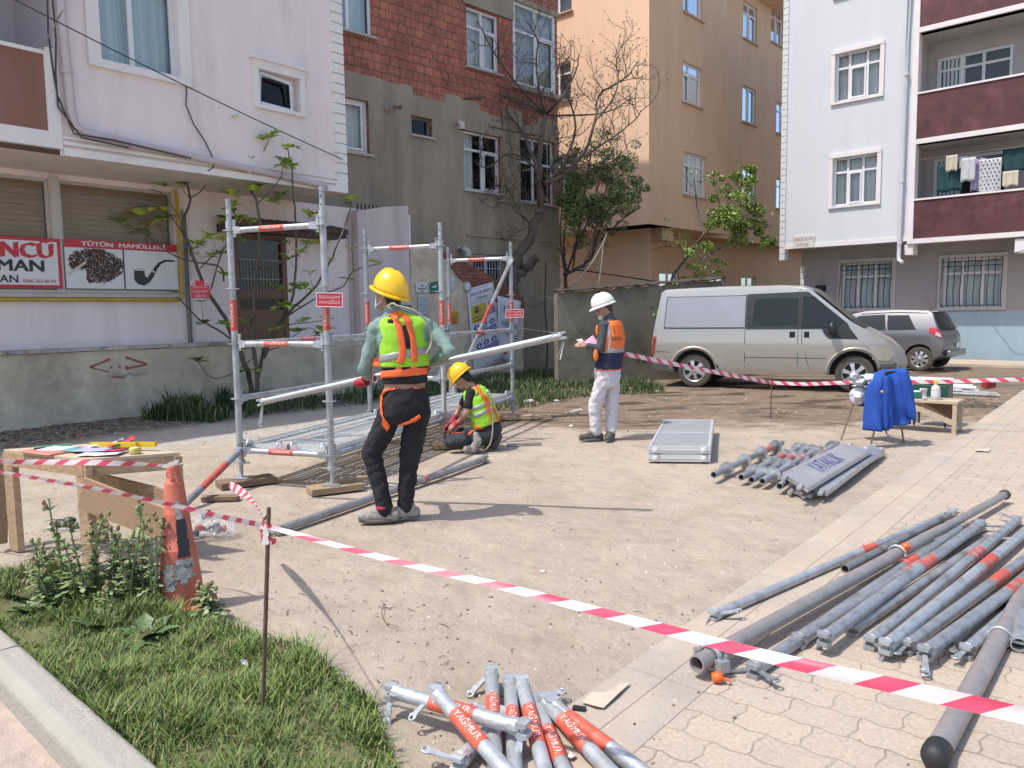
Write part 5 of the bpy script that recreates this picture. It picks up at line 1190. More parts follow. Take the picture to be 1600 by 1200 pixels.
 def wheel(s,x,y,r,wd,side,spokes=6,name='wheel'):
  w_=MB();ax=V((0,side,0));c=V((x,y,r));t=MB()
  prof=[(r*.66,-wd/2),(r*.94,-wd/2),(r,-wd/2+.03),(r,wd/2-.03),(r*.955,wd/2-.004),(r*.80,wd/2+.008),(r*.66,wd/2)]
  t.lathe(c,prof,ax,32);t.lathe(c,[(r*.66,wd/2),(r*.64,wd/2-.05),(.0,wd/2-.07)],ax,32,1)
  wo=s.obj(name,t,[M_tyre,M_cplast])
  k=MB();k.lathe(c,[(r*.67,wd/2-.005),(r*.65,wd/2+.006),(r*.60,wd/2-.01),(r*.58,wd/2-.05)],ax,32)
  x_,y_,d=basis(ax)
  for i in range(spokes):
   a=2*pi*i/spokes+.3;e=x_*cos(a)+y_*sin(a);tt=x_*-sin(a)+y_*cos(a);o1=ax*(wd/2+.012);o2=ax*(wd/2-.012)
   k.add([c+o1+e*r*.10+tt*.035,c+o1+e*r*.10-tt*.035,c+o2+e*r*.62-tt*.045,c+o2+e*r*.62+tt*.045,c+o1*1+e*r*.36+tt*.03,c+o1+e*r*.36-tt*.03],[(0,1,5,4),(4,5,2,3)])
  k.lathe(c,[(0,wd/2+.022),(r*.13,wd/2+.02),(r*.19,wd/2+.008),(r*.2,wd/2-.03)],ax,20)
  s.obj('rim',k,M_alloy,wo);return wo
def arch(cx,r,z0,n=10,a0=0,a1=pi):return[(cx+r*cos(a1+(a0-a1)*i/n),z0+r*sin(a1+(a0-a1)*i/n))for i in range(n+1)]
RW_,FW_=V((3.60,15.35,0)),None
yaw=radians(-27.5);fdir=V((cos(yaw),sin(yaw),0));sdir=V((-sin(yaw),cos(yaw),0))
vhw=.96;WB=2.93
van_loc=fdir*.06+RW_+sdir*(vhw-.05)
def vwarp(x,y,z):
 s=1.0
 if z>1.08:s-=.17*((z-1.08)/.9)**1.25
 if z<.45:s-=.05*(.45-z)/.3
 if x>2.75:s*=1-.30*((x-2.75)/1.1)**2
 if x<-.75:s*=1-.03*(-.75-x)/.2
 bul=.018*sin(pi*min(1,max(0,(z-.3)/.85)))
 if abs(z-.92)<.06:bul+=.012
 xx=x
 if x>3.2:xx=x-.16*(abs(y)/vhw)**2.2*(x-3.2)/.6
 if z>1.9:z=z-.03*(abs(y)/vhw)**3
 return(xx,y*s+(bul if y>0 else-bul)*(abs(y)/vhw)**6,z)
VAN=Car('van','dusty silver panel van parked by the garden wall with its nose pointing right','van',van_loc,yaw,vwarp)
P_van=car_paint('silver_van_paint',(.43,.42,.40),(.32,.265,.19),.15,1.25,.95,.6,.26)
wr=.335;prof=[(-.80,.42),(-.86,.9),(-.80,1.30),(-.70,1.90),(-.62,1.985),(.5,2.015),(1.6,2.005),(1.98,1.975),(2.10,1.93),(2.88,1.27),(3.05,1.17),(3.50,.96),(3.72,.74),(3.79,.52),(3.75,.30)]
prof=prof+[(2.93+.43,.30)]+[(p[0],p[1])for p in arch(2.93,.43,.335,12,pi,0)][0:]+[(2.93-.43,.30),(.43,.30)]+arch(0,.43,.335,12,pi,0)+[(-.43,.30),(-.80,.34)]
prof=[p for i,p in enumerate(prof)if i==0 or(abs(p[0]-prof[i-1][0])+abs(p[1]-prof[i-1][1]))>1e-4]
VAN.body(prof,vhw,P_van,[-.5+.3*i for i in range(14)],[.45,.86,.92,.98,1.1,1.3,1.5,1.7,1.9])
mb=MB();mb.box((1.5,0,.42),(4.2,1.5,.25));mb.box((0,0,.6),(.9,1.45,.5));mb.box((2.93,0,.6),(.9,1.45,.5));VAN.obj('underbody',mb,M_dark)
sd_=-1
for sd_ in(-1,1):
 VAN.panel('side_panel',[(-.60,1.20),(.98,1.20),(.98,1.80),(-.56,1.80)],vhw,sd_,mat('silver_window_panel',(.30,.31,.345),.35,.1,var=.05),.02,.03)
 mb=MB();VAN.line(mb,[(-.61,1.19),(.985,1.19)],vhw,sd_,.017,.01);VAN.line(mb,[(.985,1.19),(.985,1.81),(-.57,1.81),(-.61,1.19)],vhw,sd_,.009,.008);VAN.obj('panel_gasket',mb,M_cplast)
 g=VAN.panel('window_band',[(1.0,1.16),(2.36,1.16),(2.42,1.05),(2.50,.98),(2.98,.98),(2.84,1.17),(2.80,1.26),(2.10,1.855),(1.0,1.83)],vhw,sd_,M_cplast,.010,.014)
 VAN.panel('window',[(1.12,1.24),(1.94,1.24),(1.94,1.74),(1.15,1.74)],vhw,sd_,M_cglass,.016,.01,g)
 VAN.panel('window',[(2.16,1.19),(2.62,1.19),(2.74,1.30),(2.70,1.33),(2.22,1.76),(2.02,1.76),(2.02,1.19)][0:7],vhw,sd_,M_cglass,.016,.01,g)
 VAN.panel('handle',[(1.80,1.0),(1.90,1.0),(1.90,1.11),(1.80,1.11)],vhw,sd_,M_cplast,.022,.02);VAN.panel('handle',[(2.06,1.0),(2.15,1.0),(2.15,1.11),(2.06,1.11)],vhw,sd_,M_cplast,.022,.02)
 mb=MB()
 for L_ in([(.985,.42),(.985,1.16)],[(1.95,.42),(1.95,1.86)],[(2.02,1.16),(2.02,.92),(2.16,.42)],[(.985,.62),(2.45,.62)],[(-.76,.72),(-.46,.70)],[(.0,1.905),(2.0,1.90)]):VAN.line(mb,L_,vhw,sd_,.0055,-.001)
 VAN.obj('panel_gap',mb,M_seam)
 for cx in(0,2.93):
  mb=MB();VAN.line(mb,arch(cx,.47,.335,14,pi*.98,pi*.02),vhw,sd_,.028,.01);VAN.obj('arch_lip',mb,P_van)
 VAN.panel('tail_light',[(-.86,.66),(-.80,.66),(-.77,1.02),(-.84,1.02)],vhw,sd_,mat('tail_lamp_red',(.30,.05,.035),.3),.008,.02)
 VAN.panel('rear_bumper_end',[(-.83,.32),(-.46,.32),(-.46,.52),(-.85,.56)],vhw,sd_,mat('grey_bumper',(.13,.12,.115),.6,var=.15),.018,.03)
 VAN.panel('front_bumper_end',[(3.36,.32),(3.74,.32),(3.77,.52),(3.38,.52)],vhw,sd_,mat('grey_bumper',(.13,.12,.115),.6),.02,.03)
 VAN.panel('headlight',[(3.24,.60),(3.58,.58),(3.70,.68),(3.64,.80),(3.16,.84)],vhw,sd_,mat('headlight_glass',(.42,.40,.35),.12,.3,spec=.9),.014,.02)
 VAN.panel('indicator',[(2.83,1.0),(2.91,1.0),(2.87,1.05)],vhw,sd_,mat('orange_lamp',(.55,.16,.03),.3),.02,.02)
 mb=MB();X,Y,Z=vwarp(2.55,vhw*sd_,1.2);mb.ell((X,Y+sd_*.14,1.16),(.075,.10,.13));mb.bar((X+.05,Y,1.06),(X,Y+sd_*.1,1.08),.06,.05);VAN.obj('mirror',mb,M_cplast)
mb=MB();w2=.66;w3=.80
vs=[]
for j in range(7):
 t=j/6;x=2.15+(2.84-2.15)*t;z=1.905+(1.30-1.905)*t
 for i in range(9):y=(-1+i/4)*vhw*.93;X,Y,Z=vwarp(x+.02,y,z+.014);vs.append(V((X,Y,Z+.006)))
mb.add(vs,[(j*9+i,j*9+i+1,(j+1)*9+i+1,(j+1)*9+i)for j in range(6)for i in range(8)],0,True);VAN.obj('windscreen',mb,mat('dusty_windscreen',(.10,.095,.08),.25,var=.3,spec=.6))
mb=MB();mb.box((2.97,0,1.225),(.22,1.5,.03),Matrix.Rotation(radians(30),3,'Y'));VAN.obj('scuttle',mb,M_cplast)
mb=MB();mb.box((3.60,0,.42),(.16,1.25,.2));VAN.obj('bumper',mb,mat('grey_bumper',(.13,)*3,.6),bevel=.03)
for(x,sd2)in((0,-1),(0,1),(2.93,-1),(2.93,1)):VAN.wheel(x,sd2*(vhw-.13),wr,.2,sd2,6)
def hwarp(x,y,z):
 s=1.0
 if z>.92:s-=.26*((z-.92)/.55)**1.2
 if z<.40:s-=.06*(.4-z)/.2
 e=max(0,-(x+.35)/.35);s*=1-.12*min(1.3,e)**2
 if x>2.9:s*=1-.14*((x-2.9)/.45)**2
 xx=x
 if x<-.2:xx=x+.14*(abs(y)/.84)**2.2*min(1,(-.2-x)/.35)
 bul=.02*sin(pi*min(1,max(0,(z-.3)/.7)));return(xx,y*s+(bul if y>0 else-bul)*(abs(y)/.84)**6,z)
hd_=V((-.737,.676,0));hyaw=atan2(hd_.y,hd_.x);hw2=.84;rwh=G(1437,580);hl=V((-hd_.y,hd_.x,0))
if hl.dot(V((0,-1,0)))<0:vis=-1
else:vis=1
HAT=Car('hatchback','small grey hatchback parked behind the van, its red tail lamp to the right','car',rwh-hl*vis*(hw2-.08),hyaw,hwarp)
P_hat=car_paint('grey_car_paint',(.20,.20,.215),(.30,.26,.21),.1,.8,.25,.6,.25)
prof=[(-.58,.36),(-.64,.60),(-.60,.86),(-.50,.98),(-.22,1.38),(-.12,1.445),(.6,1.475),(1.3,1.45),(1.62,1.38),(2.30,.98),(3.0,.86),(3.28,.66),(3.32,.32)]
prof+=[(2.86,.28)]+arch(2.50,.35,.30,10,pi,0)+[(2.14,.24),(.36,.24)]+arch(0,.35,.30,10,pi,0)+[(-.36,.28)]
HAT.body(prof,hw2,P_hat,[-.4+.25*i for i in range(15)],[.4,.6,.8,.92,1.05,1.2,1.35],bevel=.035)
mb=MB();mb.box((1.3,0,.4),(3.2,1.3,.3));mb.box((0,0,.5),(.7,1.3,.4));HAT.obj('underbody',mb,M_dark)
for sd2 in(-1,1):
 HAT.panel('window',[(.10,1.0),(.72,.98),(.78,1.34),(.30,1.34)],hw2,sd2,M_cglass,.01,.01,sub=.1);HAT.panel('window',[(.78,.98),(1.95,.95),(1.45,1.33),(.84,1.36)],hw2,sd2,M_cglass,.01,.01,sub=.1)
 HAT.panel('tail_light',[(-.60,.80),(-.18,.94),(-.20,1.04),(-.44,1.02),(-.58,.93)],hw2,sd2,mat('bright_tail_lamp',(.50,.02,.03),.2),.016,.02,sub=.08)
 HAT.panel('reversing_lamp',[(-.60,.82),(-.42,.87),(-.44,.95),(-.57,.90)],hw2,sd2,mat('clear_lamp',(.6,.5,.5),.2),.022,.02,sub=.08)
 mb=MB()
 for L_ in([(.75,.40),(.76,1.36)],[(2.0,.4),(1.95,.95)],[(.75,.4),(2.0,.4)]):HAT.line(mb,L_,hw2,sd2,.005,0)
 HAT.line(mb,[(-.1,1.385),(.6,1.41),(1.4,1.37)],hw2,sd2,.010,.004);HAT.obj('panel_gap',mb,M_seam)
vs=[];mb=MB()
for j in range(6):
 t=j/5;x=-.505+.27*t;z=1.0+.36*t
 for i in range(9):y=(-1+i/4)*hw2*.9;X,Y,Z=hwarp(x,y,z);vs.append(V((X-.012,Y,Z+.004)))
mb.add(vs,[(j*9+i,j*9+i+1,(j+1)*9+i+1,(j+1)*9+i)for j in range(5)for i in range(8)],0,True);HAT.obj('rear_window',mb,M_cglass)
mb=MB();mb.box((-.20,0,1.42),(.22,1.05,.025));HAT.obj('spoiler',mb,P_hat,bevel=.01)
mb=MB();mb.box((-.665,0,.62),(.012,.5,.11));PL=HAT.obj('number_plate',mb,M_white)
mb=MB();mb.box((-.60,0,.42),(.10,1.45,.16));HAT.obj('bumper',mb,P_hat,bevel=.03)
mb=MB();mb.tube((-.05,.2,1.45),(-.22,.2,1.66),.004,n=5);HAT.obj('antenna',mb,M_cplast)
for(x,sd2)in((0,-1),(0,1),(2.5,-1),(2.5,1)):HAT.wheel(x,sd2*(hw2-.10),.30,.18,sd2,8)
#  SCAFFOLD TOWER
SL=V((.342,.940,0)).normalized();SW=V((-SL.y,SL.x,0))*1.0;BAY=2.35;WID=.98;PR=.030
P1=V((-1.60,6.68,0))
posts={}
for i in range(3):
 for j in range(2):posts[(i,j)]=P1+SL*(BAY*i)+SW*(WID*j)
SCF=thing('scaffold','galvanised steel scaffold frame of six posts with a perforated deck near the ground','scaffold',P1)
ROS=[.32,.80,1.30,1.80,2.32]
def rosette_ring(mb,c,r=.062,th=.009,ax=V((0,0,1))):
 x,y,d=basis(ax);n=16;vs=[];fs=[]
 for k,(q,h)in enumerate(((.034,-th/2),(r,-th/2),(r,th/2),(.034,th/2))):
  for i in range(n):t=2*pi*i/n;rr=q*(1-(.13 if(k in(1,2)and i%4==2)else 0));vs.append(c+d*h+x*cos(t)*rr+y*sin(t)*rr)
 for k in range(4):
  for i in range(n):j=(i+1)%n;k2=(k+1)%4;fs.append((k*n+i,k*n+j,k2*n+j,k2*n+i))
 mb.add(vs,fs)
hts={(0,0):2.64,(0,1):2.60,(1,0):2.58,(1,1):2.55,(2,0):2.55,(2,1):2.52}
plank_top=.06
for k_,p in posts.items():
 h=hts[k_];mb=MB();b=p+V((0,0,plank_top))
 mb.tube(p+V((0,0,.22)),p+V((0,0,h-.22)),PR,n=14);mb.tube(p+V((0,0,h-.22)),p+V((0,0,h)),PR*.8,n=14,inner=1);mb.tube(p+V((0,0,h-.26)),p+V((0,0,h-.2)),PR*1.15,n=14)
 for z in(h-.08,h-.15):mb.tube(p+V((-.004,-PR*.8-.0005,z)),p+V((-.004,-PR*.8-.001,z)),.007,n=8,mi=1)
 po=mb.build('post',[M_galv,M_dark],SCF)
 for z in ROS:mb=MB();rosette_ring(mb,p+V((0,0,z)));mb.build('rosette',M_galv,po)
 mb=MB();z0,z1=1.60,1.87
 mb.tube(p+V((0,0,1.42)),p+V((0,0,1.70)),PR+.0015,n=16,cap=False);so_=mb.build('red_sticker',M_red,po)
 mb=MB();R_=PR+.0030
 text_on(mb,'YAĞMUR',.035,lambda x,y:p+V((R_*sin(-y/R_*1.0),-R_*cos(y/R_),1.56+x)),.01,width=.22);mb.build('lettering',M_rw,so_)
 mb=MB();mb.tube(b+V((0,0,.006)),p+V((0,0,.30)),PR*.62,n=12);mb.box(b+V((0,0,.004)),(.15,.15,.008))
 mb.tube(p+V((0,0,.19)),p+V((0,0,.225)),.042,n=12);mb.bar(p+V((-.09,.02,.205)),p+V((.09,-.02,.205)),.014,.014)
 mb.build('base_jack',M_galv,SCF)
def member(a,b,name='ledger',sticker=True,r=.026,parent=SCF,heads=True):
 d=(b-a).normalized();mb=MB();a2=a+d*.07;b2=b-d*.07
 mb.tube(a2+d*.05,b2-d*.05,r,n=12);o=None
 for e,s_ in((a2,1),(b2,-1)):
  mb.loft([[e+d*s_*t+basis(d)[0]*(cx*w_)+basis(d)[1]*(cy*h_)for cx,cy in((-1,-1),(1,-1),(1,1),(-1,1))]for t,w_,h_ in((-.035,.012,.03),(.0,.020,.034),(.06,.024,.026))],smooth=False)
  w_=e-d*s_*.018;mb.bar(w_+V((0,0,-.06)),w_+V((0,0,.085)),.010,.022,up=d)
  mb.box(w_+V((0,0,.085)),(.03,.03,.012))
 o=mb.build(name,M_galv,parent)
 if sticker:
  m_=a.lerp(b,.47);mb=MB();mb.tube(m_-d*.13,m_+d*.13,r+.0015,n=14,cap=False);s_=mb.build('red_sticker',M_red,o)
  x,y,_=basis(d);mb=MB();R_=r+.003
  vd=V((0,-1,.15)).normalized();vd=(vd-d*vd.dot(d)).normalized();ud=d.cross(vd)if d.x*0+(d.cross(vd)).z<0 else-d.cross(vd);ud=-ud if ud.z<0 else ud
  dd=d if d.x>0 else-d
  text_on(mb,'YAĞMUR',.03,lambda x_,y_:m_+dd*x_+vd*(R_*cos(y_/R_))+ud*(R_*sin(y_/R_)),.01,width=.2);mb.build('lettering',M_rw,s_)
 return o
Z=lambda z:V((0,0,z))
for i in range(3):
 for z in(2.32,.32)+((1.30,)if i==0 else()):member(posts[(i,1)]+Z(z),posts[(i,0)]+Z(z),'transom')
member(posts[(1,1)]+Z(.80),posts[(1,0)]+Z(.80),'transom')
for i in range(2):
 for j in range(2):
  for z in((1.30,.80,.32)if True else()):
   if z==.32 and j==1:continue
   if z==.80 and(i,j)==(0,0):continue
   member(posts[(i,j)]+Z(z),posts[(i+1,j)]+Z(z),'ledger',sticker=(z==1.3))
member(posts[(0,1)]+Z(.32),posts[(1,1)]+Z(.32),'ledger',False);member(posts[(1,1)]+Z(.32),posts[(2,1)]+Z(.32),'ledger',False)
a=posts[(2,0)]+Z(2.34)+V((.03,-.06,0));b=posts[(2,1)]+Z(.34)+V((.0,-.06,0));member(a,b,'diagonal_brace',False,.028)
d=(b-a).normalized();m_=a.lerp(b,.40);mb=MB();mb.tube(m_-d*.16,m_+d*.16,.0295,n=14,cap=False);mb.build('red_sticker',M_red,SCF)
def deck(a,length,w0,w1,zt):
 mb=MB();F2=lambda s,t,z:a+SL*s+SW*t+Z(z);nu=int(length/.062);nv=7;ww=(w1-w0-.02)/nv;s0=.06;ls=(length-.12)/nu
 for i in range(nu):
  for j in range(nv):
   cs,ct=s0+(i+.5)*ls,w0+.01+(j+.5)*ww;solid=(j in(3,))or(i%12==0)
   q=[(-1,-1),(0,-1),(1,-1),(1,0),(1,1),(0,1),(-1,1),(-1,0)]
   outer=[F2(cs+x*ls/2,ct+y*ww/2,zt)for x,y in q]
   if solid:mb.add(outer,[tuple(range(8))]);continue
   hx,hy=(.36,.30);inner=[F2(cs+x*ls*hx*(1 if y==0 else.62),ct+y*ww*hy*(1 if x==0 else.8),zt+.001)for x,y in q]
   mb.add(outer+inner,[(k,(k+1)%8,8+(k+1)%8,8+k)for k in range(8)])
 for t0,t1 in((w0,w0+.01),(w1-.01,w1)):
  c=[F2(s,t,z)for s in(0,length)for t in(t0,t1)for z in(zt-.055,zt+.012)]
  mb.add(c,[(0,1,3,2),(4,6,7,5),(0,4,5,1),(2,3,7,6),(0,2,6,4),(1,5,7,3)])
 for s in(.0,length-.06):
  c=[F2(x,t,z)for x in(s,s+.06)for t in(w0,w1)for z in(zt-.05,zt-.0)]
  mb.add(c,[(0,1,3,2),(4,6,7,5),(0,4,5,1),(2,3,7,6),(0,2,6,4),(1,5,7,3)])
 for s in(-.03,length+.03):
  for t in(w0+.06,w1-.06):
   c=F2(s,t,zt-.02);mb.path([c+V((0,0,.02))+SL*(.04*cos(q_))-SL*.0+V((0,0,.04*sin(q_)))for q_ in[pi*k/6 for k in range(7)]],.008,6)
 return mb.build('perforated_deck',mat('deck_steel',(.66,.68,.69),.4,.55,var=.12,vs=12,bump=.1),SCF)
for i in range(2):
 for w0,w1 in((.03,.47),(.50,.95)):deck(P1+SL*(BAY*i+.05),BAY-.10,w0,w1,.375)
def plank(c,size,ang,name,label,m=M_wood,cat='plank',group=None,tilt=0):
 mb=MB();mb.box((0,0,0),size);me=mb.mesh(name,m);o=bpy.data.objects.new(name,me);COL.objects.link(o);o.location=c;o.rotation_euler=(tilt,0,ang)
 fx(o,('bevel','BEVEL',dict(width=.004,segments=2)));return tag(o,label,cat,group)
g_='wooden sole plates under the scaffold posts'
plank(posts[(0,0)]+V((.02,.0,.030)),(.46,.22,.055),radians(28),'sole_plate','light wooden board under the nearest right scaffold post',group=g_)
plank(posts[(0,0)]+V((.10,.12,.0765))+V((0.06,.0,0)),(.30,.06,.035),radians(28),'timber_offcut','small light batten lying on the board beside the nearest right base plate',group=g_)
plank(posts[(0,1)]+V((.05,-.02,.030)),(.50,.22,.055),radians(35),'sole_plate','weathered grey board under the nearest left scaffold post',M_woodd,group=g_)
plank(posts[(1,0)]+V((.06,-.10,.030)),(.40,.20,.055),radians(10),'sole_plate','wooden board under the middle post beside the kneeling worker',group=g_)
plank(posts[(1,1)]+V((.0,0,.030)),(.42,.2,.055),radians(20),'sole_plate','board under the middle left post, below the deck',M_woodd,group=g_)
plank(posts[(2,0)]+V((.08,0,.030)),(.55,.2,.055),radians(4),'sole_plate','wooden board under the farthest right scaffold post',group=g_)
plank(posts[(2,1)]+V((.0,0,.030)),(.42,.2,.055),radians(4),'sole_plate','board under the farthest left scaffold post',M_woodd,group=g_)
plank(G(345,778,.02),(.30,.10,.04),radians(5),'timber_offcut','short grey offcut lying left of the nearest left scaffold post',M_woodd)
M_sred=mat('warning_red',(.55,.018,.035),.35,var=.05)
def warn(c,w_,h_,lines_,label,tri=False,rot=0):
 mb=MB();R_=Matrix.Rotation(rot,3,'Y');f=lambda x,y,o:c+R_@V((x,-o,y))
 pl=MB();pl.add([f(sx*w_/2,sy*h_/2,o)for o in(0,.006)for sx,sy in((-1,-1),(1,-1),(1,1),(-1,1))],[(0,1,2,3),(4,7,6,5),(0,4,5,1),(1,5,6,2),(2,6,7,3),(3,7,4,0)])
 o=tag(pl.build('warning_sign',M_sred,origin=c),label,'sign','red warning plates')
 k=len(lines_);top=h_*(.12 if tri else.18)
 for i,t in enumerate(lines_):text_on(mb,t,h_*(.17 if tri else.30),lambda x,y:f(x,top-i*h_*(.25 if tri else.36)+y,.0085),.01,width=w_*(.80 if len(t)>12 else.6))
 if not tri:
  e=.008
  for q in((-w_/2,-w_/2+e,-h_/2,h_/2),(w_/2-e,w_/2,-h_/2,h_/2),(-w_/2+e,w_/2-e,h_/2-e,h_/2),(-w_/2+e,w_/2-e,-h_/2,-h_/2+e)):mb.quad(f(q[0],q[2],.0085),f(q[1],q[2],.0085),f(q[1],q[3],.0085),f(q[0],q[3],.0085))
 else:
  for sx in(-1,1):mb.quad(f(sx*w_*.38-w_*.11,h_*.22,.0085),f(sx*w_*.38+w_*.11,h_*.22,.0085),f(sx*w_*.38+w_*.11,h_*.49,.0085),f(sx*w_*.38-w_*.11,h_*.49,.0085))
 mb.build('lettering',M_paper,o)
 if tri:
  mb=MB()
  for sx in(-1,1):mb.poly([f(sx*w_*.38-w_*.07,h_*.27,.011),f(sx*w_*.38+w_*.07,h_*.27,.011),f(sx*w_*.38,h_*.44,.011)])
  mb.build('triangle',M_sred,o)
 return o
warn(Yp(313,452,12.3),.29,.28,['İSKELE KURULUM','ÇALIŞMA ALANI','GİRİLMEZ'],'square red warning plate with two triangles hung in the fig tree',True)
warn(posts[(0,0)]+V((.045,-.045,1.68)),.23,.125,['İSKELE KULLANIMA','UYGUN DEĞİLDİR'],'red warning plate on the nearest right scaffold post',rot=radians(2))
warn(posts[(2,0)]+V((.045,-.06,1.535)),.26,.12,['İSKELE KULLANIMA','UYGUN DEĞİLDİR'],'red warning plate on the farthest right scaffold post, before the banner')
#  LOOSE TUBES
def claw(mb,c,d,r,up=V((0,0,1)),mi=0,s=1.0):
 """wedge coupler head: two jaws with a slot and a hanging wedge"""
 x,y,d=basis(d,up);k=r*1.25
 mb.loft([[c+d*t*r+x*(cos(a)*q*r)+y*(sin(a)*q*r)for a in[2*pi*i/10 for i in range(10)]]for t,q in((-.2,1.05),(.5,1.16),(1.0,1.1),(1.3,.75))],smooth=False,mi=mi)
 for sg in(-1,1):
  mb.loft([[c+d*t*r+y*(sg*(h0+q*hh))*r+x*(w0*ww)*r for w0,q in((-1,0),(1,0),(1,1),(-1,1))]for t,h0,hh,ww in((.9,.25,.75,.9),(1.8,.35,.75,.95),(2.4,.45,.55,.8))],smooth=False,mi=mi)
def wedge(mb,c,d,L=.13,w_=.02,th=.007,mi=0):
 x,y,d=basis(d);a=c;b=c+d*L
 mb.loft([[p+x*sx*ww+y*sy*th/2 for sx,sy in((-1,-1),(1,-1),(1,1),(-1,1))]for p,ww in((a,w_*.35),(b,w_*.8))],smooth=False,mi=mi)
 mb.path([b+x*(w_*.9*cos(t))+d*(w_*.9*sin(t))for t in[2*pi*i/8 for i in range(8)]],th*.7,5,closed=True,mi=mi)
def tube_obj(a,b,label,r=.030,m=M_galv,band=None,heads=('claw','claw'),group=None,name='scaffold_tube',text=None,bandw=.30,seed=0,wdir=None,cat='tube',tsize=.05,mred=None):
 rng=random.Random(seed);a=V(a);b=V(b);d=(b-a).normalized();mb=MB();L=(b-a).length
 e0,e1=a,b
 if heads[0]=='claw':e0=a+d*r*2.2
 if heads[1]=='claw':e1=b-d*r*2.2
 mb.tube(e0,e1,r,n=18,inner=1 if 'open' in heads else 0)
 for e,h,s_ in((e0,heads[0],-1),(e1,heads[1],1)):
  if h=='claw':
   claw(mb,e,d*s_,r)
   if wdir is not False:wd=wdir if wdir is not None else V((rng.uniform(-1,1),rng.uniform(-1,1),0))+d*s_*.6;wedge(mb,e+d*s_*r*1.4+V((0,0,r*.2)),(V(wd)+V((0,0,-.35 if e.z>.05 else.05))).normalized(),.12)
  if h=='cap':pass
 o=mb.build(name,[m,M_dark],origin=a);tag(o,label,cat,group)
 for e,h,s_ in((e0,heads[0],-1),(e1,heads[1],1)):
  if h=='cap':k=MB();k.lathe(e,[(r*1.12,-.05),(r*1.16,-.01),(r*1.12,.015),(r*.9,.035),(r*.5,.045),(0,.048)],d*s_,18);k.build('end_cap',M_black,o)
 if band is not None:
  m_=a+d*(L*band);k=MB();k.tube(m_-d*bandw/2,m_+d*bandw/2,r+.0012,n=18,cap=False);bo=k.build('red_sticker',mred or M_red,o)
  if text:
   vd=V((0,0,1))+(V((0,-1,0))*.9);vd=(vd-d*vd.dot(d)).normalized();dd=d if d.y<0 else-d
   if abs(d.x)>abs(d.y):dd=d if d.x>0 else-d
   ud=vd.cross(dd);R_=r+.0026;k=MB()
   text_on(k,text,tsize,lambda x_,y_:m_+dd*x_+vd*(R_*cos(y_/R_))+ud*(R_*sin(y_/R_)),.012,width=bandw*.86);k.build('lettering',M_rw,bo)
 return o
poleA=Yp(404,629,6.30);poleB=Yp(884,523,5.62)
o=tube_obj(poleA,poleB,'long pale steel tube held across the body by the standing worker',.027,mat('clean_galvanised',(.42,.43,.44),.38,.5,var=.1,vs=10),None,('claw','claw'),wdir=False)
mb=MB();p=poleB+V((-.02,-.01,-.035));mb.path([p,p+V((-.035,0,-.13)),p+V((-.055,0,-.14)),p+V((-.02,0,-.145)),p+V((.005,0,-.02))],.006,6);mb.path([poleB+V((.01,0,0)),poleB+V((-.35,.0,.055))][::-1],.004,5);mb.build('wedge',M_galv,o)
mb=MB();wedge(mb,poleA+V((.03,0,-.02)),V((-.15,0,-1)),.16,.022);mb.build('wedge',M_galv,o)
tube_obj(G(432,829,.035),G(760,716,.035),'long grey tube lying on the dirt behind the standing worker',.032,M_galv_d,.62,('claw','claw'),bandw=.05,seed=3)
tube_obj(G(285,792,.04),posts[(0,1)]+V((.02,-.05,.33)),'inclined tube with red sticker leaning from the ground to the nearest left post',.029,M_galv,.50,('open','claw'),bandw=.42,seed=5)
mb=MB();p=G(792,695,.01);mb.bar(p,G(846,693,.01),.045,.02);tag(mb.build('steel_strip',M_galv,origin=p),'short pale metal strip on the dirt right of the kneeling worker','strip')
M_wred=mat('scuffed_sticker',(.45,.09,.07),.6,var=.3,vs=20,col2=(.30,.24,.23),c2s=18,c2lo=.48,c2hi=.56)
gp='steel tubes piled on the paving'
M_brt=mat('bright_red_sticker',(.58,.10,.06),.5,var=.15,vs=30,col2=(.48,.18,.14),c2s=16,c2lo=.52,c2hi=.62)
pile=[((1112,963),(1490,800),.026,.028,.028,M_galv,.55,('claw','claw'),'outermost left tube of the right pile, a wire loop at its near claw',.16),((1320,889),(1482,806),.024,.095,.060,M_galv_d,None,('open','claw'),'short tube with an open near end resting on the pile beside the prop',0),((1175,1050),(1500,826),.030,.032,.032,M_galv,.66,('claw','claw'),'tube lying just right of the long capped tube in the right pile',.2),((1245,1003),(1535,822),.030,.036,.034,M_galv,.52,('claw','claw'),'banded tube whose near claw is the left one of two touching',.22),((1285,1000),(1532,818),.030,.080,.085,M_galv,.56,('claw','claw'),'banded tube resting on its left neighbour in the right pile',.22),((1330,985),(1545,842),.028,.032,.032,M_galv_d,None,('claw','claw'),'dark plain tube without a band in the middle of the right pile',0),((1358,1006),(1590,812),.030,.034,.040,M_galv,.62,('claw','claw'),'leftmost tube of the right-hand bundle whose claws sit in a row',.24),((1382,1012),(1625,812),.030,.068,.050,M_galv,.55,('claw','claw'),'second claw-ended tube from the left in the right-hand bundle',.24),((1414,1012),(1650,838),.030,.036,.036,M_galv,.52,('claw','claw'),'third claw-ended tube, with an upright wedge at its near claw',.24),((1442,1022),(1680,850),.030,.072,.060,M_galv,.50,('claw','claw'),'fourth claw-ended tube, the topmost of the right-hand bundle',.24),((1482,1006),(1700,815),.027,.030,.030,M_galv_d,.48,('claw','claw'),'darker tube between the topmost and the last banded tube of the bundle',.22),((1508,1020),(1715,838),.030,.034,.034,M_galv,.42,('claw','claw'),'last banded tube on the right, next to the big tube with the black cap',.24)]
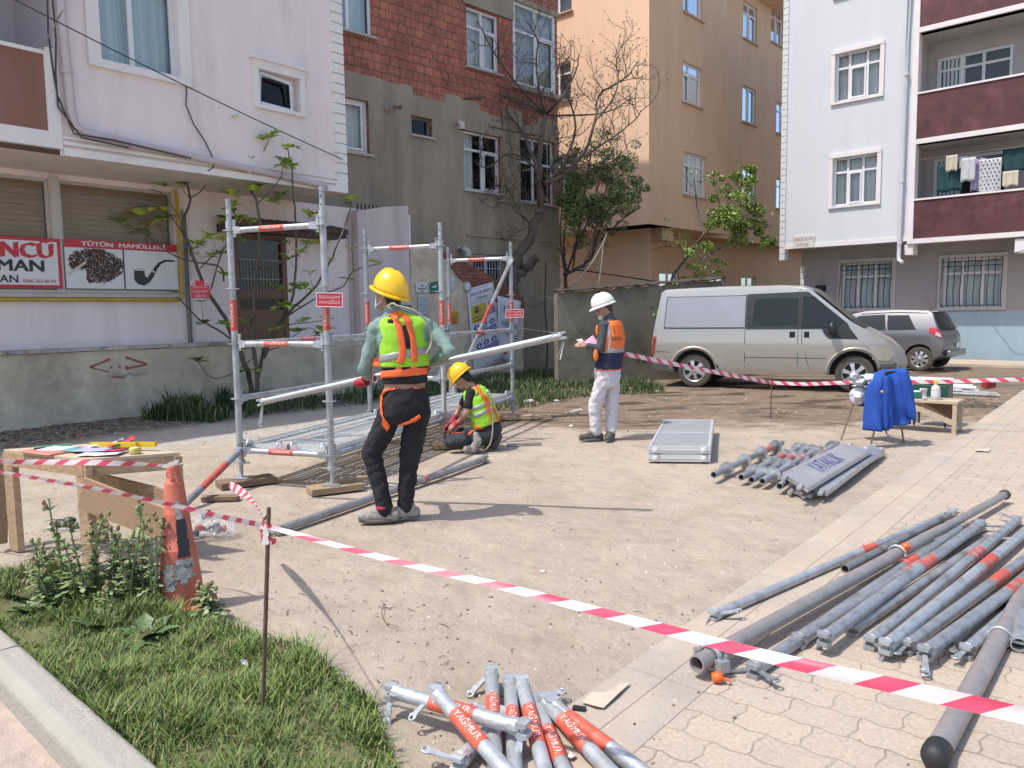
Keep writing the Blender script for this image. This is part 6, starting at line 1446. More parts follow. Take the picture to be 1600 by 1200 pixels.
for i,(a,b,r,za,zb,m,bd,hd_,lb,bw)in enumerate(pile):
 tube_obj(G(*a,za),G(*b,zb),lb,r,m,bd,hd_,gp,bandw=bw,seed=20+i,mred=M_brt if i==0 else None if i%3 else M_wred)
a=G(1088,1038,.075);b=G(1570,773,.075);d=(b-a).normalized();L=(b-a).length
o=tube_obj(a,a+d*L*.62,'longest tube of the pile, a telescopic prop with a brown cap',.037,mat('brown_grey_tube',(.33,.30,.29),.5,.4,var=.15,vs=10),None,('open','open'),gp)
mb=MB();mb.tube(a+d*L*.62,b,.029,n=16);mb.build('inner_tube',mat('brown_grey_tube',(.33,)*3),o);mb=MB();mb.lathe(b,[(.033,-.03),(.040,-.01),(.040,.015),(.025,.03),(0,.032)],d,16);mb.build('end_cap',mat('brown_cap',(.10,.07,.055),.7),o)
mb=MB();x,y,_=basis(d);c=a+d*.10
mb.path([c+(x*cos(t)+y*sin(t))*.052 for t in[2*pi*i/14 for i in range(14)]],.012,6,closed=True);mb.path([c+d*.05+(x*cos(t)+y*sin(t))*.05 for t in[2*pi*i/14 for i in range(14)]],.009,6,closed=True);mb.box(c+x*.06+V((0,0,-.02)),(.05,.04,.05),Matrix.Rotation(.5,3,'Z'));mb.box(c-x*.055,(.04,.035,.04));mb.build('clamp',M_galv,o)
M_orng=mat('orange_plastic',(.75,.13,.025),.4,var=.1)
mb=MB();p=G(1121,1058,.03);mb.lathe(p,[(0,-.02),(.022,-.02),(.024,0),(.018,.022),(0,.024)],V((1,-.3,.3)),6);mb.tube(p,p+V((.05,-.02,-.005)),.006,n=6);mb.build('orange_knob',M_orng,o)
mb=MB();p=a+d*L*.52+V((.0,-.03,.035));mb.lathe(p,[(0,-.025),(.024,-.02),(.026,0),(.020,.022),(0,.028)],V((.6,-.5,.4)),8);mb.build('orange_knob',M_orng,o)
mb=MB();c=a+d*L*.5;mb.path([c+(x*cos(t)+y*sin(t))*.05 for t in[2*pi*i/14 for i in range(14)]],.008,6,closed=True);mb.build('clamp',M_galv,o)
a=G(1462,1180,.045);b=G(1650,835,.045);o=tube_obj(a,b,'thick tube with a black rubber cap in the lower right foreground',.040,mat('brown_grey_tube',(.33,)*3),None,('cap','open'),gp)
d=(b-a).normalized();mb=MB();x,y,_=basis(d);c=a.lerp(b,.37);mb.path([c+(x*cos(t)+y*sin(t))*.046 for t in[2*pi*i/16 for i in range(16)]],.008,6,closed=True);mb.bar(c+x*.03,c+x*.12,.03,.012);mb.build('clamp',M_galv,o)
a=G(1592,1008,.04);tube_obj(a,a+V((.35,.55,.0)),'tube with an open ring end at the right picture edge',.034,M_galv,None,('open','open'),gp)
mb=MB();p=G(1112,963,.02);mb.path(smooth_path([p,G(1104,974,.005),G(1108,978,.003),G(1135,966,.003),G(1142,958,.01)]),.0035,5);tag(mb.build('wire_loop',M_galv_d,origin=p),'bent wire loop at the near claw of the outermost left tube','wire')
for(px,py,q,lb)in((1135,1050,.2,'loose flat wedge on the paving right of the orange knob'),(1395,1012,-.5,'dark wedge lying under the claws of the right-hand bundle')):
 mb=MB();p=G(px,py,.012);wedge(mb,p,V((cos(q),sin(q),0)),.12,.02);tag(mb.build('wedge',M_galv_d,origin=p),lb,'wedge')
gf='short braces with red stickers in the front pile'
M_gl=mat('light_galvanised',(.50,.53,.55),.4,.45,var=.14,vs=14,bump=.15,bs=100,rvar=.08,col2=(.38,.385,.38),c2s=6,c2lo=.5,c2hi=.7,orand=.12)
front=[((606,1078),(824,1140),.095,.115,.50,'brace lying across the top of the front pile with claws at both ends',.30,V((-.2,-.5,-.8)),None),((678,1078),(800,1215),.135,.080,.50,'front brace with readable lettering, crossing over the others on the left',.30,V((-1,-.5,-.5)),1),((768,1048),(776,1250),.060,.030,.36,'upright-looking brace at the back of the front pile',.22,V((-.8,-.6,-.2)),None),((797,1062),(808,1260),.050,.030,.40,'brace directly right of the upright-looking one in the front pile',.22,V((.2,-.4,-.8)),None),((815,1064),(868,1270),.065,.035,.42,'brace with a scuffed red sticker near the middle of the front pile',.36,V((-.2,.9,0)),None),((835,1092),(905,1260),.030,.030,.50,'lower brace partly hidden under its neighbours in the front pile',.30,V((.9,.5,0)),None),((848,1092),(985,1240),.055,.050,.42,'second brace from the right in the front pile',.30,V((-.4,.8,0)),None),((858,1098),(1030,1225),.060,.035,.40,'rightmost brace of the front pile with a plain red sticker',.34,V((.2,.9,.1)),None),((712,1196),(790,1115),.040,.030,None,'brace end pointing left with its square claw at the bottom of the front pile',0,V((-1,.35,.1)),None)]
for i,(a,b,za,zb,bd,lb,bw,wd,tx)in enumerate(front):
 A_=G(*a,za);B_=G(*b,zb);heads=('claw','claw')if i in(0,8)else('claw','open')
 if i not in(0,8):dd_=(B_-A_).normalized();B_=A_+dd_*max((B_-A_).length,.62);bd=bd*(G(*b,zb)-A_).length/(B_-A_).length
 tube_obj(A_,B_,lb,.0275,M_gl,bd,heads,gf,'scaffold_brace','YAĞMUR' if bd and i!=7 else None,bw*.68,60+i,wd,'brace',.036,mred=M_brt)
mb=MB();p=G(905,1107,.01);mb.box(p,(.05,.025,.012),Matrix.Rotation(-.3,3,'Z'));tag(mb.build('wedge',M_black,origin=p),'small dark wedge behind the rightmost brace of the front pile','wedge')
gs='short standards with rosettes lying in a row'
stds=[((1115,742),(1222,692),'separate standard with rosettes, left of the row'),((1158,746),(1256,696),'leftmost standard of the close row'),((1174,750),(1268,698),'second standard of the close row'),((1191,752),(1282,700),'third standard of the close row'),((1218,760),(1308,692),'standard nearest the planks, its dark open end lowest')]
for i,(a,b,lb)in enumerate(stds):
 A_=G(*a,.065);B_=G(*b,.065);d=(B_-A_).normalized();L=(B_-A_).length;mb=MB();mb.tube(A_,B_,.030,n=14,inner=1)
 o=tag(mb.build('scaffold_standard',[M_galv,M_dark],origin=A_),lb,'standard',gs)
 for t in(.16,.40,.64,.88):mb=MB();rosette_ring(mb,A_+d*L*t,.070,.010,d);mb.tube(A_+d*(L*t-.03),A_+d*(L*t+.03),.036,n=12);mb.build('rosette',M_galv,o)
 mb=MB();mb.tube(A_+d*(L*.72),A_+d*(L*.80),.0312,n=14,cap=False)if i==0 else mb.tube(A_+d*(L*(.5+.03*i)),A_+d*(L*(.6+.03*i)),.0312,n=14,cap=False);mb.build('red_sticker',M_red,o)
gm='galvanised metal planks stacked by the standards'
M_plk=mat('plank_metal',(.46,.47,.49),.38,.6,var=.12,vs=6,rvar=.08);M_ptx=mat('blue_stencil',(.05,.07,.25),.6,var=.2,vs=30)
def mplank(cs,z,label,text=None,h=.045):
 q=[G(*c,z)for c in cs];mb=MB();lo=[p-V((0,0,h))for p in q];e=.006
 mb.add(q+lo,[(0,1,2,3),(0,4,5,1),(1,5,6,2),(2,6,7,3),(3,7,4,0),(4,7,6,5)])
 o=tag(mb.build('metal_plank',M_plk,origin=q[0]),label,'plank',gm);fx(o,('bevel','BEVEL',dict(width=.006,segments=2)))
 d=(q[1]-q[0]).normalized();mb=MB()
 for p,s_ in((q[0].lerp(q[3],.2),-1),(q[0].lerp(q[3],.8),-1),(q[1].lerp(q[2],.2),1),(q[1].lerp(q[2],.8),1)):mb.bar(p,p+d*s_*.09+V((0,0,-.02)),.035,.02)
 mb.build('hook',M_plk,o)
 if text:
  mb=MB();U=q[1]-q[0];Wd=q[3]-q[0];vs,fs=text_geo(text,1,.015);wd=max(v.x for v in vs)-min(v.x for v in vs);hh=max(v.y for v in vs)-min(v.y for v in vs);ym=(max(v.y for v in vs)+min(v.y for v in vs))/2
  mb.add([q[0]+U*(.48+v.x/wd*.40)+Wd*(.46-(v.y-ym)/hh*.62)+V((0,0,.003))for v in vs],fs);mb.build('lettering',M_ptx,o)
mplank([(1232,762),(1360,694),(1382,706),(1268,772)],.05,'bottom metal plank lying on the dirt, right-hand edge exposed')
mplank([(1262,756),(1362,694),(1380,702),(1292,768)],.10,'middle metal plank between the lettered one and the bottom one')
mplank([(1222,738),(1318,692),(1362,702),(1262,762)],.16,'top metal plank with blue stencilled lettering','YATAKLIK')
mplank([(1200,728),(1290,694),(1312,698),(1232,736)],.045,'narrow pale metal plank behind the lettered one')
gd='two framed metal decks stacked on the dirt'
fc=[G(1013,722),G(1110,723),None,None];a,b=fc[0],fc[1];ax=(b-a);Wd=ax.length;ax.normalize();lg=V((-ax.y,ax.x,0));far=G(1037,655,.17);
lg=((far-V((0,0,.17)))-a).normalized();Ln=((far-V((0,0,.17)))-a).length*1.0
M_dk=mat('deck_frame_alu',(.62,.63,.64),.4,.4,var=.06);M_dkt=mat('deck_grey_top',(.30,.31,.325),.6,.2,var=.12,vs=3,bump=.1,bs=200)
for z0,lb in((.004,'lower framed metal deck of the stack on the dirt'),(.09,'upper framed metal deck with grey top on the stack')):
 mb=MB();f=lambda s,t,z:a+ax*s+lg*t+V((0,0,z));h=.078
 def bx(s0,s1,t0,t1,za,zb,mb=None):
  c=[f(s,t,z)for s in(s0,s1)for t in(t0,t1)for z in(za,zb)];mb.add(c,[(0,1,3,2),(4,6,7,5),(0,4,5,1),(2,3,7,6),(0,2,6,4),(1,5,7,3)])
 e=.03
 for q in((0,e,0,Ln),(Wd-e,Wd,0,Ln),(e,Wd-e,0,e),(e,Wd-e,Ln-e,Ln),(e,Wd-e,Ln*.47,Ln*.47+e*.7)):bx(*q,z0,z0+h,mb)
 for q in((-.004,0,0,Ln),(0,Wd,-.006,-.001)):bx(*q,z0+.03,z0+.045,mb)
 o=tag(mb.build('framed_deck',M_dk,origin=a),lb,'deck',gd);fx(o,('bevel','BEVEL',dict(width=.005,segments=2)))
 mb=MB();bx(e,Wd-e,e,Ln*.47,z0+.01,z0+h-.008,mb);bx(e,Wd-e,Ln*.47+e*.7,Ln-e,z0+.01,z0+h-.008,mb);mb.build('deck_panel',M_dkt,o)
 mb=MB()
 for s in(.07,Wd-.07):bx(s-.025,s+.025,-.02,-.008,z0+.02,z0+.07,mb);bx(s-.012,s+.012,-.03,-.02,z0+.03,z0+.055,mb)
 mb.build('corner_hook',M_white,o)
gl='metal rails and frames stacked behind the blue jacket'
for i,(a,b,z,m,lb)in enumerate([((1352,578),(1475,590),.25,M_galv,'upper rail of the metal frames behind the blue jacket'),((1340,588),(1520,600),.15,M_white,'white rail running right behind the blue jacket'),((1400,600),(1530,604),.10,M_galv,'low rail ending right of the green box'),((1350,584),(1500,582),.18,M_galv,'rail crossing the white one behind the chair'),((1430,590),(1560,592),.12,M_galv_d,'dark rail farthest right in the stack of frames')]):
 A_=Yp(*a,13.6-.35*i);B_=Yp(*b,12.9-.3*i);A_.z=z+.1;B_.z=z*.8+.1;mb=MB();mb.tube(A_,B_,.03,n=8);d=(B_-A_);n_=V((d.y,-d.x,0)).normalized()*.3;mb.tube(A_+n_,B_+n_,.03,n=8)
 for t in[.08+.14*k for k in range(7)]:mb.tube(A_+d*t,A_+d*t+n_,.016,n=6)
 o=tag(mb.build('metal_ladder',m,origin=A_),lb,'ladder',gl)
mb=MB();a=Yp(1352,596,12.9);a.z=.12;b=Yp(1385,576,13.9);b.z=.30;mb.tube(a,b,.025,n=6);mb.tube(a+V((.25,0,-.1)),b+V((.05,0,0)),.02,n=6)
tag(mb.build('steel_strut',M_galv,origin=a),'slanted steel strut against the rails by the front wheel of the van','strut')
mb=MB();c=G(1545,601,.06);mb.box(c,(.30,.10,.10),Matrix.Rotation(.5,3,'Z'));tag(mb.build('red_holdall',mat('dark_red_cloth',(.28,.02,.035),.7,var=.2),origin=c),'small dark red thing lying at the right end of the rails','bag')
#  WORK TABLE (left)
tz=.69
TN,TR,TL=G(130,718,tz),G(281,707,tz),G(6,702,tz);TF=TR+TL-TN;TAB=thing('work_table','rough timber work table with papers and tools on it behind the cone','table',V((TN.x,TN.y,0)))
M_ply=mat('pale_plywood',(.50,.40,.29),.8,var=.12,vs=3,stretch=(1,9,9),bump=.15,bs=30,col2=(.42,.32,.22),c2s=3)
mb=MB();q=[TN,TR,TF,TL];mb.add(q+[p-V((0,0,.02))for p in q],[(0,1,2,3),(4,7,6,5),(0,4,5,1),(1,5,6,2),(2,6,7,3),(3,7,4,0)]);mb.build('table_top',M_ply,TAB)
cN=sum(q,V((0,0,0)))/4
ew=(TR-TN).normalized();el=(TL-TN).normalized()
for p in q:
 c=p.lerp(cN,.07);c=V((c.x,c.y,0));mb=MB();a=c;b=c+V((0,0,tz-.022));
 w1=el*.05;w2=ew*.02;pts=[r_+s1*w1+s2*w2 for r_ in(a,b)for s1 in(-1,1)for s2 in(-1,1)]
 mb.add(pts,[(0,1,3,2),(4,6,7,5),(0,4,5,1),(2,3,7,6),(0,2,6,4),(1,5,7,3)]);mb.build('leg',M_wood,TAB)
for a,b,h in((TN,TL,.09),(TR,TF,.09),(TN,TR,.09),(TL,TF,.09)):
 mb=MB();a2=a.lerp(cN,.03)-V((0,0,.065));b2=b.lerp(cN,.03)-V((0,0,.065));mb.bar(a2,b2,.02,h-.005);mb.build('apron',M_wood,TAB)
def board(p0,p1,wdt,th,name,label,m=M_wood,up=V((0,0,1)),parent=None):
 mb=MB();mb.bar(p0,p1,th,wdt,up=up)
 if parent is None:return tag(mb.build(name,m,origin=p0),label,'plank')
 return mb.build(name,m,parent)
board(Yp(128,770,4.62),Yp(262,822,4.50),.20,.022,'brace_board',None,mat('reddish_ply',(.42,.27,.16),.7,var=.12,vs=3,bump=.1),parent=TAB)
board(Yp(160,752,5.0),Yp(280,782,4.72),.10,.022,'brace_board',None,parent=TAB)
board(Yp(2,850,5.1),Yp(4,720,5.2),.10,.022,'side_board',None,parent=TAB)
def onT(s,t,h=0):return TN+(TR-TN)*s+(TL-TN)*t+V((0,0,h))
def flat(name,label,c,cols,h,m,curl=0,cat='paper',th=.002):
 s,t=c;mb=MB();n=6;w_,l_,a=cols;vs=[]
 for j in range(n+1):
  for i in range(n+1):
   x,y=(i/n-.5)*w_,(j/n-.5)*l_;X,Y=x*cos(a)-y*sin(a),x*sin(a)+y*cos(a)
   vs.append(onT(s,t,h)+V((X,Y,curl*(max(0,i/n-.5)**2)*2+curl*.3*abs(sin(j*1.3+i)))))
 mb.add(vs,[(j*(n+1)+i,j*(n+1)+i+1,(j+1)*(n+1)+i+1,(j+1)*(n+1)+i)for j in range(n)for i in range(n)],0,True)
 o=mb.build(name,m,origin=onT(s,t,h));fx(o,('solid','SOLIDIFY',dict(thickness=th,offset=1)));return tag(o,label,cat)
flat('folder','green clipboard at the left end of the work table',(.45,.88),(.24,.17,.5),.003,mat('green_board',(.07,.20,.13),.5),0,'folder',.006)
flat('paper_sheet','white sheet beside the green clipboard on the work table',(.35,.72),(.21,.16,-.2),.006,M_paper,.01)
flat('folder','pink folder near the front edge of the work table',(.12,.60),(.34,.16,-.5),.004,mat('pink_folder',(.55,.20,.16),.6),0,'folder',.005)
flat('paper_sheet','teal sheet in the middle of the work table',(.40,.50),(.22,.14,-.4),.010,mat('teal_sheet',(.12,.32,.32),.6),.008)
flat('paper_sheet','lilac sheet lying over the teal one on the work table',(.45,.38),(.22,.14,-.1),.016,mat('lilac_sheet',(.38,.38,.55),.6),.01)
flat('paper_sheet','white papers at the front right of the work table',(.38,.20),(.26,.18,.0),.008,M_paper,.012)
flat('paper_sheet','pale pink sheet at the rear left of the work table',(.72,.75),(.24,.15,.3),.006,mat('pale_pink_sheet',(.60,.38,.34),.6),.01)
flat('red_cloth','red and white barrier tape scrap heaped at the rear of the work table',(.80,.46),(.16,.12,.6),.02,mat('scrap_red',(.50,.03,.035),.6),.08,'cloth');flat('paper_sheet','crumpled white sheet beside the red scrap on the work table',(.72,.55),(.18,.12,.1),.015,M_paper,.06)
flat('paper_sheet','red-edged leaflet near the tape measure on the work table',(.52,.22),(.13,.07,.1),.020,mat('leaflet_red',(.45,.03,.09),.6),.01)
M_ysp=mat('yellow_level',(.62,.42,.02),.4,var=.1)
for(a,b,lb)in(((.62,.62),(.92,.18),'yellow spirit level lying highest across the work table'),((.60,.50),(.78,.25),'short yellow rule under the spirit level')):
 mb=MB();mb.bar(onT(*a,.03),onT(*b,.045),.022,.03);o=tag(mb.build('spirit_level',M_ysp,origin=onT(*a,.03)),lb,'tool')
 mb=MB();c=onT(*a,.03).lerp(onT(*b,.045),.5);mb.bar(c,c+(onT(*b,.045)-c).normalized()*.03,.024,.02);mb.build('vial',M_green,o)
mb=MB();c=onT(.62,.10,.003);mb.lathe(c,[(0,.0),(.032,0),(.034,.01),(.034,.035),(.03,.04),(0,.04)],V((0,0,1)),14);o=tag(mb.build('tape_measure',mat('yellow_case',(.55,.47,.12),.4),origin=c),'small yellow tape measure near the right rear corner of the work table','tool')
mb=MB();mb.lathe(c,[(0,.0405),(.02,.0405)],n=12);mb.build('label_disc',M_paper,o)
mb=MB();c=G(98,818,.03);mb.ell(c,(.10,.045,.035));mb.ell(c+V((.05,0,.02)),(.05,.04,.03));o=tag(mb.build('shoe',mat('black_shoe',(.03,.03,.035),.6),origin=c),'black shoe with pale sole lying in the shade under the work table','shoe')
mb=MB();mb.box(c+V((0,0,-.028)),(.2,.085,.014));mb.build('sole',M_white,o)
#  CONE
cb=G(286,950,0);CONE=thing('traffic_cone','worn orange traffic cone with patches of flaked sticker and barrier tape tied on top','cone',cb)
M_cone=mat('faded_orange_plastic',(.52,.13,.08),.55,var=.14,vs=5,bump=.12,bs=60,col2=(.42,.12,.08),c2s=4)
mb=MB();H=.78;tilt=V((-.012,0,0))
mb.lathe(cb,[(.118,.02),(.112,.05),(.100,.20),(.088,.33),(.086,.34),(.078,.345),(.066,.52),(.064,.53),(.060,.535),(.048,.68),(.044,.69),(.036,.695),(.034,.76),(.028,.785),(.020,.785),(.02,.7)],V((-.015,0,1)),28);mb.build('cone_body',M_cone,CONE)
mb=MB();n=28;R0=[(0.165*(1+.10*(abs(sin(2*(2*pi*i/n)))if True else 0)))for i in range(n)]
rings=[[cb+V((cos(2*pi*i/n)*R0[i]*k,sin(2*pi*i/n)*R0[i]*k,z))for i in range(n)]for k,z in((1.0,0.0),(1.0,.022),(.97,.034),(.74,.04))]
mb.loft(rings,True);mb.build('base',M_cone,CONE)
def cpatch(name,a0,a1,z0,z1,m,jag=.3,off=.0018,seed=1,n=14):
 rg=random.Random(seed);mb=MB();vs=[];rad=lambda z:.120-(z-.02)*.107
 for i in range(n+1):
  t=i/n;z=z0+(z1-z0)*t
  for s_,a in((0,a0),(1,a1)):ja=(rg.random()-.5)*jag*(a1-a0);vs.append(cb+V((cos(a+ja)*(rad(z)+off)-.015*z,sin(a+ja)*(rad(z)+off),z)))
 k=4;vv=[]
 for i in range(n+1):
  z=z0+(z1-z0)*i/n;aL=a0+(rg.random()-.5)*jag*(a1-a0);aR=a1+(rg.random()-.5)*jag*(a1-a0)
  for j in range(k+1):a=aL+(aR-aL)*j/k;vv.append(cb+V((cos(a)*(rad(z)+off)-.015*z,sin(a)*(rad(z)+off),z)))
 mb.add(vv,[(i*(k+1)+j,i*(k+1)+j+1,(i+1)*(k+1)+j+1,(i+1)*(k+1)+j)for i in range(n)for j in range(k)],0,True);mb.build(name,m,CONE)
A0=-pi/2-.1
cpatch('black_patch',A0+.45,A0+1.15,.30,.50,mat('black_sticker',(.025,.028,.04),.4),.15,seed=2);cpatch('sticker_remnant',A0+.25,A0+1.2,.19,.29,mat('flaked_white',(.42,.42,.38),.7,var=.35,vs=40,col2=(.05,.07,.10),c2s=25),.3,seed=3,off=.003)
cpatch('sticker_remnant',A0-.35,A0+.25,.13,.27,mat('flaked_white',(.42,)*3),.6,seed=4);cpatch('sticker_remnant',A0+.5,A0+.85,.50,.60,mat('flaked_white',(.42,)*3),.5,seed=5,off=.003);cpatch('sticker_remnant',A0+.5,A0+.8,.16,.24,mat('flaked_white',(.42,)*3),.5,seed=6,off=.004)
mb=MB();c=cb+V((-.012,-.045,.735));mb.path([c+V((cos(t)*.016,0,sin(t)*.016))for t in[2*pi*i/12 for i in range(12)]],.003,5,closed=True);mb.build('ring',mat('ring_plastic',(.45,.12,.08),.5),CONE)
#  PLASTIC BAG
bp_=G(328,838,0)
M_film=bpy.data.materials.new('thin_plastic_film');M_film.use_nodes=True;b=M_film.node_tree.nodes['Principled BSDF'];b.inputs['Base Color'].default_value=(.75,.74,.76,1);b.inputs['Roughness'].default_value=.15;b.inputs['Alpha'].default_value=.26
mb=MB();mb.ell(bp_+V((0,0,.075)),(.17,.12,.085),nu=36,nv=22);mb.ell(bp_+V((.09,-.03,.06)),(.10,.09,.06),nu=24,nv=14)
o=tag(mb.build('plastic_bag',M_film,origin=bp_),'clear plastic bag with red and black fittings on the dirt beside the cone','bag')
tx=bpy.data.textures.new('crumple','CLOUDS');tx.noise_scale=.055;tx.noise_depth=3
fx(o,('rm','REMESH',dict(mode='VOXEL',voxel_size=.008)),('dp','DISPLACE',dict(texture=tx,strength=.075,mid_level=.5)))
for j,(x,y,z,r,m,lb)in enumerate([(-.07,0,.06,.026,M_sred,'red fitting at the left inside the clear plastic bag'),(-.02,.02,.05,.022,M_galv,'steel fitting in the middle of the clear plastic bag'),(.05,-.01,.06,.034,mat('navy_part',(.03,.04,.09),.4),'dark blue fitting inside the clear plastic bag'),(.09,.02,.05,.024,M_sred,'red fitting at the right inside the clear plastic bag'),(-.09,-.03,.03,.025,M_black,'black fitting low in the clear plastic bag'),(-.05,.10,.13,.032,M_black,'black cap lying behind the clear plastic bag')]):
 mb=MB();c=bp_+V((x,y,z));mb.lathe(c,[(0,-r*1.2),(r*.7,-r*1.2),(r*.75,-.2*r),(r,-.1*r),(r,r*.7),(r*.4,r),(0,r)],V((1,.3*j-.6,.2)),10);tag(mb.build('fitting',m,origin=c),lb,'fitting','small fittings in the plastic bag')
 #  STAKES AND BARRIER TAPE
def rebar(a,top,r,label,m):
 mb=MB();a=V(a);k=30;mb.path([a.lerp(top,i/k)for i in range(k+1)],[r*(1+.12*(i%2))for i in range(k+1)],8);return tag(mb.build('rebar_stake',m,origin=a),label,'stake')
M_rust=mat('rusty_rebar',(.12,.075,.05),.85,var=.3,vs=20)
sb=G(410,1138,-.02);stop=Yp(420,793,sb.y+.0);rebar(sb,stop,.008,'rusty rebar stake holding the knotted barrier tape in the foreground',M_rust)
rb=Yp(1204,652,10.8);rb.z=0;rebar(rb,Yp(1206,590,10.8),.008,'thin distant rebar stake in front of the van holding the far barrier tape',M_rust)
def tape_mat():
 m=bpy.data.materials.new('barrier_tape');m.use_nodes=True;t=m.node_tree;N=t.nodes;L=t.links;b=N['Principled BSDF']
 uv=N.new('ShaderNodeUVMap');sp=N.new('ShaderNodeSeparateXYZ');L.new(uv.outputs[0],sp.inputs[0])
 def M_(op,a,c=None):
  n=N.new('ShaderNodeMath');n.operation=op
  for i,q in enumerate((a,c)):
   if q is None:continue
   if isinstance(q,(int,float)):n.inputs[i].default_value=q
   else:L.new(q,n.inputs[i])
  return n.outputs[0]
 f=M_('FRACT',M_('ADD',M_('MULTIPLY',sp.outputs[0],1/.19),M_('MULTIPLY',sp.outputs[1],.36)))
 g=M_('LESS_THAN',f,.44);mx=N.new('ShaderNodeMix');mx.data_type='RGBA';mx.inputs[6].default_value=(.74,.68,.67,1);mx.inputs[7].default_value=(.72,.085,.16,1);L.new(g,mx.inputs[0])
 L.new(mx.outputs[2],b.inputs['Base Color']);b.inputs['Roughness'].default_value=.35
 tr=N.new('ShaderNodeBsdfTranslucent');L.new(mx.outputs[2],tr.inputs[0]);ms=N.new('ShaderNodeMixShader');ms.inputs[0].default_value=.32
 L.new(b.outputs[0],ms.inputs[1]);L.new(tr.outputs[0],ms.inputs[2]);L.new(ms.outputs[0],N['Material Output'].inputs[0]);return m
M_tape=tape_mat()
def tape(pts,width,tilt,label,seed=0,curl=.2,u0=0,flip=False,cat='tape'):
 """pts: list of points; width(t), tilt(t) radians of the strip against the vertical"""
 P=smooth_path([V(p)for p in pts],14);k=len(P);mb=MB();vs=[];L_=[0]
 for i in range(1,k):L_.append(L_[-1]+(P[i]-P[i-1]).length)
 nc=5
 for i,p in enumerate(P):
  t=i/(k-1);d=(P[min(i+1,k-1)]-P[max(i-1,0)]).normalized();up=V((0,0,1));s_=d.cross(up).normalized();upn=s_.cross(d)
  a=-tilt(t)+.25*noise.noise(V((L_[i]*1.7,seed,0)));w_=width(t);x=upn*cos(a)+s_*sin(a);nn=d.cross(x)
  for j in range(nc):q=j/(nc-1)-.5;vs.append(p+x*(q*w_)+nn*(curl*w_*(q*q*2-.3)*noise.noise(V((L_[i]*2.3,seed+5,0)))*2))
 fs=[(i*nc+j,(i+1)*nc+j,(i+1)*nc+j+1,i*nc+j+1)for i in range(k-1)for j in range(nc-1)]
 mb.add(vs,fs,0,True)
 for n_,f in enumerate(fs):
  i,j=n_//(nc-1),n_%(nc-1);v=lambda jj:(1-jj/(nc-1))if flip else jj/(nc-1)
  mb.uv[n_]=[(L_[i]+u0,v(j)),(L_[i+1]+u0,v(j)),(L_[i+1]+u0,v(j+1)),(L_[i]+u0,v(j+1))]
 return tag(mb.build('barrier_tape',M_tape,origin=P[0]),label,cat,'red and white barrier tape lines')
knot=Yp(417,822,sb.y)
Yk=sb.y
tape([knot,Yp(600,872,2.62),Yp(800,920,2.38),Yp(1000,973,2.14),Yp(1200,1026,1.95),Yp(1400,1072,1.80),Yp(1640,1128,1.66),Yp(2300,1290,1.35)],lambda t:.018+.021*min(1,t*1.3),lambda t:.8-.45*t,'barrier tape running from the knotted stake across the foreground to the right',1,flip=True)
tape([knot,Yp(340,806,3.35),Yp(260,787,3.66),Yp(130,760,4.1),Yp(-40,732,4.7),Yp(-330,690,5.6)],lambda t:.028,lambda t:.35,'barrier tape running left from the stake across the front of the cone',2)
ct=cb+V((-.012,-.03,.77))
tape([ct,Yp(240,726,4.08),Yp(160,723,4.25),Yp(80,722,4.45),Yp(-30,718,4.7),Yp(-300,690,5.5)],lambda t:.032,lambda t:.2+.6*sin(t*9),'barrier tape tied to the cone top, running left in front of the table',3)
pb=Yp(358,756,4.6)
tape([pb,Yp(378,770,4.2),Yp(400,790,3.6),knot],lambda t:.03+.02*sin(t*6),lambda t:.3+2.2*t,'twisted piece of barrier tape fluttering between the inclined tube and the stake',4)
rng=random.Random(3)
mb=MB()
for k_ in range(5):
 a=rng.uniform(0,6);pts=[knot+V((cos(a+q*1.2)*.014*(1+.3*k_),sin(a+q*1.2)*.014,.03-.012*k_-q*.012))for q in range(6)];vs=[]
 for p in pts:vs+=[p,p+V((.003,0,.016))]
 mb.add(vs,[(2*i,2*i+2,2*i+3,2*i+1)for i in range(5)],rng.randrange(2))
p=knot+V((0,-.01,-.01));vs=[]
for q in range(6):vs+=[p+V((-.014+.004*sin(q),-.005,-.011*q)),p+V((.010+.003*sin(q*2),-.008,-.010*q-.006))]
mb.add(vs,[(2*i,2*i+2,2*i+3,2*i+1)for i in range(5)],1)
tag(mb.build('tape_knot',[mat('tape_pink',(.60,.07,.10),.4),mat('tape_white',(.66,.62,.61),.4)],origin=knot),'crumpled knot of barrier tape on the foreground stake','tape')
rt=Yp(1206,598,10.8)
tape([Yp(976,553,9.35),Yp(1040,566,9.7),Yp(1120,582,10.2),rt],lambda t:.055,lambda t:.15,'far barrier tape from the man with the white helmet to the distant stake',5)
tape([rt,Yp(1260,600,10.4),Yp(1320,598,9.9),Yp(1480,596,9.4),Yp(1640,592,9.0),Yp(2100,585,8.2)],lambda t:.05,lambda t:.15,'far barrier tape from the distant stake past the blue jacket to the right',6)
mb=MB();vs=[];a=Yp(268,716,3.98);
for q in range(8):p=ct+V((-.03+.012*q,-.02,.004*q-.002*(q%3)));vs+=[p,p+V((.0,0,.02))]
mb.add(vs,[(2*i,2*i+2,2*i+3,2*i+1)for i in range(7)]);mb.path([ct+V((.02,0,.01)),ct+V((.07,0,.018))],.006,5);tag(mb.build('tape_knot',mat('tape_white',(.66,)*3),origin=ct),'white tape knot on top of the orange cone','tape')
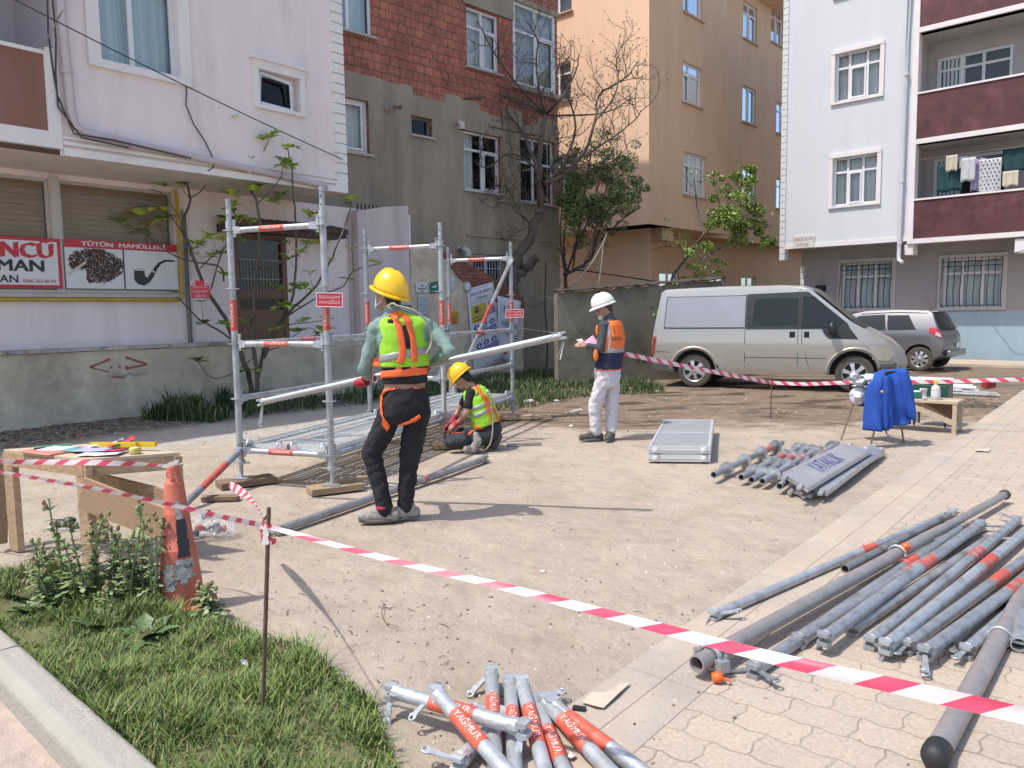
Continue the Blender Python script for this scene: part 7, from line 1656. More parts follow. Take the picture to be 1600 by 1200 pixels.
#  CHAIR WITH JACKET, BENCH
M_cw=mat('chair_leg_brown',(.22,.17,.13),.5,.3)
lg_=[G(1314,687),G(1361,693),G(1412,691)];seat=[Yp(1326,632,9.0),Yp(1352,640,8.7),Yp(1408,640,8.72),Yp(1390,630,9.1)]
c0=G(1365,690,0);CH=thing('chair','metal-legged chair with black arms turned away, a blue jacket over its back','chair',c0)
mb=MB();sz=.44
S=[V((4.02,9.00,sz)),V((4.15,8.60,sz)),V((4.40,8.68,sz)),V((4.34,9.10,sz))]
L4=[lg_[0],lg_[1]+V((0,0,0)),lg_[2],G(1385,676)]
mb=MB();q=S;mb.add(q+[p-V((0,0,.04))for p in q],[(0,1,2,3),(4,7,6,5),(0,4,5,1),(1,5,6,2),(2,6,7,3),(3,7,4,0)]);so2=mb.build('seat',mat('black_seat',(.03,.03,.033),.7),CH)
for i in range(4):mb=MB();mb.tube(L4[i],S[i]-V((0,0,.03)),.011,n=8);mb.build('leg',M_cw,CH)
bl,br=S[1]+V((-.03,-.08,0)),S[2]+V((.05,-.08,0));mb=MB();zb=.83
mb.path([bl+V((0,.05,0)),bl+V((0,0,.15)),bl+V((.02,-.04,zb-sz)),br+V((-.02,-.04,zb-sz)),br+V((0,0,.15)),br+V((0,.05,0))],.013,8);mb.build('back_frame',M_black,CH)
mb=MB();a=bl+V((.03,-.035,.25));b_=br+V((-.03,-.035,.25));mb.add([a,b_,b_+V((0,0,zb-sz-.27)),a+V((0,0,zb-sz-.27))],[(0,1,2,3)]);ob=mb.build('backrest',mat('black_seat',(.03,)*3),CH);fx(ob,('s','SOLIDIFY',dict(thickness=.02)))
for p,r_ in((S[0],S[1]),(S[3],S[2])):
 mb=MB();mb.path([p+V((-.02,0,.0)),p+V((-.03,.02,.20)),p.lerp(r_,.3)+V((-.03,0,.225)),r_+V((-.03,-.02,.22))],.016,7);mb.build('armrest',M_black,CH)
M_jk=mat('blue_work_jacket',(.015,.07,.34),.9,var=.18,vs=5,bump=.2,bs=40)
JY=8.48;jp=lambda px,py,dy=0:Yp(px,py,JY+dy)
def sheet(cols,m,name,parent=None,label=None,th=.012,fold=.018,seed=0,nu=26,cat=None,group=None):
 """cols: left edge and right edge polylines (px, py, dy) top to bottom"""
 Lf=smooth_path([jp(*p)for p in cols[0]],5);Rt=smooth_path([jp(*p)for p in cols[1]],5);k=min(len(Lf),len(Rt));mb=MB();vs=[]
 for j in range(k):
  for i in range(nu+1):s_=i/nu;t=j/(k-1);p=Lf[j].lerp(Rt[j],s_);bl_=4*s_*(1-s_);p.y-=.05*bl_+fold*(.25+t)*(sin(s_*7+seed+t*2.2)+.6*noise.noise(V((s_*3,t*3,seed)))*3);vs.append(p)
 mb.add(vs,[(j*(nu+1)+i,(j+1)*(nu+1)+i,(j+1)*(nu+1)+i+1,j*(nu+1)+i+1)for j in range(k-1)for i in range(nu)],0,True)
 o=mb.build(name,m,parent,origin=None if parent else vs[0]);fx(o,('s','SOLIDIFY',dict(thickness=th,offset=0)))
 if label:tag(o,label,cat,group)
 return o
JK=sheet([[(1366,582,.08),(1362,600,.0),(1366,625,0),(1374,650,0),(1378,664,0)],[(1414,577,.08),(1420,600,0),(1424,625,0),(1425,645,0),(1424,662,0)]],M_jk,'jacket',None,'bright blue work jacket hung over the back of the chair',cat='jacket',seed=1)
sheet([[(1368,590,-.02),(1354,606,-.03),(1351,640,-.03),(1349,672,-.03)],[(1378,586,-.03),(1384,606,-.05),(1388,640,-.05),(1390,673,-.05)]],M_jk,'sleeve',JK,fold=.022,seed=3,nu=18)
sheet([[(1372,588,-.04),(1374,610,-.06),(1376,640,-.06),(1379,671,-.06)],[(1392,585,-.04),(1394,610,-.07),(1394,640,-.06),(1393,668,-.05)]],M_jk,'front_panel',JK,fold=.012,seed=5,nu=14)
sheet([[(1406,580,-.01),(1408,600,-.04),(1412,625,-.04),(1418,652,-.04)],[(1416,578,-.01),(1424,600,-.02),(1428,630,-.03),(1430,660,-.03)]],M_jk,'sleeve',JK,fold=.014,seed=7,nu=12)
mb=MB();p=jp(1378,612,-.16);mb.lathe(p,[(0,.0),(.016,.0),(.016,.008),(0,.01)],V((0,-1,0)),10);mb.build('badge',mat('yellow_badge',(.5,.4,.1),.5),JK)
sheet([[(1366,584,.08),(1380,578,.16),(1384,590,.2),(1380,610,.2)],[(1414,578,.08),(1412,576,.16),(1410,590,.2),(1408,610,.2)]],M_jk,'lining',JK,fold=.01,seed=9)
tb=bpy.data.textures.new('bag_folds','CLOUDS');tb.noise_scale=.09;tb.noise_depth=2
M_pb=mat('white_plastic_bag',(.50,.52,.58),.35,var=.1)
def bagobj(c,r,label,name='plastic_bag'):
 mb=MB()
 for cc,rr in zip(c,r):mb.ell(cc,rr,nu=20,nv=14)
 o=tag(mb.build(name,M_pb,origin=c[0]),label,'bag');fx(o,('rm','REMESH',dict(mode='VOXEL',voxel_size=.010)),('dp','DISPLACE',dict(texture=tb,strength=.08,mid_level=.5)));return o
bagobj([Yp(1342,619,8.85)],[(.085,.10,.10)],'white plastic bag sitting on the chair seat below the arm')
bagobj([Yp(1345,597,8.8),Yp(1362,592,8.75),Yp(1335,588,8.8)],[(.08,.07,.04),(.10,.06,.045),(.04,.04,.045)],'white plastic bag draped over the chair arm behind the jacket collar')
bz=.40;b0,b1=Yp(1496,632,9.12),Yp(1330,633,9.9);BN=thing('bench','low pale timber bench with slanted brace, carrying bottles behind the chair','bench',V((b0 .x,b0 .y,0)))
bd=(V((b1 .x,b1 .y,0))-V((b0 .x,b0 .y,0))).normalized();bn_=V((bd.y,-bd.x,0));bn_=bn_ if bn_.y>0 else-bn_;A_=V((b0 .x,b0 .y,0));LB=1.05
M_bw=mat('pale_bench_timber',(.46,.37,.27),.8,var=.15,vs=3,stretch=(2,9,9),bump=.2,bs=30)
mb=MB();z=bz
pts=[A_+bd*s+bn_*t+V((0,0,h))for h in(z-.03,z)for s,t in((0,-.0),(LB,0),(LB,.42),(0,.42))];mb.add(pts,[(0,3,2,1),(4,5,6,7),(0,1,5,4),(1,2,6,5),(2,3,7,6),(3,0,4,7)]);mb.build('bench_top',M_bw,BN)
for s in(.03,LB-.03):
 for t in(.03,.39):mb=MB();p=A_+bd*s+bn_*t;mb.bar(p,p+V((0,0,z-.031)),.045,.045,up=bd);mb.build('leg',M_bw,BN)
mb=MB();mb.bar(A_+bd*.05+bn_*.02+V((0,0,.14)),A_+bd*.55+bn_*.02+V((0,0,z-.06)),.02,.06);mb.bar(A_+bd*.05+bn_*.40+V((0,0,.14)),A_+bd*.55+bn_*.40+V((0,0,z-.06)),.02,.06);mb.build('brace',M_bw,BN)
mb=MB();mb.add([A_+bd*.06+bn_*.38+V((0,0,.12)),A_+bd*.5+bn_*.38+V((0,0,z-.04)),A_+bd*.06+bn_*.38+V((0,0,z-.04))],[(0,1,2)]);ob=mb.build('gusset',mat('brown_gusset',(.17,.10,.06),.8),BN);fx(ob,('s','SOLIDIFY',dict(thickness=.015)))
def onB(px):return A_+bd*((1496-px)/1200*9.2)+bn_*.16+V((0,0,bz))
def bottle(px,prof,m,capm,label,name='bottle',sh=0,capz=None):
 c=onB(px)+bn_*sh;mb=MB();mb.lathe(c,prof,n=18);o=tag(mb.build(name,m,origin=c),label,'bottle');
 if capm:mb=MB();mb.lathe(c,capz,n=12);mb.build('cap',capm,o)
 return o
M_bt=mat('translucent_white_plastic',(.55,.54,.50),.3,var=.06)
o=bottle(1461,[(0,0),(.048,0),(.052,.01),(.052,.13),(.045,.16),(.02,.185),(.017,.20)],M_bt,mat('yellow_cap',(.62,.50,.03),.4),'white plastic bottle with a yellow cap standing on the bench',capz=[(.022,.19),(.022,.215),(.012,.235),(.010,.255),(0,.256)])
mb=MB();c=onB(1461);mb.lathe(c,[(.0535,.04),(.0535,.11)],n=18);mb.build('label',M_paper,o)
bottle(1441,[(0,0),(.038,0),(.04,.01),(.04,.10),(.036,.115),(0,.118)],M_bt,M_paper,'white lidded tub next to the green one on the bench','tub',.08,[(.043,.10),(.043,.122),(0,.124)])
bottle(1434,[(0,0),(.036,0),(.04,.085),(.042,.09),(0,.09)],mat('green_tub',(.02,.26,.17),.4),M_paper,'small green and white tub on the bench beside the jacket','tub',0,[(.044,.086),(.044,.10),(0,.102)])
bottle(1448,[(0,0),(.022,0),(.034,.035),(.032,.035),(.02,.008),(0,.008)],mat('white_blue_bowl',(.45,.48,.58),.3),None,'small white bowl between the tub and the bottle on the bench','bowl',-.1)
c=A_+bd*.42+bn_*.75+V((0,0,.42));R_=Matrix.Rotation(atan2(bd.y,bd.x),3,'Z');mb=MB();mb.box(c,(.42,.32,.26),R_);o=tag(mb.build('storage_box',mat('dark_green_plastic',(.015,.07,.05),.45,var=.1),origin=c),'dark green plastic box with white lid behind the bench','box');fx(o,('b','BEVEL',dict(width=.02,segments=2)))
mb=MB();mb.box(c+V((0,0,.165)),(.44,.34,.06),R_);ob=mb.build('lid',M_white,o);fx(ob,('b','BEVEL',dict(width=.015,segments=2)))
mb=MB()
for s in(-1,1):
 for t in(-1,1):p=c+R_@V((.18*s,.13*t,-.13));mb.tube(p,V((p.x,p.y,0)),.014,n=8)
mb.build('stand',M_black,o)
#  DEBRIS
rng=random.Random(77);mb=MB()
def peb(p,s):
 R_=Matrix.Rotation(rng.uniform(0,6),3,'Z');vs=[p+R_@V((cos(t)*s*rng.uniform(.7,1.2),sin(t)*s*rng.uniform(.5,.9),0))for t in[2*pi*i/5 for i in range(5)]];top=[p+(v-p)*.6+V((0,0,s*rng.uniform(.35,.7)))for v in vs]
 mb.add(vs+top,[(i,(i+1)%5,5+(i+1)%5,5+i)for i in range(5)]+[(5,6,7,8,9)],rng.choice((0,0,0,1,2)))
cnt=0
while cnt<2600:
 py=620+590*rng.random()**1.3;px=rng.uniform(-20,1620);p=G(px,py)
 dpave=(V((p.x,p.y,0))-KL0).dot(KN)
 if dpave>.2 and rng.random()>.12:continue
 if noise.noise(V((p.x*.9,p.y*.9,4)))<rng.uniform(-.4,.35):continue
 p.z=relief(p.x,p.y)if dpave<0 else.003;peb(p,rng.uniform(.003,.011)*(1+(p.y>9)*1.2));cnt+=1
M_peb=[mat('pebble_tan',(.38,.31,.24),.9,var=.3),mat('pebble_dark',(.11,.09,.07),.9,var=.3),mat('pebble_pale',(.55,.49,.42),.9,var=.2)]
tag(mb.build('gravel',M_peb),'scattered small stones and grit on the dirt yard','gravel',kind='stuff')
mb=MB()
for _ in range(140):
 a=rng.choice((0,1,1,2));
 if a==0:p=G(rng.uniform(400,760),rng.uniform(900,1060))
 elif a==1:p=G(rng.uniform(300,1500),rng.uniform(690,1180))
 else:p=FR.P(rng.uniform(3.5,11),0,rng.uniform(.05,1.3));p.z=0
 if(V((p.x,p.y,0))-KL0).dot(KN)>-.1:continue
 t=rng.uniform(0,pi);l=rng.uniform(.015,.075);d=V((cos(t),sin(t),0));p.z=relief(p.x,p.y)+.006;q=p+d*l*.5+jitter(rng,.01);mb.path([p,V((q.x,q.y,p.z+.003)),p+d*l],rng.uniform(.0010,.0022),3)
tag(mb.build('twig_litter',mat('dry_twig',(.10,.075,.055),.9,var=.3)),'thin dry twigs and stalks scattered on the dirt','twigs',kind='stuff')
mb=MB();M_lf=[mat('dead_leaf',(.16,.11,.07),.9,var=.3),mat('dead_leaf_pale',(.30,.24,.16),.9,var=.3)]
for _ in range(1500):
 p=FR.P(rng.uniform(3.0,14.5),0,rng.uniform(.03,1.5)**1.2);p.z=relief(p.x,p.y)+.01;leafs=rng.uniform(.02,.05);a=jitter(rng,1);a.z*=.3;a=a.normalized();b=a.cross(V((0,0,1))).normalized()*leafs*.5;a*=leafs
 mb.add([p-a*.5,p+b,p+a*.5+V((0,0,.01)),p-b],[(0,1,2,3)],rng.randrange(2))
tag(mb.build('leaf_litter',M_lf),'dead leaves along the foot of the retaining wall','leaves',kind='stuff')
def stone(px,py,s,m,label,name='stone'):
 r2=random.Random(int(px*7+py));c=G(px,py);c.z=relief(c.x,c.y);bm=bmesh.new();bmesh.ops.create_icosphere(bm,subdivisions=2,radius=1)
 for v in bm.verts:k=1+.35*noise.noise(v.co*1.3+V((px,py,0)));v.co=V((v.co.x*s*k,v.co.y*s*.75*k,(v.co.z*.5+.25)*s*k))
 me=bpy.data.meshes.new(name);bm.to_mesh(me);bm.free();me.materials.append(m);o=bpy.data.objects.new(name,me);COL.objects.link(o);o.location=c;tag(o,label,'stone')
M_st=mat('white_rubble',(.58,.53,.46),.9,var=.15,bump=.3,bs=30)
for a in((897,645,.085,'pale chunk of rubble left of the man with the white helmet'),(907,640,.04,'small rubble piece touching the pale chunk'),(892,666,.035,'small white stone near the left boot of the man with the white helmet'),(827,629,.09,'grey-white stone at the edge of the grass behind the farthest post'),(943,622,.07,'rubble piece seen between the legs of the man with the white helmet'),(1028,612,.05,'pale stone by the rear wheel of the van'),(870,628,.05,'light stone in the grass edge behind the pale chunk'),(885,622,.045,'white scrap of stone at the grass edge'),(985,607,.04,'small white stone right of the man at the grass edge'),(848,892,.02,'small pale pebble in the middle of the dirt'),(848,1185,.012,'tiny pale stone at the bottom by the braces')):
 stone(a[0],a[1],a[2],M_st,a[3])
def scrap(pts,m,name,label,z=.012,cat='scrap'):
 mb=MB();q=[G(*p,z)for p in pts];q=[p+V((0,0,.006*(i%2)))for i,p in enumerate(q)];c=sum(q,V((0,0,0)))/len(q)+V((0,0,.006));n=len(q);mb.add(q+[c],[(i,(i+1)%n,n)for i in range(n)]);o=mb.build(name,m,origin=q[0]);fx(o,('s','SOLIDIFY',dict(thickness=.004)));tag(o,label,cat)
M_card=mat('weathered_cardboard',(.52,.44,.35),.9,var=.1,vs=10,bump=.1)
scrap([(909,1098),(925,1085),(948,1082),(972,1070),(985,1068),(965,1088),(943,1107),(930,1106)],M_card,'cardboard','torn flat piece of cardboard on the dirt right of the front pile',cat='cardboard')
scrap([(486,1040),(500,1037),(511,1033),(519,1043),(505,1044)],M_paper,'paper_scrap','bright white scrap of paper at the edge of the foreground grass')
scrap([(375,1032),(386,1034),(388,1042),(378,1040)],M_paper,'paper_scrap','small white scrap lying in the foreground grass',.06)
scrap([(886,1184),(892,1178),(900,1182),(893,1188)],M_paper,'paper_scrap','tiny pale scrap near the bottom of the front pile')
scrap([(1525,702),(1548,702),(1545,706),(1524,705)],M_card,'cardboard','small pale strip on the paving at the far right',cat='cardboard')
mb=MB();mb.path(smooth_path([G(*p,.01)for p in[(595,938),(599,945),(596,960),(603,972),(615,977),(625,980)]]),.0022,4);tag(mb.build('dry_stalk',M_woodd,origin=G(595,938)),'curved dry stalk lying in the middle of the dirt','twig')
#  PEOPLE
UP=V((0,0,1))
M_skin=mat('skin_tan',(.36,.20,.135),.55,var=.08,vs=12);M_hair=mat('dark_hair',(.018,.014,.012),.7,var=.3,vs=30)
tcl=bpy.data.textures.new('cloth_folds','CLOUDS');tcl.noise_scale=.085;tcl.noise_depth=2
tdn=bpy.data.textures.new('trouser_folds','CLOUDS');tdn.noise_scale=.06;tdn.noise_depth=3
def soft(mb,name,m,parent,vox=.010,disp=.0,tex=None,origin=None,sm=3):
 o=mb.build(name,m,parent,origin=origin)
 for p in o.data.polygons:p.use_smooth=True
 fx(o,('rm','REMESH',dict(mode='VOXEL',voxel_size=vox,use_smooth_shade=True)),('sm','SMOOTH',dict(factor=.5,iterations=sm)))
 if disp:fx(o,('dp','DISPLACE',dict(texture=tex or tcl,strength=disp,mid_level=.5)))
 return o
def torso(mb,secs,R,F,n=24,p=2.4):
 rings=[]
 for c,rx,ry in secs:
  ring=[]
  for i in range(n):
   t=2*pi*i/n;a,b=cos(t),sin(t);k=(abs(a)**p+abs(b)**p)**(-1/p);ring.append(c+R*(a*k*rx)+F*(b*k*ry))
  rings.append(ring)
 mb.loft(rings)
def hand(mb,w_,d,back,s=1.0,curl=.5,fat=1.0,thumb=1):
 d=d.normalized();back=(back-d*back.dot(d)).normalized();sd=d.cross(back)*thumb;L=.185*s
 mb.caps(w_-d*.02,w_+d*L*.1,.026*s*fat,.028*s*fat)
 for q in(-1,-.33,.33,1):mb.caps(w_+d*L*.08+sd*q*.012*s,w_+d*L*.46+sd*q*.027*s,.017*s*fat,.0135*s*fat)
 for i,(q,l)in enumerate(((1,.36),(.34,.42),(-.34,.39),(-1,.31))):
  p=w_+d*L*.46+sd*q*.028*s;dd=d;
  for k,(f,r)in enumerate(((.45,.0098),(.32,.009),(.26,.0082))):
   a=curl*(1.0+.08*i)*(.8 if k==0 else 1);dd=(dd*cos(a)-back*sin(a)).normalized()if k==0 else(dd*cos(a)-(back*dd.dot(d)+d*dd.dot(back)*-1).normalized()*sin(a)).normalized()
   e=p+dd*l*L*f*1.05;mb.caps(p,e,r*s*fat,r*s*fat*.93,n=8);p=e
 p=w_+d*L*.14+sd*.026*s;dd=(d*.55+sd*.75-back*.35).normalized();e=p+dd*L*.24;mb.caps(p,e,.014*s*fat,.011*s*fat,n=8);mb.caps(e,e+(d*.8+sd*.15-back*.5).normalized()*L*.19,.011*s*fat,.009*s*fat,n=8)
def head(mb,c,f,up,s=1.0):
 """c: centre of the skull, f: face direction"""
 up=(up-f*up.dot(f)).normalized();r=f.cross(up);M3=Matrix((r,f,up)).transposed();P=lambda x,y,z:c+(r*x+f*y+up*z)*s
 mb.ell(P(0,-.012,.02),(.076*s,.096*s,.098*s),M3,20,14);mb.ell(P(0,.028,-.045),(.056*s,.062*s,.075*s),M3,16,12);mb.ell(P(0,.055,-.095),(.026*s,.022*s,.022*s),M3)
 mb.caps(P(0,.085,.005),P(0,.108,-.034),.010*s,.015*s,n=8);mb.ell(P(0,.086,-.064),(.025*s,.012*s,.010*s),M3);mb.caps(P(-.03,.078,.022),P(.03,.078,.022),.011*s,.011*s,n=8)
 for q in(-1,1):mb.ell(P(q*.078,-.008,-.012),(.010*s,.020*s,.032*s),M3,10,8);mb.ell(P(q*.042,.062,-.022),(.02*s,.016*s,.02*s),M3,10,8)
 return P,M3
def helmet(P,M3,m,parent,label=None,s=1.12):
 mb=MB();vs=[];n=36;k=12
 for j in range(k+1):
  ph=(pi/2)*j/k
  for i in range(n):
   t=2*pi*i/n;x=cos(t)*cos(ph)*.118*s;y=sin(t)*cos(ph)*.142*s;z=sin(ph)**.85*.150*s
   if abs(x)<.022 and j<k-1 and y*0==0:z+=.007
   vs.append(P(x,y-.01,.030+z))
 mb.add(vs,[(j*n+i,j*n+(i+1)%n,(j+1)*n+(i+1)%n,(j+1)*n+i)for j in range(k)for i in range(n)],0,True)
 rim=[]
 for k_,(e,dz)in enumerate(((0,.004),(.007,-.004),(.009,-.014),(.0,-.014),(-.008,.0))):
  for i in range(n):
   t=2*pi*i/n;pk=max(0,sin(t))**2.5*.036 if k_ in(1,2)else 0;rim.append(P(cos(t)*(.118*s+e),sin(t)*(.142*s+e)+pk-.01,.030+dz-pk*.25))
 mb.add(rim,[(q*n+i,q*n+(i+1)%n,(q+1)*n+(i+1)%n,(q+1)*n+i)for q in range(4)for i in range(n)],0,True)
 o=mb.build('helmet',m,parent);fx(o,('s','SOLIDIFY',dict(thickness=.003,offset=-1)));return o
def strap(pts,w_,m,name,parent,target,off=.006,nrm=V((0,-1,0)),th=.004,n=6):
 P_=smooth_path([V(p)for p in pts],n);mb=MB();vs=[]
 for i,p in enumerate(P_):
  d=(P_[min(i+1,len(P_)-1)]-P_[max(i-1,0)]).normalized();s_=d.cross(nrm).normalized()
  for q in(-1,-.33,.33,1):vs.append(p+s_*q*w_/2)
 mb.add(vs,[(i*4+j,i*4+4+j,i*4+5+j,i*4+1+j)for i in range(len(P_)-1)for j in range(3)],0,True)
 o=mb.build(name,m,parent)
 if target:fx(o,('sw','SHRINKWRAP',dict(target=target,wrap_method='NEAREST_SURFACEPOINT',wrap_mode='ABOVE_SURFACE',offset=off)))
 fx(o,('so','SOLIDIFY',dict(thickness=th,offset=1)));return o
def boot(name,ankle,toe,m,parent,sole=True,w_=.046):
 a=V((ankle.x,ankle.y,0));t=V((toe.x,toe.y,0));d=(t-a).normalized();z=V((0,0,1));b0=ankle.z-.09
 P=lambda f,h:a+d*f+V((0,0,b0+h));mb=MB()
 mb.caps(P(-.055,.045),P(.05,.045),.043,.046);mb.caps(P(.04,.045),P(.17,.038),.047,.040);mb.caps(P(-.015,.06),P(-.01,.10),.048,.046);mb.caps(P(.0,.09),P(.13,.05),.042,.032)
 o=soft(mb,name,m,parent,.008,.008,tdn);mb=MB();n=20
 ring=lambda h,k:[P(.055+cos(2*pi*i/n)*.15*k,h)+z.cross(d)*(sin(2*pi*i/n)*(w_+.004*cos(2*pi*i/n))*k)for i in range(n)]
 mb.loft([ring(.0,.97),ring(.004,1.0),ring(.022,1.0),ring(.024,.9)]);mb.build('sole',mat('boot_sole',(.13,.12,.11),.8,var=.2),o);return o
M_lime=mat('lime_hi_vis',(.30,.62,.03),.75,var=.08,vs=6);M_orv=mat('orange_hi_vis',(.85,.17,.03),.75,var=.08,vs=6);M_strap=mat('orange_webbing',(.85,.14,.035),.7,var=.06)
M_silv=mat('reflective_band',(.33,.33,.34),.4,.2,var=.08);M_teal=mat('sage_green_shirt',(.20,.285,.255),.9,var=.07,vs=6);M_blk=mat('black_cotton',(.014,.014,.018),.9,var=.3,vs=5);M_ygl=mat('yellow_helmet_plastic',(.85,.50,.01),.28,var=.03,coat=.3)
M_whh=mat('white_helmet_plastic',(.72,.70,.67),.3,var=.03);M_mask=mat('surgical_mask',(.40,.58,.60),.8,var=.05);M_rglove=mat('red_glove',(.36,.02,.04),.7,var=.2);M_suede=mat('grey_suede',(.30,.275,.255),.95,var=.2,vs=25,col2=(.16,.145,.135),c2s=14,c2lo=.5,c2hi=.6)
YB=5.64;p=lambda px,py,dy=0:Yp(px,py,YB+dy)
mb=MB();F1=V((-.22,.975,0)).normalized();R1=V((F1 .y,-F1 .x,0));hf=V((-.84,.50,.20)).normalized()
hc=p(607,462,.03);HP,HM=head(mb,hc,hf,UP+hf*.05)
secs=[(p(621,494),.050,.055),(p(624,503),.11,.07),(p(627,512),.165,.085),(p(630,532),.165,.105),(p(632,562),.150,.10),(p(632,592),.145,.098),(p(633,618),.155,.112),(p(633,645),.160,.115),(p(633,655),.12,.09)]
torso(mb,secs,R1,F1);mb.caps(p(612,480,.01),p(622,500,.0),.056,.060)
sL,sR=p(588,514,-.01),p(674,514,.03);eL,wL=p(569,577,.03),p(577,589,.29);eR,wR=p(702,549,-.07),p(679,565,.16)
pole=lambda px:poleA.lerp(poleB,(px-404)/480.)
for s_,e,w_ in((sL,eL,wL),(sR,eR,wR)):mb.caps(s_,e,.046,.037);mb.caps(e,w_,.038,.026)
hand(mb,wL,pole(580)-wL+V((0,0,.01)),UP,1,.75);hand(mb,wR,pole(671)-wR+V((0,0,.01)),UP,1,.75,thumb=-1)
hL,kL,aL=p(612,645),p(581,708,.03),p(602,795,-.02);hR,kR,aR=p(652,645,.03),p(640,718,.05),p(633,797,.06)
aL.z=.10;aR.z=.10
for h,k,a in((hL,kL,aL),(hR,kR,aR)):mb.caps(h,k,.082,.055);mb.caps(k,a,.054,.036);mb.caps(a,V((a.x,a.y-.0,.05))+V((-.08,0,0)),.034,.026)
W1=soft(mb,'person',M_skin,None,.0085,origin=V((p(628,820).x,YB,0)),sm=2);tag(W1,'standing worker seen from behind, yellow helmet, lime vest, orange harness, carrying a long tube','person')
mb=MB();torso(mb,[(p(620,496,.0),.062,.066),(p(623,503),.135,.085),(p(627,512),.182,.105),(p(630,532),.184,.126),(p(632,560),.168,.12),(p(632,572),.16,.115)],R1,F1)
for s_,e,w_ in((sL,eL,wL),(sR,eR,wR)):mb.caps(s_,e,.060,.050);mb.caps(e,e.lerp(w_,.9),.050,.038)
mb.caps(p(613,487,.0),p(616,497),.064,.075);mb.caps(p(617,496),p(594,509),.058,.062);mb.caps(p(622,495),p(664,509),.058,.062);SH=soft(mb,'shirt',M_teal,W1,.010,.030,tcl)
mb=MB();torso(mb,[(p(633,566),.170,.122),(p(633,580),.170,.122),(p(633,598),.168,.122)],R1,F1);TS=soft(mb,'t_shirt',M_blk,W1,.010,.012)
mb=MB();mb.caps(p(620,497,-.03),p(602,508,-.02),.055,.058);mb.caps(p(624,496,-.03),p(655,508,-.02),.055,.060);torso(mb,[(p(622,499),.125,.100),(p(627,508),.170,.122),(p(630,532),.178,.140),(p(632,555),.180,.136),(p(632,572),.178,.134)],R1,F1);VE=soft(mb,'vest',M_lime,W1,.010,.012)
mb=MB();torso(mb,[(p(634,606),.165,.120),(p(634,625),.176,.132),(p(634,648),.182,.135),(p(634,660),.15,.11)],R1,F1)
for h,k,a in((hL,kL,aL),(hR,kR,aR)):mb.caps(h,k,.102,.080);mb.caps(k,a+V((0,0,-.01)),.078,.060)
TRS=soft(mb,'trousers',M_blk,W1,.011,.030,tdn)
boot('boot',aL+V((.005,0,0)),aL+V((-.2,-.02,0)),M_suede,W1);boot('boot',aR+V((.02,.0,0)),aR+V((-.17,-.07,0)),M_suede,W1)
mb=MB();mb.ell(aL+V((-.02,-.03,.02)),(.05,.04,.02));soft(mb,'sock',mat('red_sock',(.35,.03,.05),.9),W1,.008)
mb=MB();mb.ell(HP(0,-.03,.03),(.086,.088,.085),HM,18,12);mb.ell(HP(0,-.055,-.04),(.066,.05,.05),HM,14,10);soft(mb,'hair',M_hair,W1,.009,.006,tdn)
helmet(lambda x,y,z:HP(x,y*.95-.010,z*1.05+.000+y*.16),HM,M_ygl,W1,s=1.05)
mb=MB();vs=[]
for j in range(7):
 for i in range(9):a=(i/8-.5)*2.2;z=-.015-j*.016;vs.append(HP(sin(a)*(.064-.002*j),.030+cos(a)*.078*(1-.02*j),z))
mb.add(vs,[(j*9+i,j*9+i+1,(j+1)*9+i+1,(j+1)*9+i)for j in range(6)for i in range(8)],0,True);o=mb.build('face_mask',M_mask,W1);fx(o,('s','SOLIDIFY',dict(thickness=.003)))
mb=MB()
for q in(-1,1):mb.path([HP(q*.062,.06,-.02),HP(q*.084,.0,.02),HP(q*.084,-.02,-.01),HP(q*.080,-.005,-.04),HP(q*.06,.06,-.09)],.0035,5)
mb.build('mask_strap',M_paper,W1)
mb=MB();hand(mb,wL-(pole(580)-wL).normalized()*.03,pole(580)-wL+V((0,0,.01)),UP,1,.75,1.25);mb.ell(pole(577)+V((0,-.035,-.02)),(.055,.04,.04));soft(mb,'glove',M_rglove,W1,.007)
b_=lambda px,py,dy=-.15:p(px,py,dy)
HN=[]
for pts,w_,tg in(([b_(612,486,-.10),b_(620,500),b_(627,530),b_(629,552),b_(624,568)],.050,VE),([b_(625,566),b_(621,583)],.05,TS),([b_(630,486,-.10),b_(640,502),b_(647,530),b_(650,566)],.050,VE),([b_(650,564),b_(649,582)],.05,TS),([b_(604,487,-.08),b_(620,484,-.12),b_(640,487,-.12)],.05,VE),([b_(590,586,-.06),b_(604,585,-.13),b_(620,584),b_(650,582),b_(664,581,-.12),b_(672,580,-.05)],.050,TS),([b_(624,584),b_(606,600),b_(588,616,-.10),b_(576,630,-.02)],.045,TRS),([b_(652,584),b_(660,592),b_(669,602,-.08)],.04,TRS),([b_(588,560,-.02),b_(590,575,-.04),b_(592,586,-.06)],.04,SH),([b_(585,616,-.10),b_(589,640,-.12),b_(596,658,-.12),b_(608,672,-.10)],.042,TRS),([b_(622,667,-.12),b_(640,662,-.13),b_(657,651,-.12)],.035,TRS)):strap(pts,w_,M_strap,'harness_strap',W1,tg,.010)
strap([b_(586,562,.0),b_(592,561,-.08),b_(615,557),b_(640,553),b_(662,549,-.12),b_(672,548,-.02)],.052,M_silv,'reflective_band',W1,VE,.004)
strap([b_(634,505),b_(638,530),b_(637,545)],.045,M_blk,'back_pad',W1,VE,.005);strap([b_(610,489,-.12),b_(607,500)],.05,M_blk,'back_pad',W1,VE,.005)
mb=MB();mb.bar(p(622,478,-.14),p(642,479,-.15),.03,.022);mb.build('shock_absorber',M_black,W1)
mb=MB();pr=[b_(612,483,-.15),b_(606,479,-.14),b_(614,474,-.14),b_(622,478,-.16),b_(645,484,-.16),b_(665,500,-.14),b_(674,520,-.10),b_(673,540,-.12),b_(666,552,-.14)]
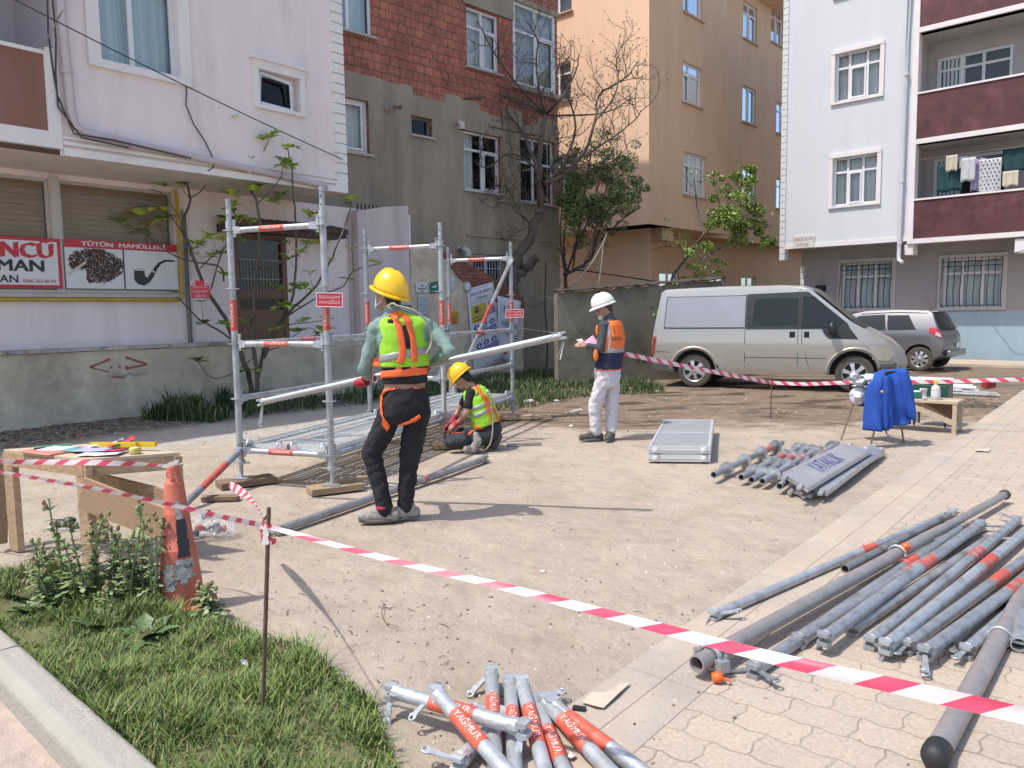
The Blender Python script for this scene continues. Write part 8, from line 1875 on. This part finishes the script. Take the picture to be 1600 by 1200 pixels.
mb.path(smooth_path(pr),.0075,6);mb.build('lanyard',mat('beige_rope',(.34,.32,.24),.9,var=.2,vs=30),W1)
mb=MB();c=b_(586,592,-.10);mb.path([c+V((.018*cos(t),0,.03*sin(t)))for t in[2*pi*i/10 for i in range(10)]],.004,5,closed=True);mb.build('carabiner',M_galv,W1)
YB3=9.14;p=lambda px,py,dy=0:Yp(px,py,YB3+dy)
mb=MB();F3=V((-.80,.60,0)).normalized();R3_=V((F3 .y,-F3 .x,0));hf=V((-.93,-.05,-.36)).normalized();hc=p(943,482,.03);HP,HM=head(mb,hc,hf,UP+V((-.3,0,0)))
torso(mb,[(p(955,498),.05,.05),(p(956,506),.15,.08),(p(955,525),.165,.105),(p(954,560),.15,.10),(p(950,585),.155,.11),(p(948,600),.15,.11)],R3_,F3);mb.caps(p(948,488,.02),p(954,502),.055,.06)
sL,eL,wL=p(943,510,-.12),p(938,545,-.16),p(917,540,-.16);sR,eR,wR=p(955,510,.16),p(934,543,.20),p(918,536,.10)
for s_,e,w_ in((sL,eL,wL),(sR,eR,wR)):mb.caps(s_,e,.046,.037);mb.caps(e,w_,.038,.027)
hand(mb,wL,V((-.9,.1,.12)),V((0,-.8,.6)),.95,.35);hand(mb,wR,V((-.9,-.1,.1)),V((0,.8,.6)),.95,.4,thumb=-1)
hL,kL,aL=p(940,600,-.05),p(928,640,-.02),p(931,677,-.03);hR,kR,aR=p(956,600,.08),p(956,642,.06),p(955,677,.02);aL.z=.10;aR.z=.10
for h,k,a in((hL,kL,aL),(hR,kR,aR)):mb.caps(h,k,.08,.055);mb.caps(k,a,.052,.036);mb.caps(a,a+V((-.06,-.01,-.05)),.032,.026)
W3=soft(mb,'person',M_skin,None,.0085,origin=V((p(945,690).x,YB3,0)),sm=1);tag(W3,'man in white helmet, orange and navy vest and white trousers, writing on a pink sheet','person')
mb=MB();torso(mb,[(p(954,499),.065,.065),(p(956,506),.155,.09),(p(955,525),.172,.115),(p(953,560),.16,.11)],R3_,F3)
for s_,e,w_ in((sL,eL,wL),(sR,eR,wR)):mb.caps(s_,e,.062,.052);mb.caps(e,e.lerp(w_,.93),.052,.037);mb.ell(e,.050)
mb.caps(p(951,495,.01),p(953,502),.064,.068);soft(mb,'pullover',mat('dark_grey_pullover',(.06,.065,.075),.95,var=.15),W3,.010,.016)
mb=MB();torso(mb,[(p(956,501),.10,.085),(p(956,507),.158,.108),(p(956,525),.185,.138),(p(955,545),.180,.136),(p(954,551),.180,.136)],R3_,F3);VO=soft(mb,'vest',M_orv,W3,.010,.008)
mb=MB();torso(mb,[(p(954,550),.183,.139),(p(952,565),.184,.142),(p(950,578),.188,.146)],R3_,F3);VN=soft(mb,'vest_lower',mat('navy_cloth',(.018,.022,.055),.85,var=.15),W3,.010,.012)
mb=MB();torso(mb,[(p(949,574),.180,.138),(p(949,590),.176,.136),(p(948,604),.165,.125)],R3_,F3)
for h,k,a in((hL,kL,aL),(hR,kR,aR)):mb.caps(h,k,.100,.078);mb.caps(k,a+V((0,0,.02)),.078,.068)
soft(mb,'trousers',mat('white_work_trousers',(.58,.55,.58),.9,var=.05),W3,.011,.038,tdn)
M_bt3=mat('dark_grey_boot',(.075,.078,.07),.8,var=.2);boot('boot',aL,aL+V((-.2,-.03,0)),M_bt3,W3);boot('boot',aR,aR+V((-.06,-.17,0)),M_bt3,W3)
mb=MB();mb.ell(HP(0,-.035,.02),(.084,.080,.085),HM,18,12);mb.ell(HP(0,-.06,-.04),(.062,.045,.045),HM,14,10);soft(mb,'hair',mat('brown_grey_hair',(.05,.035,.028),.8),W3,.009,.006,tdn)
helmet(lambda x,y,z:HP(x,y-.005,z+.010+y*.05),HM,M_whh,W3,s=1.0)
mb=MB();mb.ell(HP(0,.065,-.085),(.045,.04,.04),HM,14,10);o=soft(mb,'face_mask',mat('white_mask',(.6,.58,.57),.8),W3,.008);mb=MB();mb.path([HP(-.045,.07,-.065),HP(-.082,.0,.03)],.005,5);mb.path([HP(-.04,.06,-.10),HP(-.084,.0,-.03)],.004,5);mb.path([HP(.045,.07,-.065),HP(.082,.0,.03)],.005,5);mb.build('mask_strap',M_paper,W3)
mb=MB()
for q in(-1,1):mb.ell(HP(q*.032,.082,.002),(.012,.006,.006),HM,8,6)
mb.build('eye',M_hair,W3)
bk=-F3
strap([p(928,549,-.10),p(940,552,-.2),p(960,550,-.2),p(978,547,-.02)],.06,M_silv,'reflective_band',W3,VO,.004,nrm=V((.3,-1,0)));strap([p(945,502,-.12),p(951,515,-.22),p(954,535,-.22),p(951,549,-.2)],.05,M_silv,'reflective_band',W3,VO,.004,nrm=V((.2,-1,0)))
strap([p(929,577,-.1),p(940,580,-.2),p(960,580,-.2),p(977,577,-.02)],.02,M_strap,'vest_piping',W3,VN,.003,nrm=V((.3,-1,0)))
mb=MB();c=p(968,530,-.22);Rr=V((.72,.69,0)).normalized();text_on(mb,'DEĞERLENDİRİCİ',.06,lambda x,y:c+Rr*x+V((0,0,y)),.006,width=.26);mb.poly([p(967.5,508,-.25),p(970,516,-.25),p(965.5,516,-.25)]);mb.poly([p(966,518,-.25),p(969,517,-.25),p(968,523,-.25)])
o=mb.build('lettering',mat('print_dark',(.10,.04,.03),.8),W3);fx(o,('sw','SHRINKWRAP',dict(target=VO,wrap_method='NEAREST_SURFACEPOINT',wrap_mode='ABOVE_SURFACE',offset=.004)))
mb=MB();mb.ell(p(931,555,-.19),(.030,.03,.075));mb.ell(p(933,516,-.14),(.02,.02,.07));soft(mb,'front_pocket',M_orv,W3,.008)
q=[p(913,534,-.12),p(926,524,.0),p(933,533,-.06),p(932,541,-.16),p(918,541,-.19)];mb=MB();mb.poly(q);o=tag(mb.build('paper_sheet',mat('pink_sheet',(.60,.36,.52),.7),origin=q[0]),'pink sheet held in the hands of the man with the white helmet','paper');fx(o,('s','SOLIDIFY',dict(thickness=.003)))
q=[p(900,531,-.10),p(909,529,-.02),p(913,535,-.10),p(905,537,-.18)];mb=MB();mb.poly(q);mb.bar(p(893,529,-.12),p(912,537,-.14),.012,.008,1);o=tag(mb.build('clipboard',[M_paper,M_black],origin=q[0]),'small clipboard with white sheet and dark pen in front of the hands','clipboard')
YB2=8.62;p=lambda px,py,dy=0:Yp(px,py,YB2+dy)
mb=MB();hf=V((-.72,.12,-.68)).normalized();hup=V((-.62,.1,.62));hc=p(722,592,.05);HP,HM=head(mb,hc,hf,hup)
ax=(p(742,612,.02)-p(764,668)).normalized();F2=V((-.86,.45,0));F2=(F2-ax*F2 .dot(ax)).normalized();R2=ax.cross(F2)*-1
S2=[(p(737,603,.04),.06,.06),(p(741,609,.03),.14,.085),(p(746,622,.02),.165,.11),(p(755,645),.155,.11),(p(761,662),.155,.115),(p(765,676),.15,.12)]
torso(mb,S2,R2,F2);mb.caps(p(727,597,.05),p(739,607,.03),.054,.06)
sN,eN,wN=p(735,615,-.10),p(730,645,-.14),p(714,662,-.08);sF,eF,wF=p(735,613,.20),p(717,640,.24),p(706,662,.14)
for s_,e,w_ in((sN,eN,wN),(sF,eF,wF)):mb.caps(s_,e,.046,.038);mb.caps(e,w_,.038,.026)
hand(mb,wN,V((-.75,.1,-.45)),V((-.3,-.7,.6)),.95,.5);hand(mb,wF,V((-.7,-.3,-.5)),V((-.3,.6,.6)),.95,.5,thumb=-1)
hN,kN,aN=p(757,682,-.08),p(706,692,-.14),p(742,703,-.05);hF,kF,aF=p(762,680,.14),p(712,684,.28),p(765,696,.18)
kN.z=.12;kF.z=.14;aN.z=.09;aF.z=.10
for h,k,a in((hN,kN,aN),(hF,kF,aF)):mb.caps(h,k,.08,.058);mb.caps(k,a,.052,.038)
W2=soft(mb,'person',M_skin,None,.0085,origin=V((p(745,705).x,YB2,0)),sm=1);tag(W2,'kneeling worker in yellow helmet and lime vest bending over the scaffold deck','person')
mb=MB();torso(mb,[(c,rx*1.06,ry*1.06)for c,rx,ry in S2],R2,F2)
for s_,e in((sN,eN),(sF,eF)):mb.caps(s_,s_.lerp(e,.62),.064,.056)
soft(mb,'t_shirt',M_blk,W2,.010,.014)
mb=MB();torso(mb,[(p(737,606,.035),.11,.09),(p(741,611,.03),.158,.110),(p(746,622,.02),.182,.135),(p(755,645),.180,.136),(p(761,664),.184,.142)],R2,F2);VE2=soft(mb,'vest',M_lime,W2,.010,.014)
mb=MB();torso(mb,[(p(763,667),.165,.125),(p(765,680),.17,.14),(p(766,686),.13,.11)],R2,F2)
for h,k,a in((hN,kN,aN),(hF,kF,aF)):mb.caps(h,k,.102,.080);mb.caps(k,a,.072,.056)
TR2=soft(mb,'trousers',mat('dark_navy_trousers',(.035,.038,.05),.9,var=.25,vs=5),W2,.011,.030,tdn)
for a,tip in((p(740,706,-.24),p(757,684,-.24)),(p(772,699,.02),p(776,686,.04))):
 mb=MB();a.z=.05;d=(tip-a).normalized();mb.caps(a-V((.08,0,0)),a+V((.02,0,.02)),.040,.048);mb.caps(a,a+V((.05,0,.09)),.05,.048);mb.caps(a+V((.05,-.01,.10)),a+V((.03,0,.16)),.045,.035);soft(mb,'boot',M_suede if a.y<8.6 else mat('brown_boot',(.10,.085,.07),.8),W2,.009,.012,tdn)
mb=MB();mb.ell(HP(0,-.035,.02),(.084,.082,.085),HM,18,12);mb.ell(HP(0,-.06,-.045),(.064,.05,.05),HM,14,10);soft(mb,'hair',M_hair,W2,.009,.006,tdn)
helmet(lambda x,y,z:HP(x,y-.005,z+.010),HM,M_ygl,W2,s=.98)
mb=MB();hand(mb,wN+V((.03,0,.02)),V((-.75,.1,-.45)),V((-.3,-.7,.6)),1,.5,1.3);mb.caps(wN+V((.05,0,.03)),wN,.036,.034);soft(mb,'glove',M_rglove,W2,.007);mb=MB();hand(mb,wF,V((-.7,-.3,-.5)),V((-.3,.6,.6)),1,.5,1.3,thumb=-1);mb.caps(wF.lerp(eF,.45),wF,.040,.036);soft(mb,'glove',M_rglove,W2,.007)
nr=V((.5,-.85,.1));c_=lambda px,py,dy=-.15:p(px,py,dy)
for pts,w_,tg in(([c_(728,596,.0),c_(742,598,-.08),c_(754,610),c_(762,622),c_(768,645),c_(770,660)],.042,VE2),([c_(745,592,.0),c_(757,605),c_(768,622,-.1),c_(777,645,-.05),c_(780,660,.0)],.042,VE2),([c_(735,662,-.16),c_(745,668),c_(760,668),c_(778,656,-.02)],.045,VE2),([c_(738,660),c_(737,672),c_(732,682)],.045,TR2),([c_(722,668),c_(710,668),c_(703,676,-.1)],.035,TR2)):strap(pts,w_,M_strap,'harness_strap',W2,tg,.010,nrm=nr)
for y0,y1 in((640,628),(652,640)):strap([c_(735,y0,-.18),c_(748,y0-4),c_(765,y1),c_(776,y1-2,-.02)],.040,M_silv,'reflective_band',W2,VE2,.004,nrm=nr)
mb=MB();c=c_(752,606,-.20);rr=(p(764,600)-p(742,610,-.1)).normalized();uu=V((-.25,0,1)).normalized();text_on(mb,'ADAY',.075,lambda x,y:c+rr*x+uu*y,.006,width=.20);o=mb.build('lettering',M_blk,W2);fx(o,('sw','SHRINKWRAP',dict(target=VE2,wrap_method='NEAREST_SURFACEPOINT',wrap_mode='ABOVE_SURFACE',offset=.004)))
mb=MB();mb.path(smooth_path([c_(764,612,-.2),c_(767,625,-.22),c_(770,655,-.2),c_(769,680,-.22),c_(765,695,-.22),c_(756,704,-.22),c_(747,702,-.22),c_(743,690,-.2),c_(741,672,-.2)]),.0085,6);mb.build('lanyard',mat('beige_rope',(.34,)*3),W2)
mb=MB();mb.lathe(c_(762,612,-.2),[(0,0),(.022,0),(.024,.008),(0,.012)],V((.4,-1,.2)),12);mb.box(c_(741,688,-.2),(.022,.02,.07));mb.box(c_(740,700,-.2),(.03,.02,.05));mb.build('carabiner',M_galv,W2)
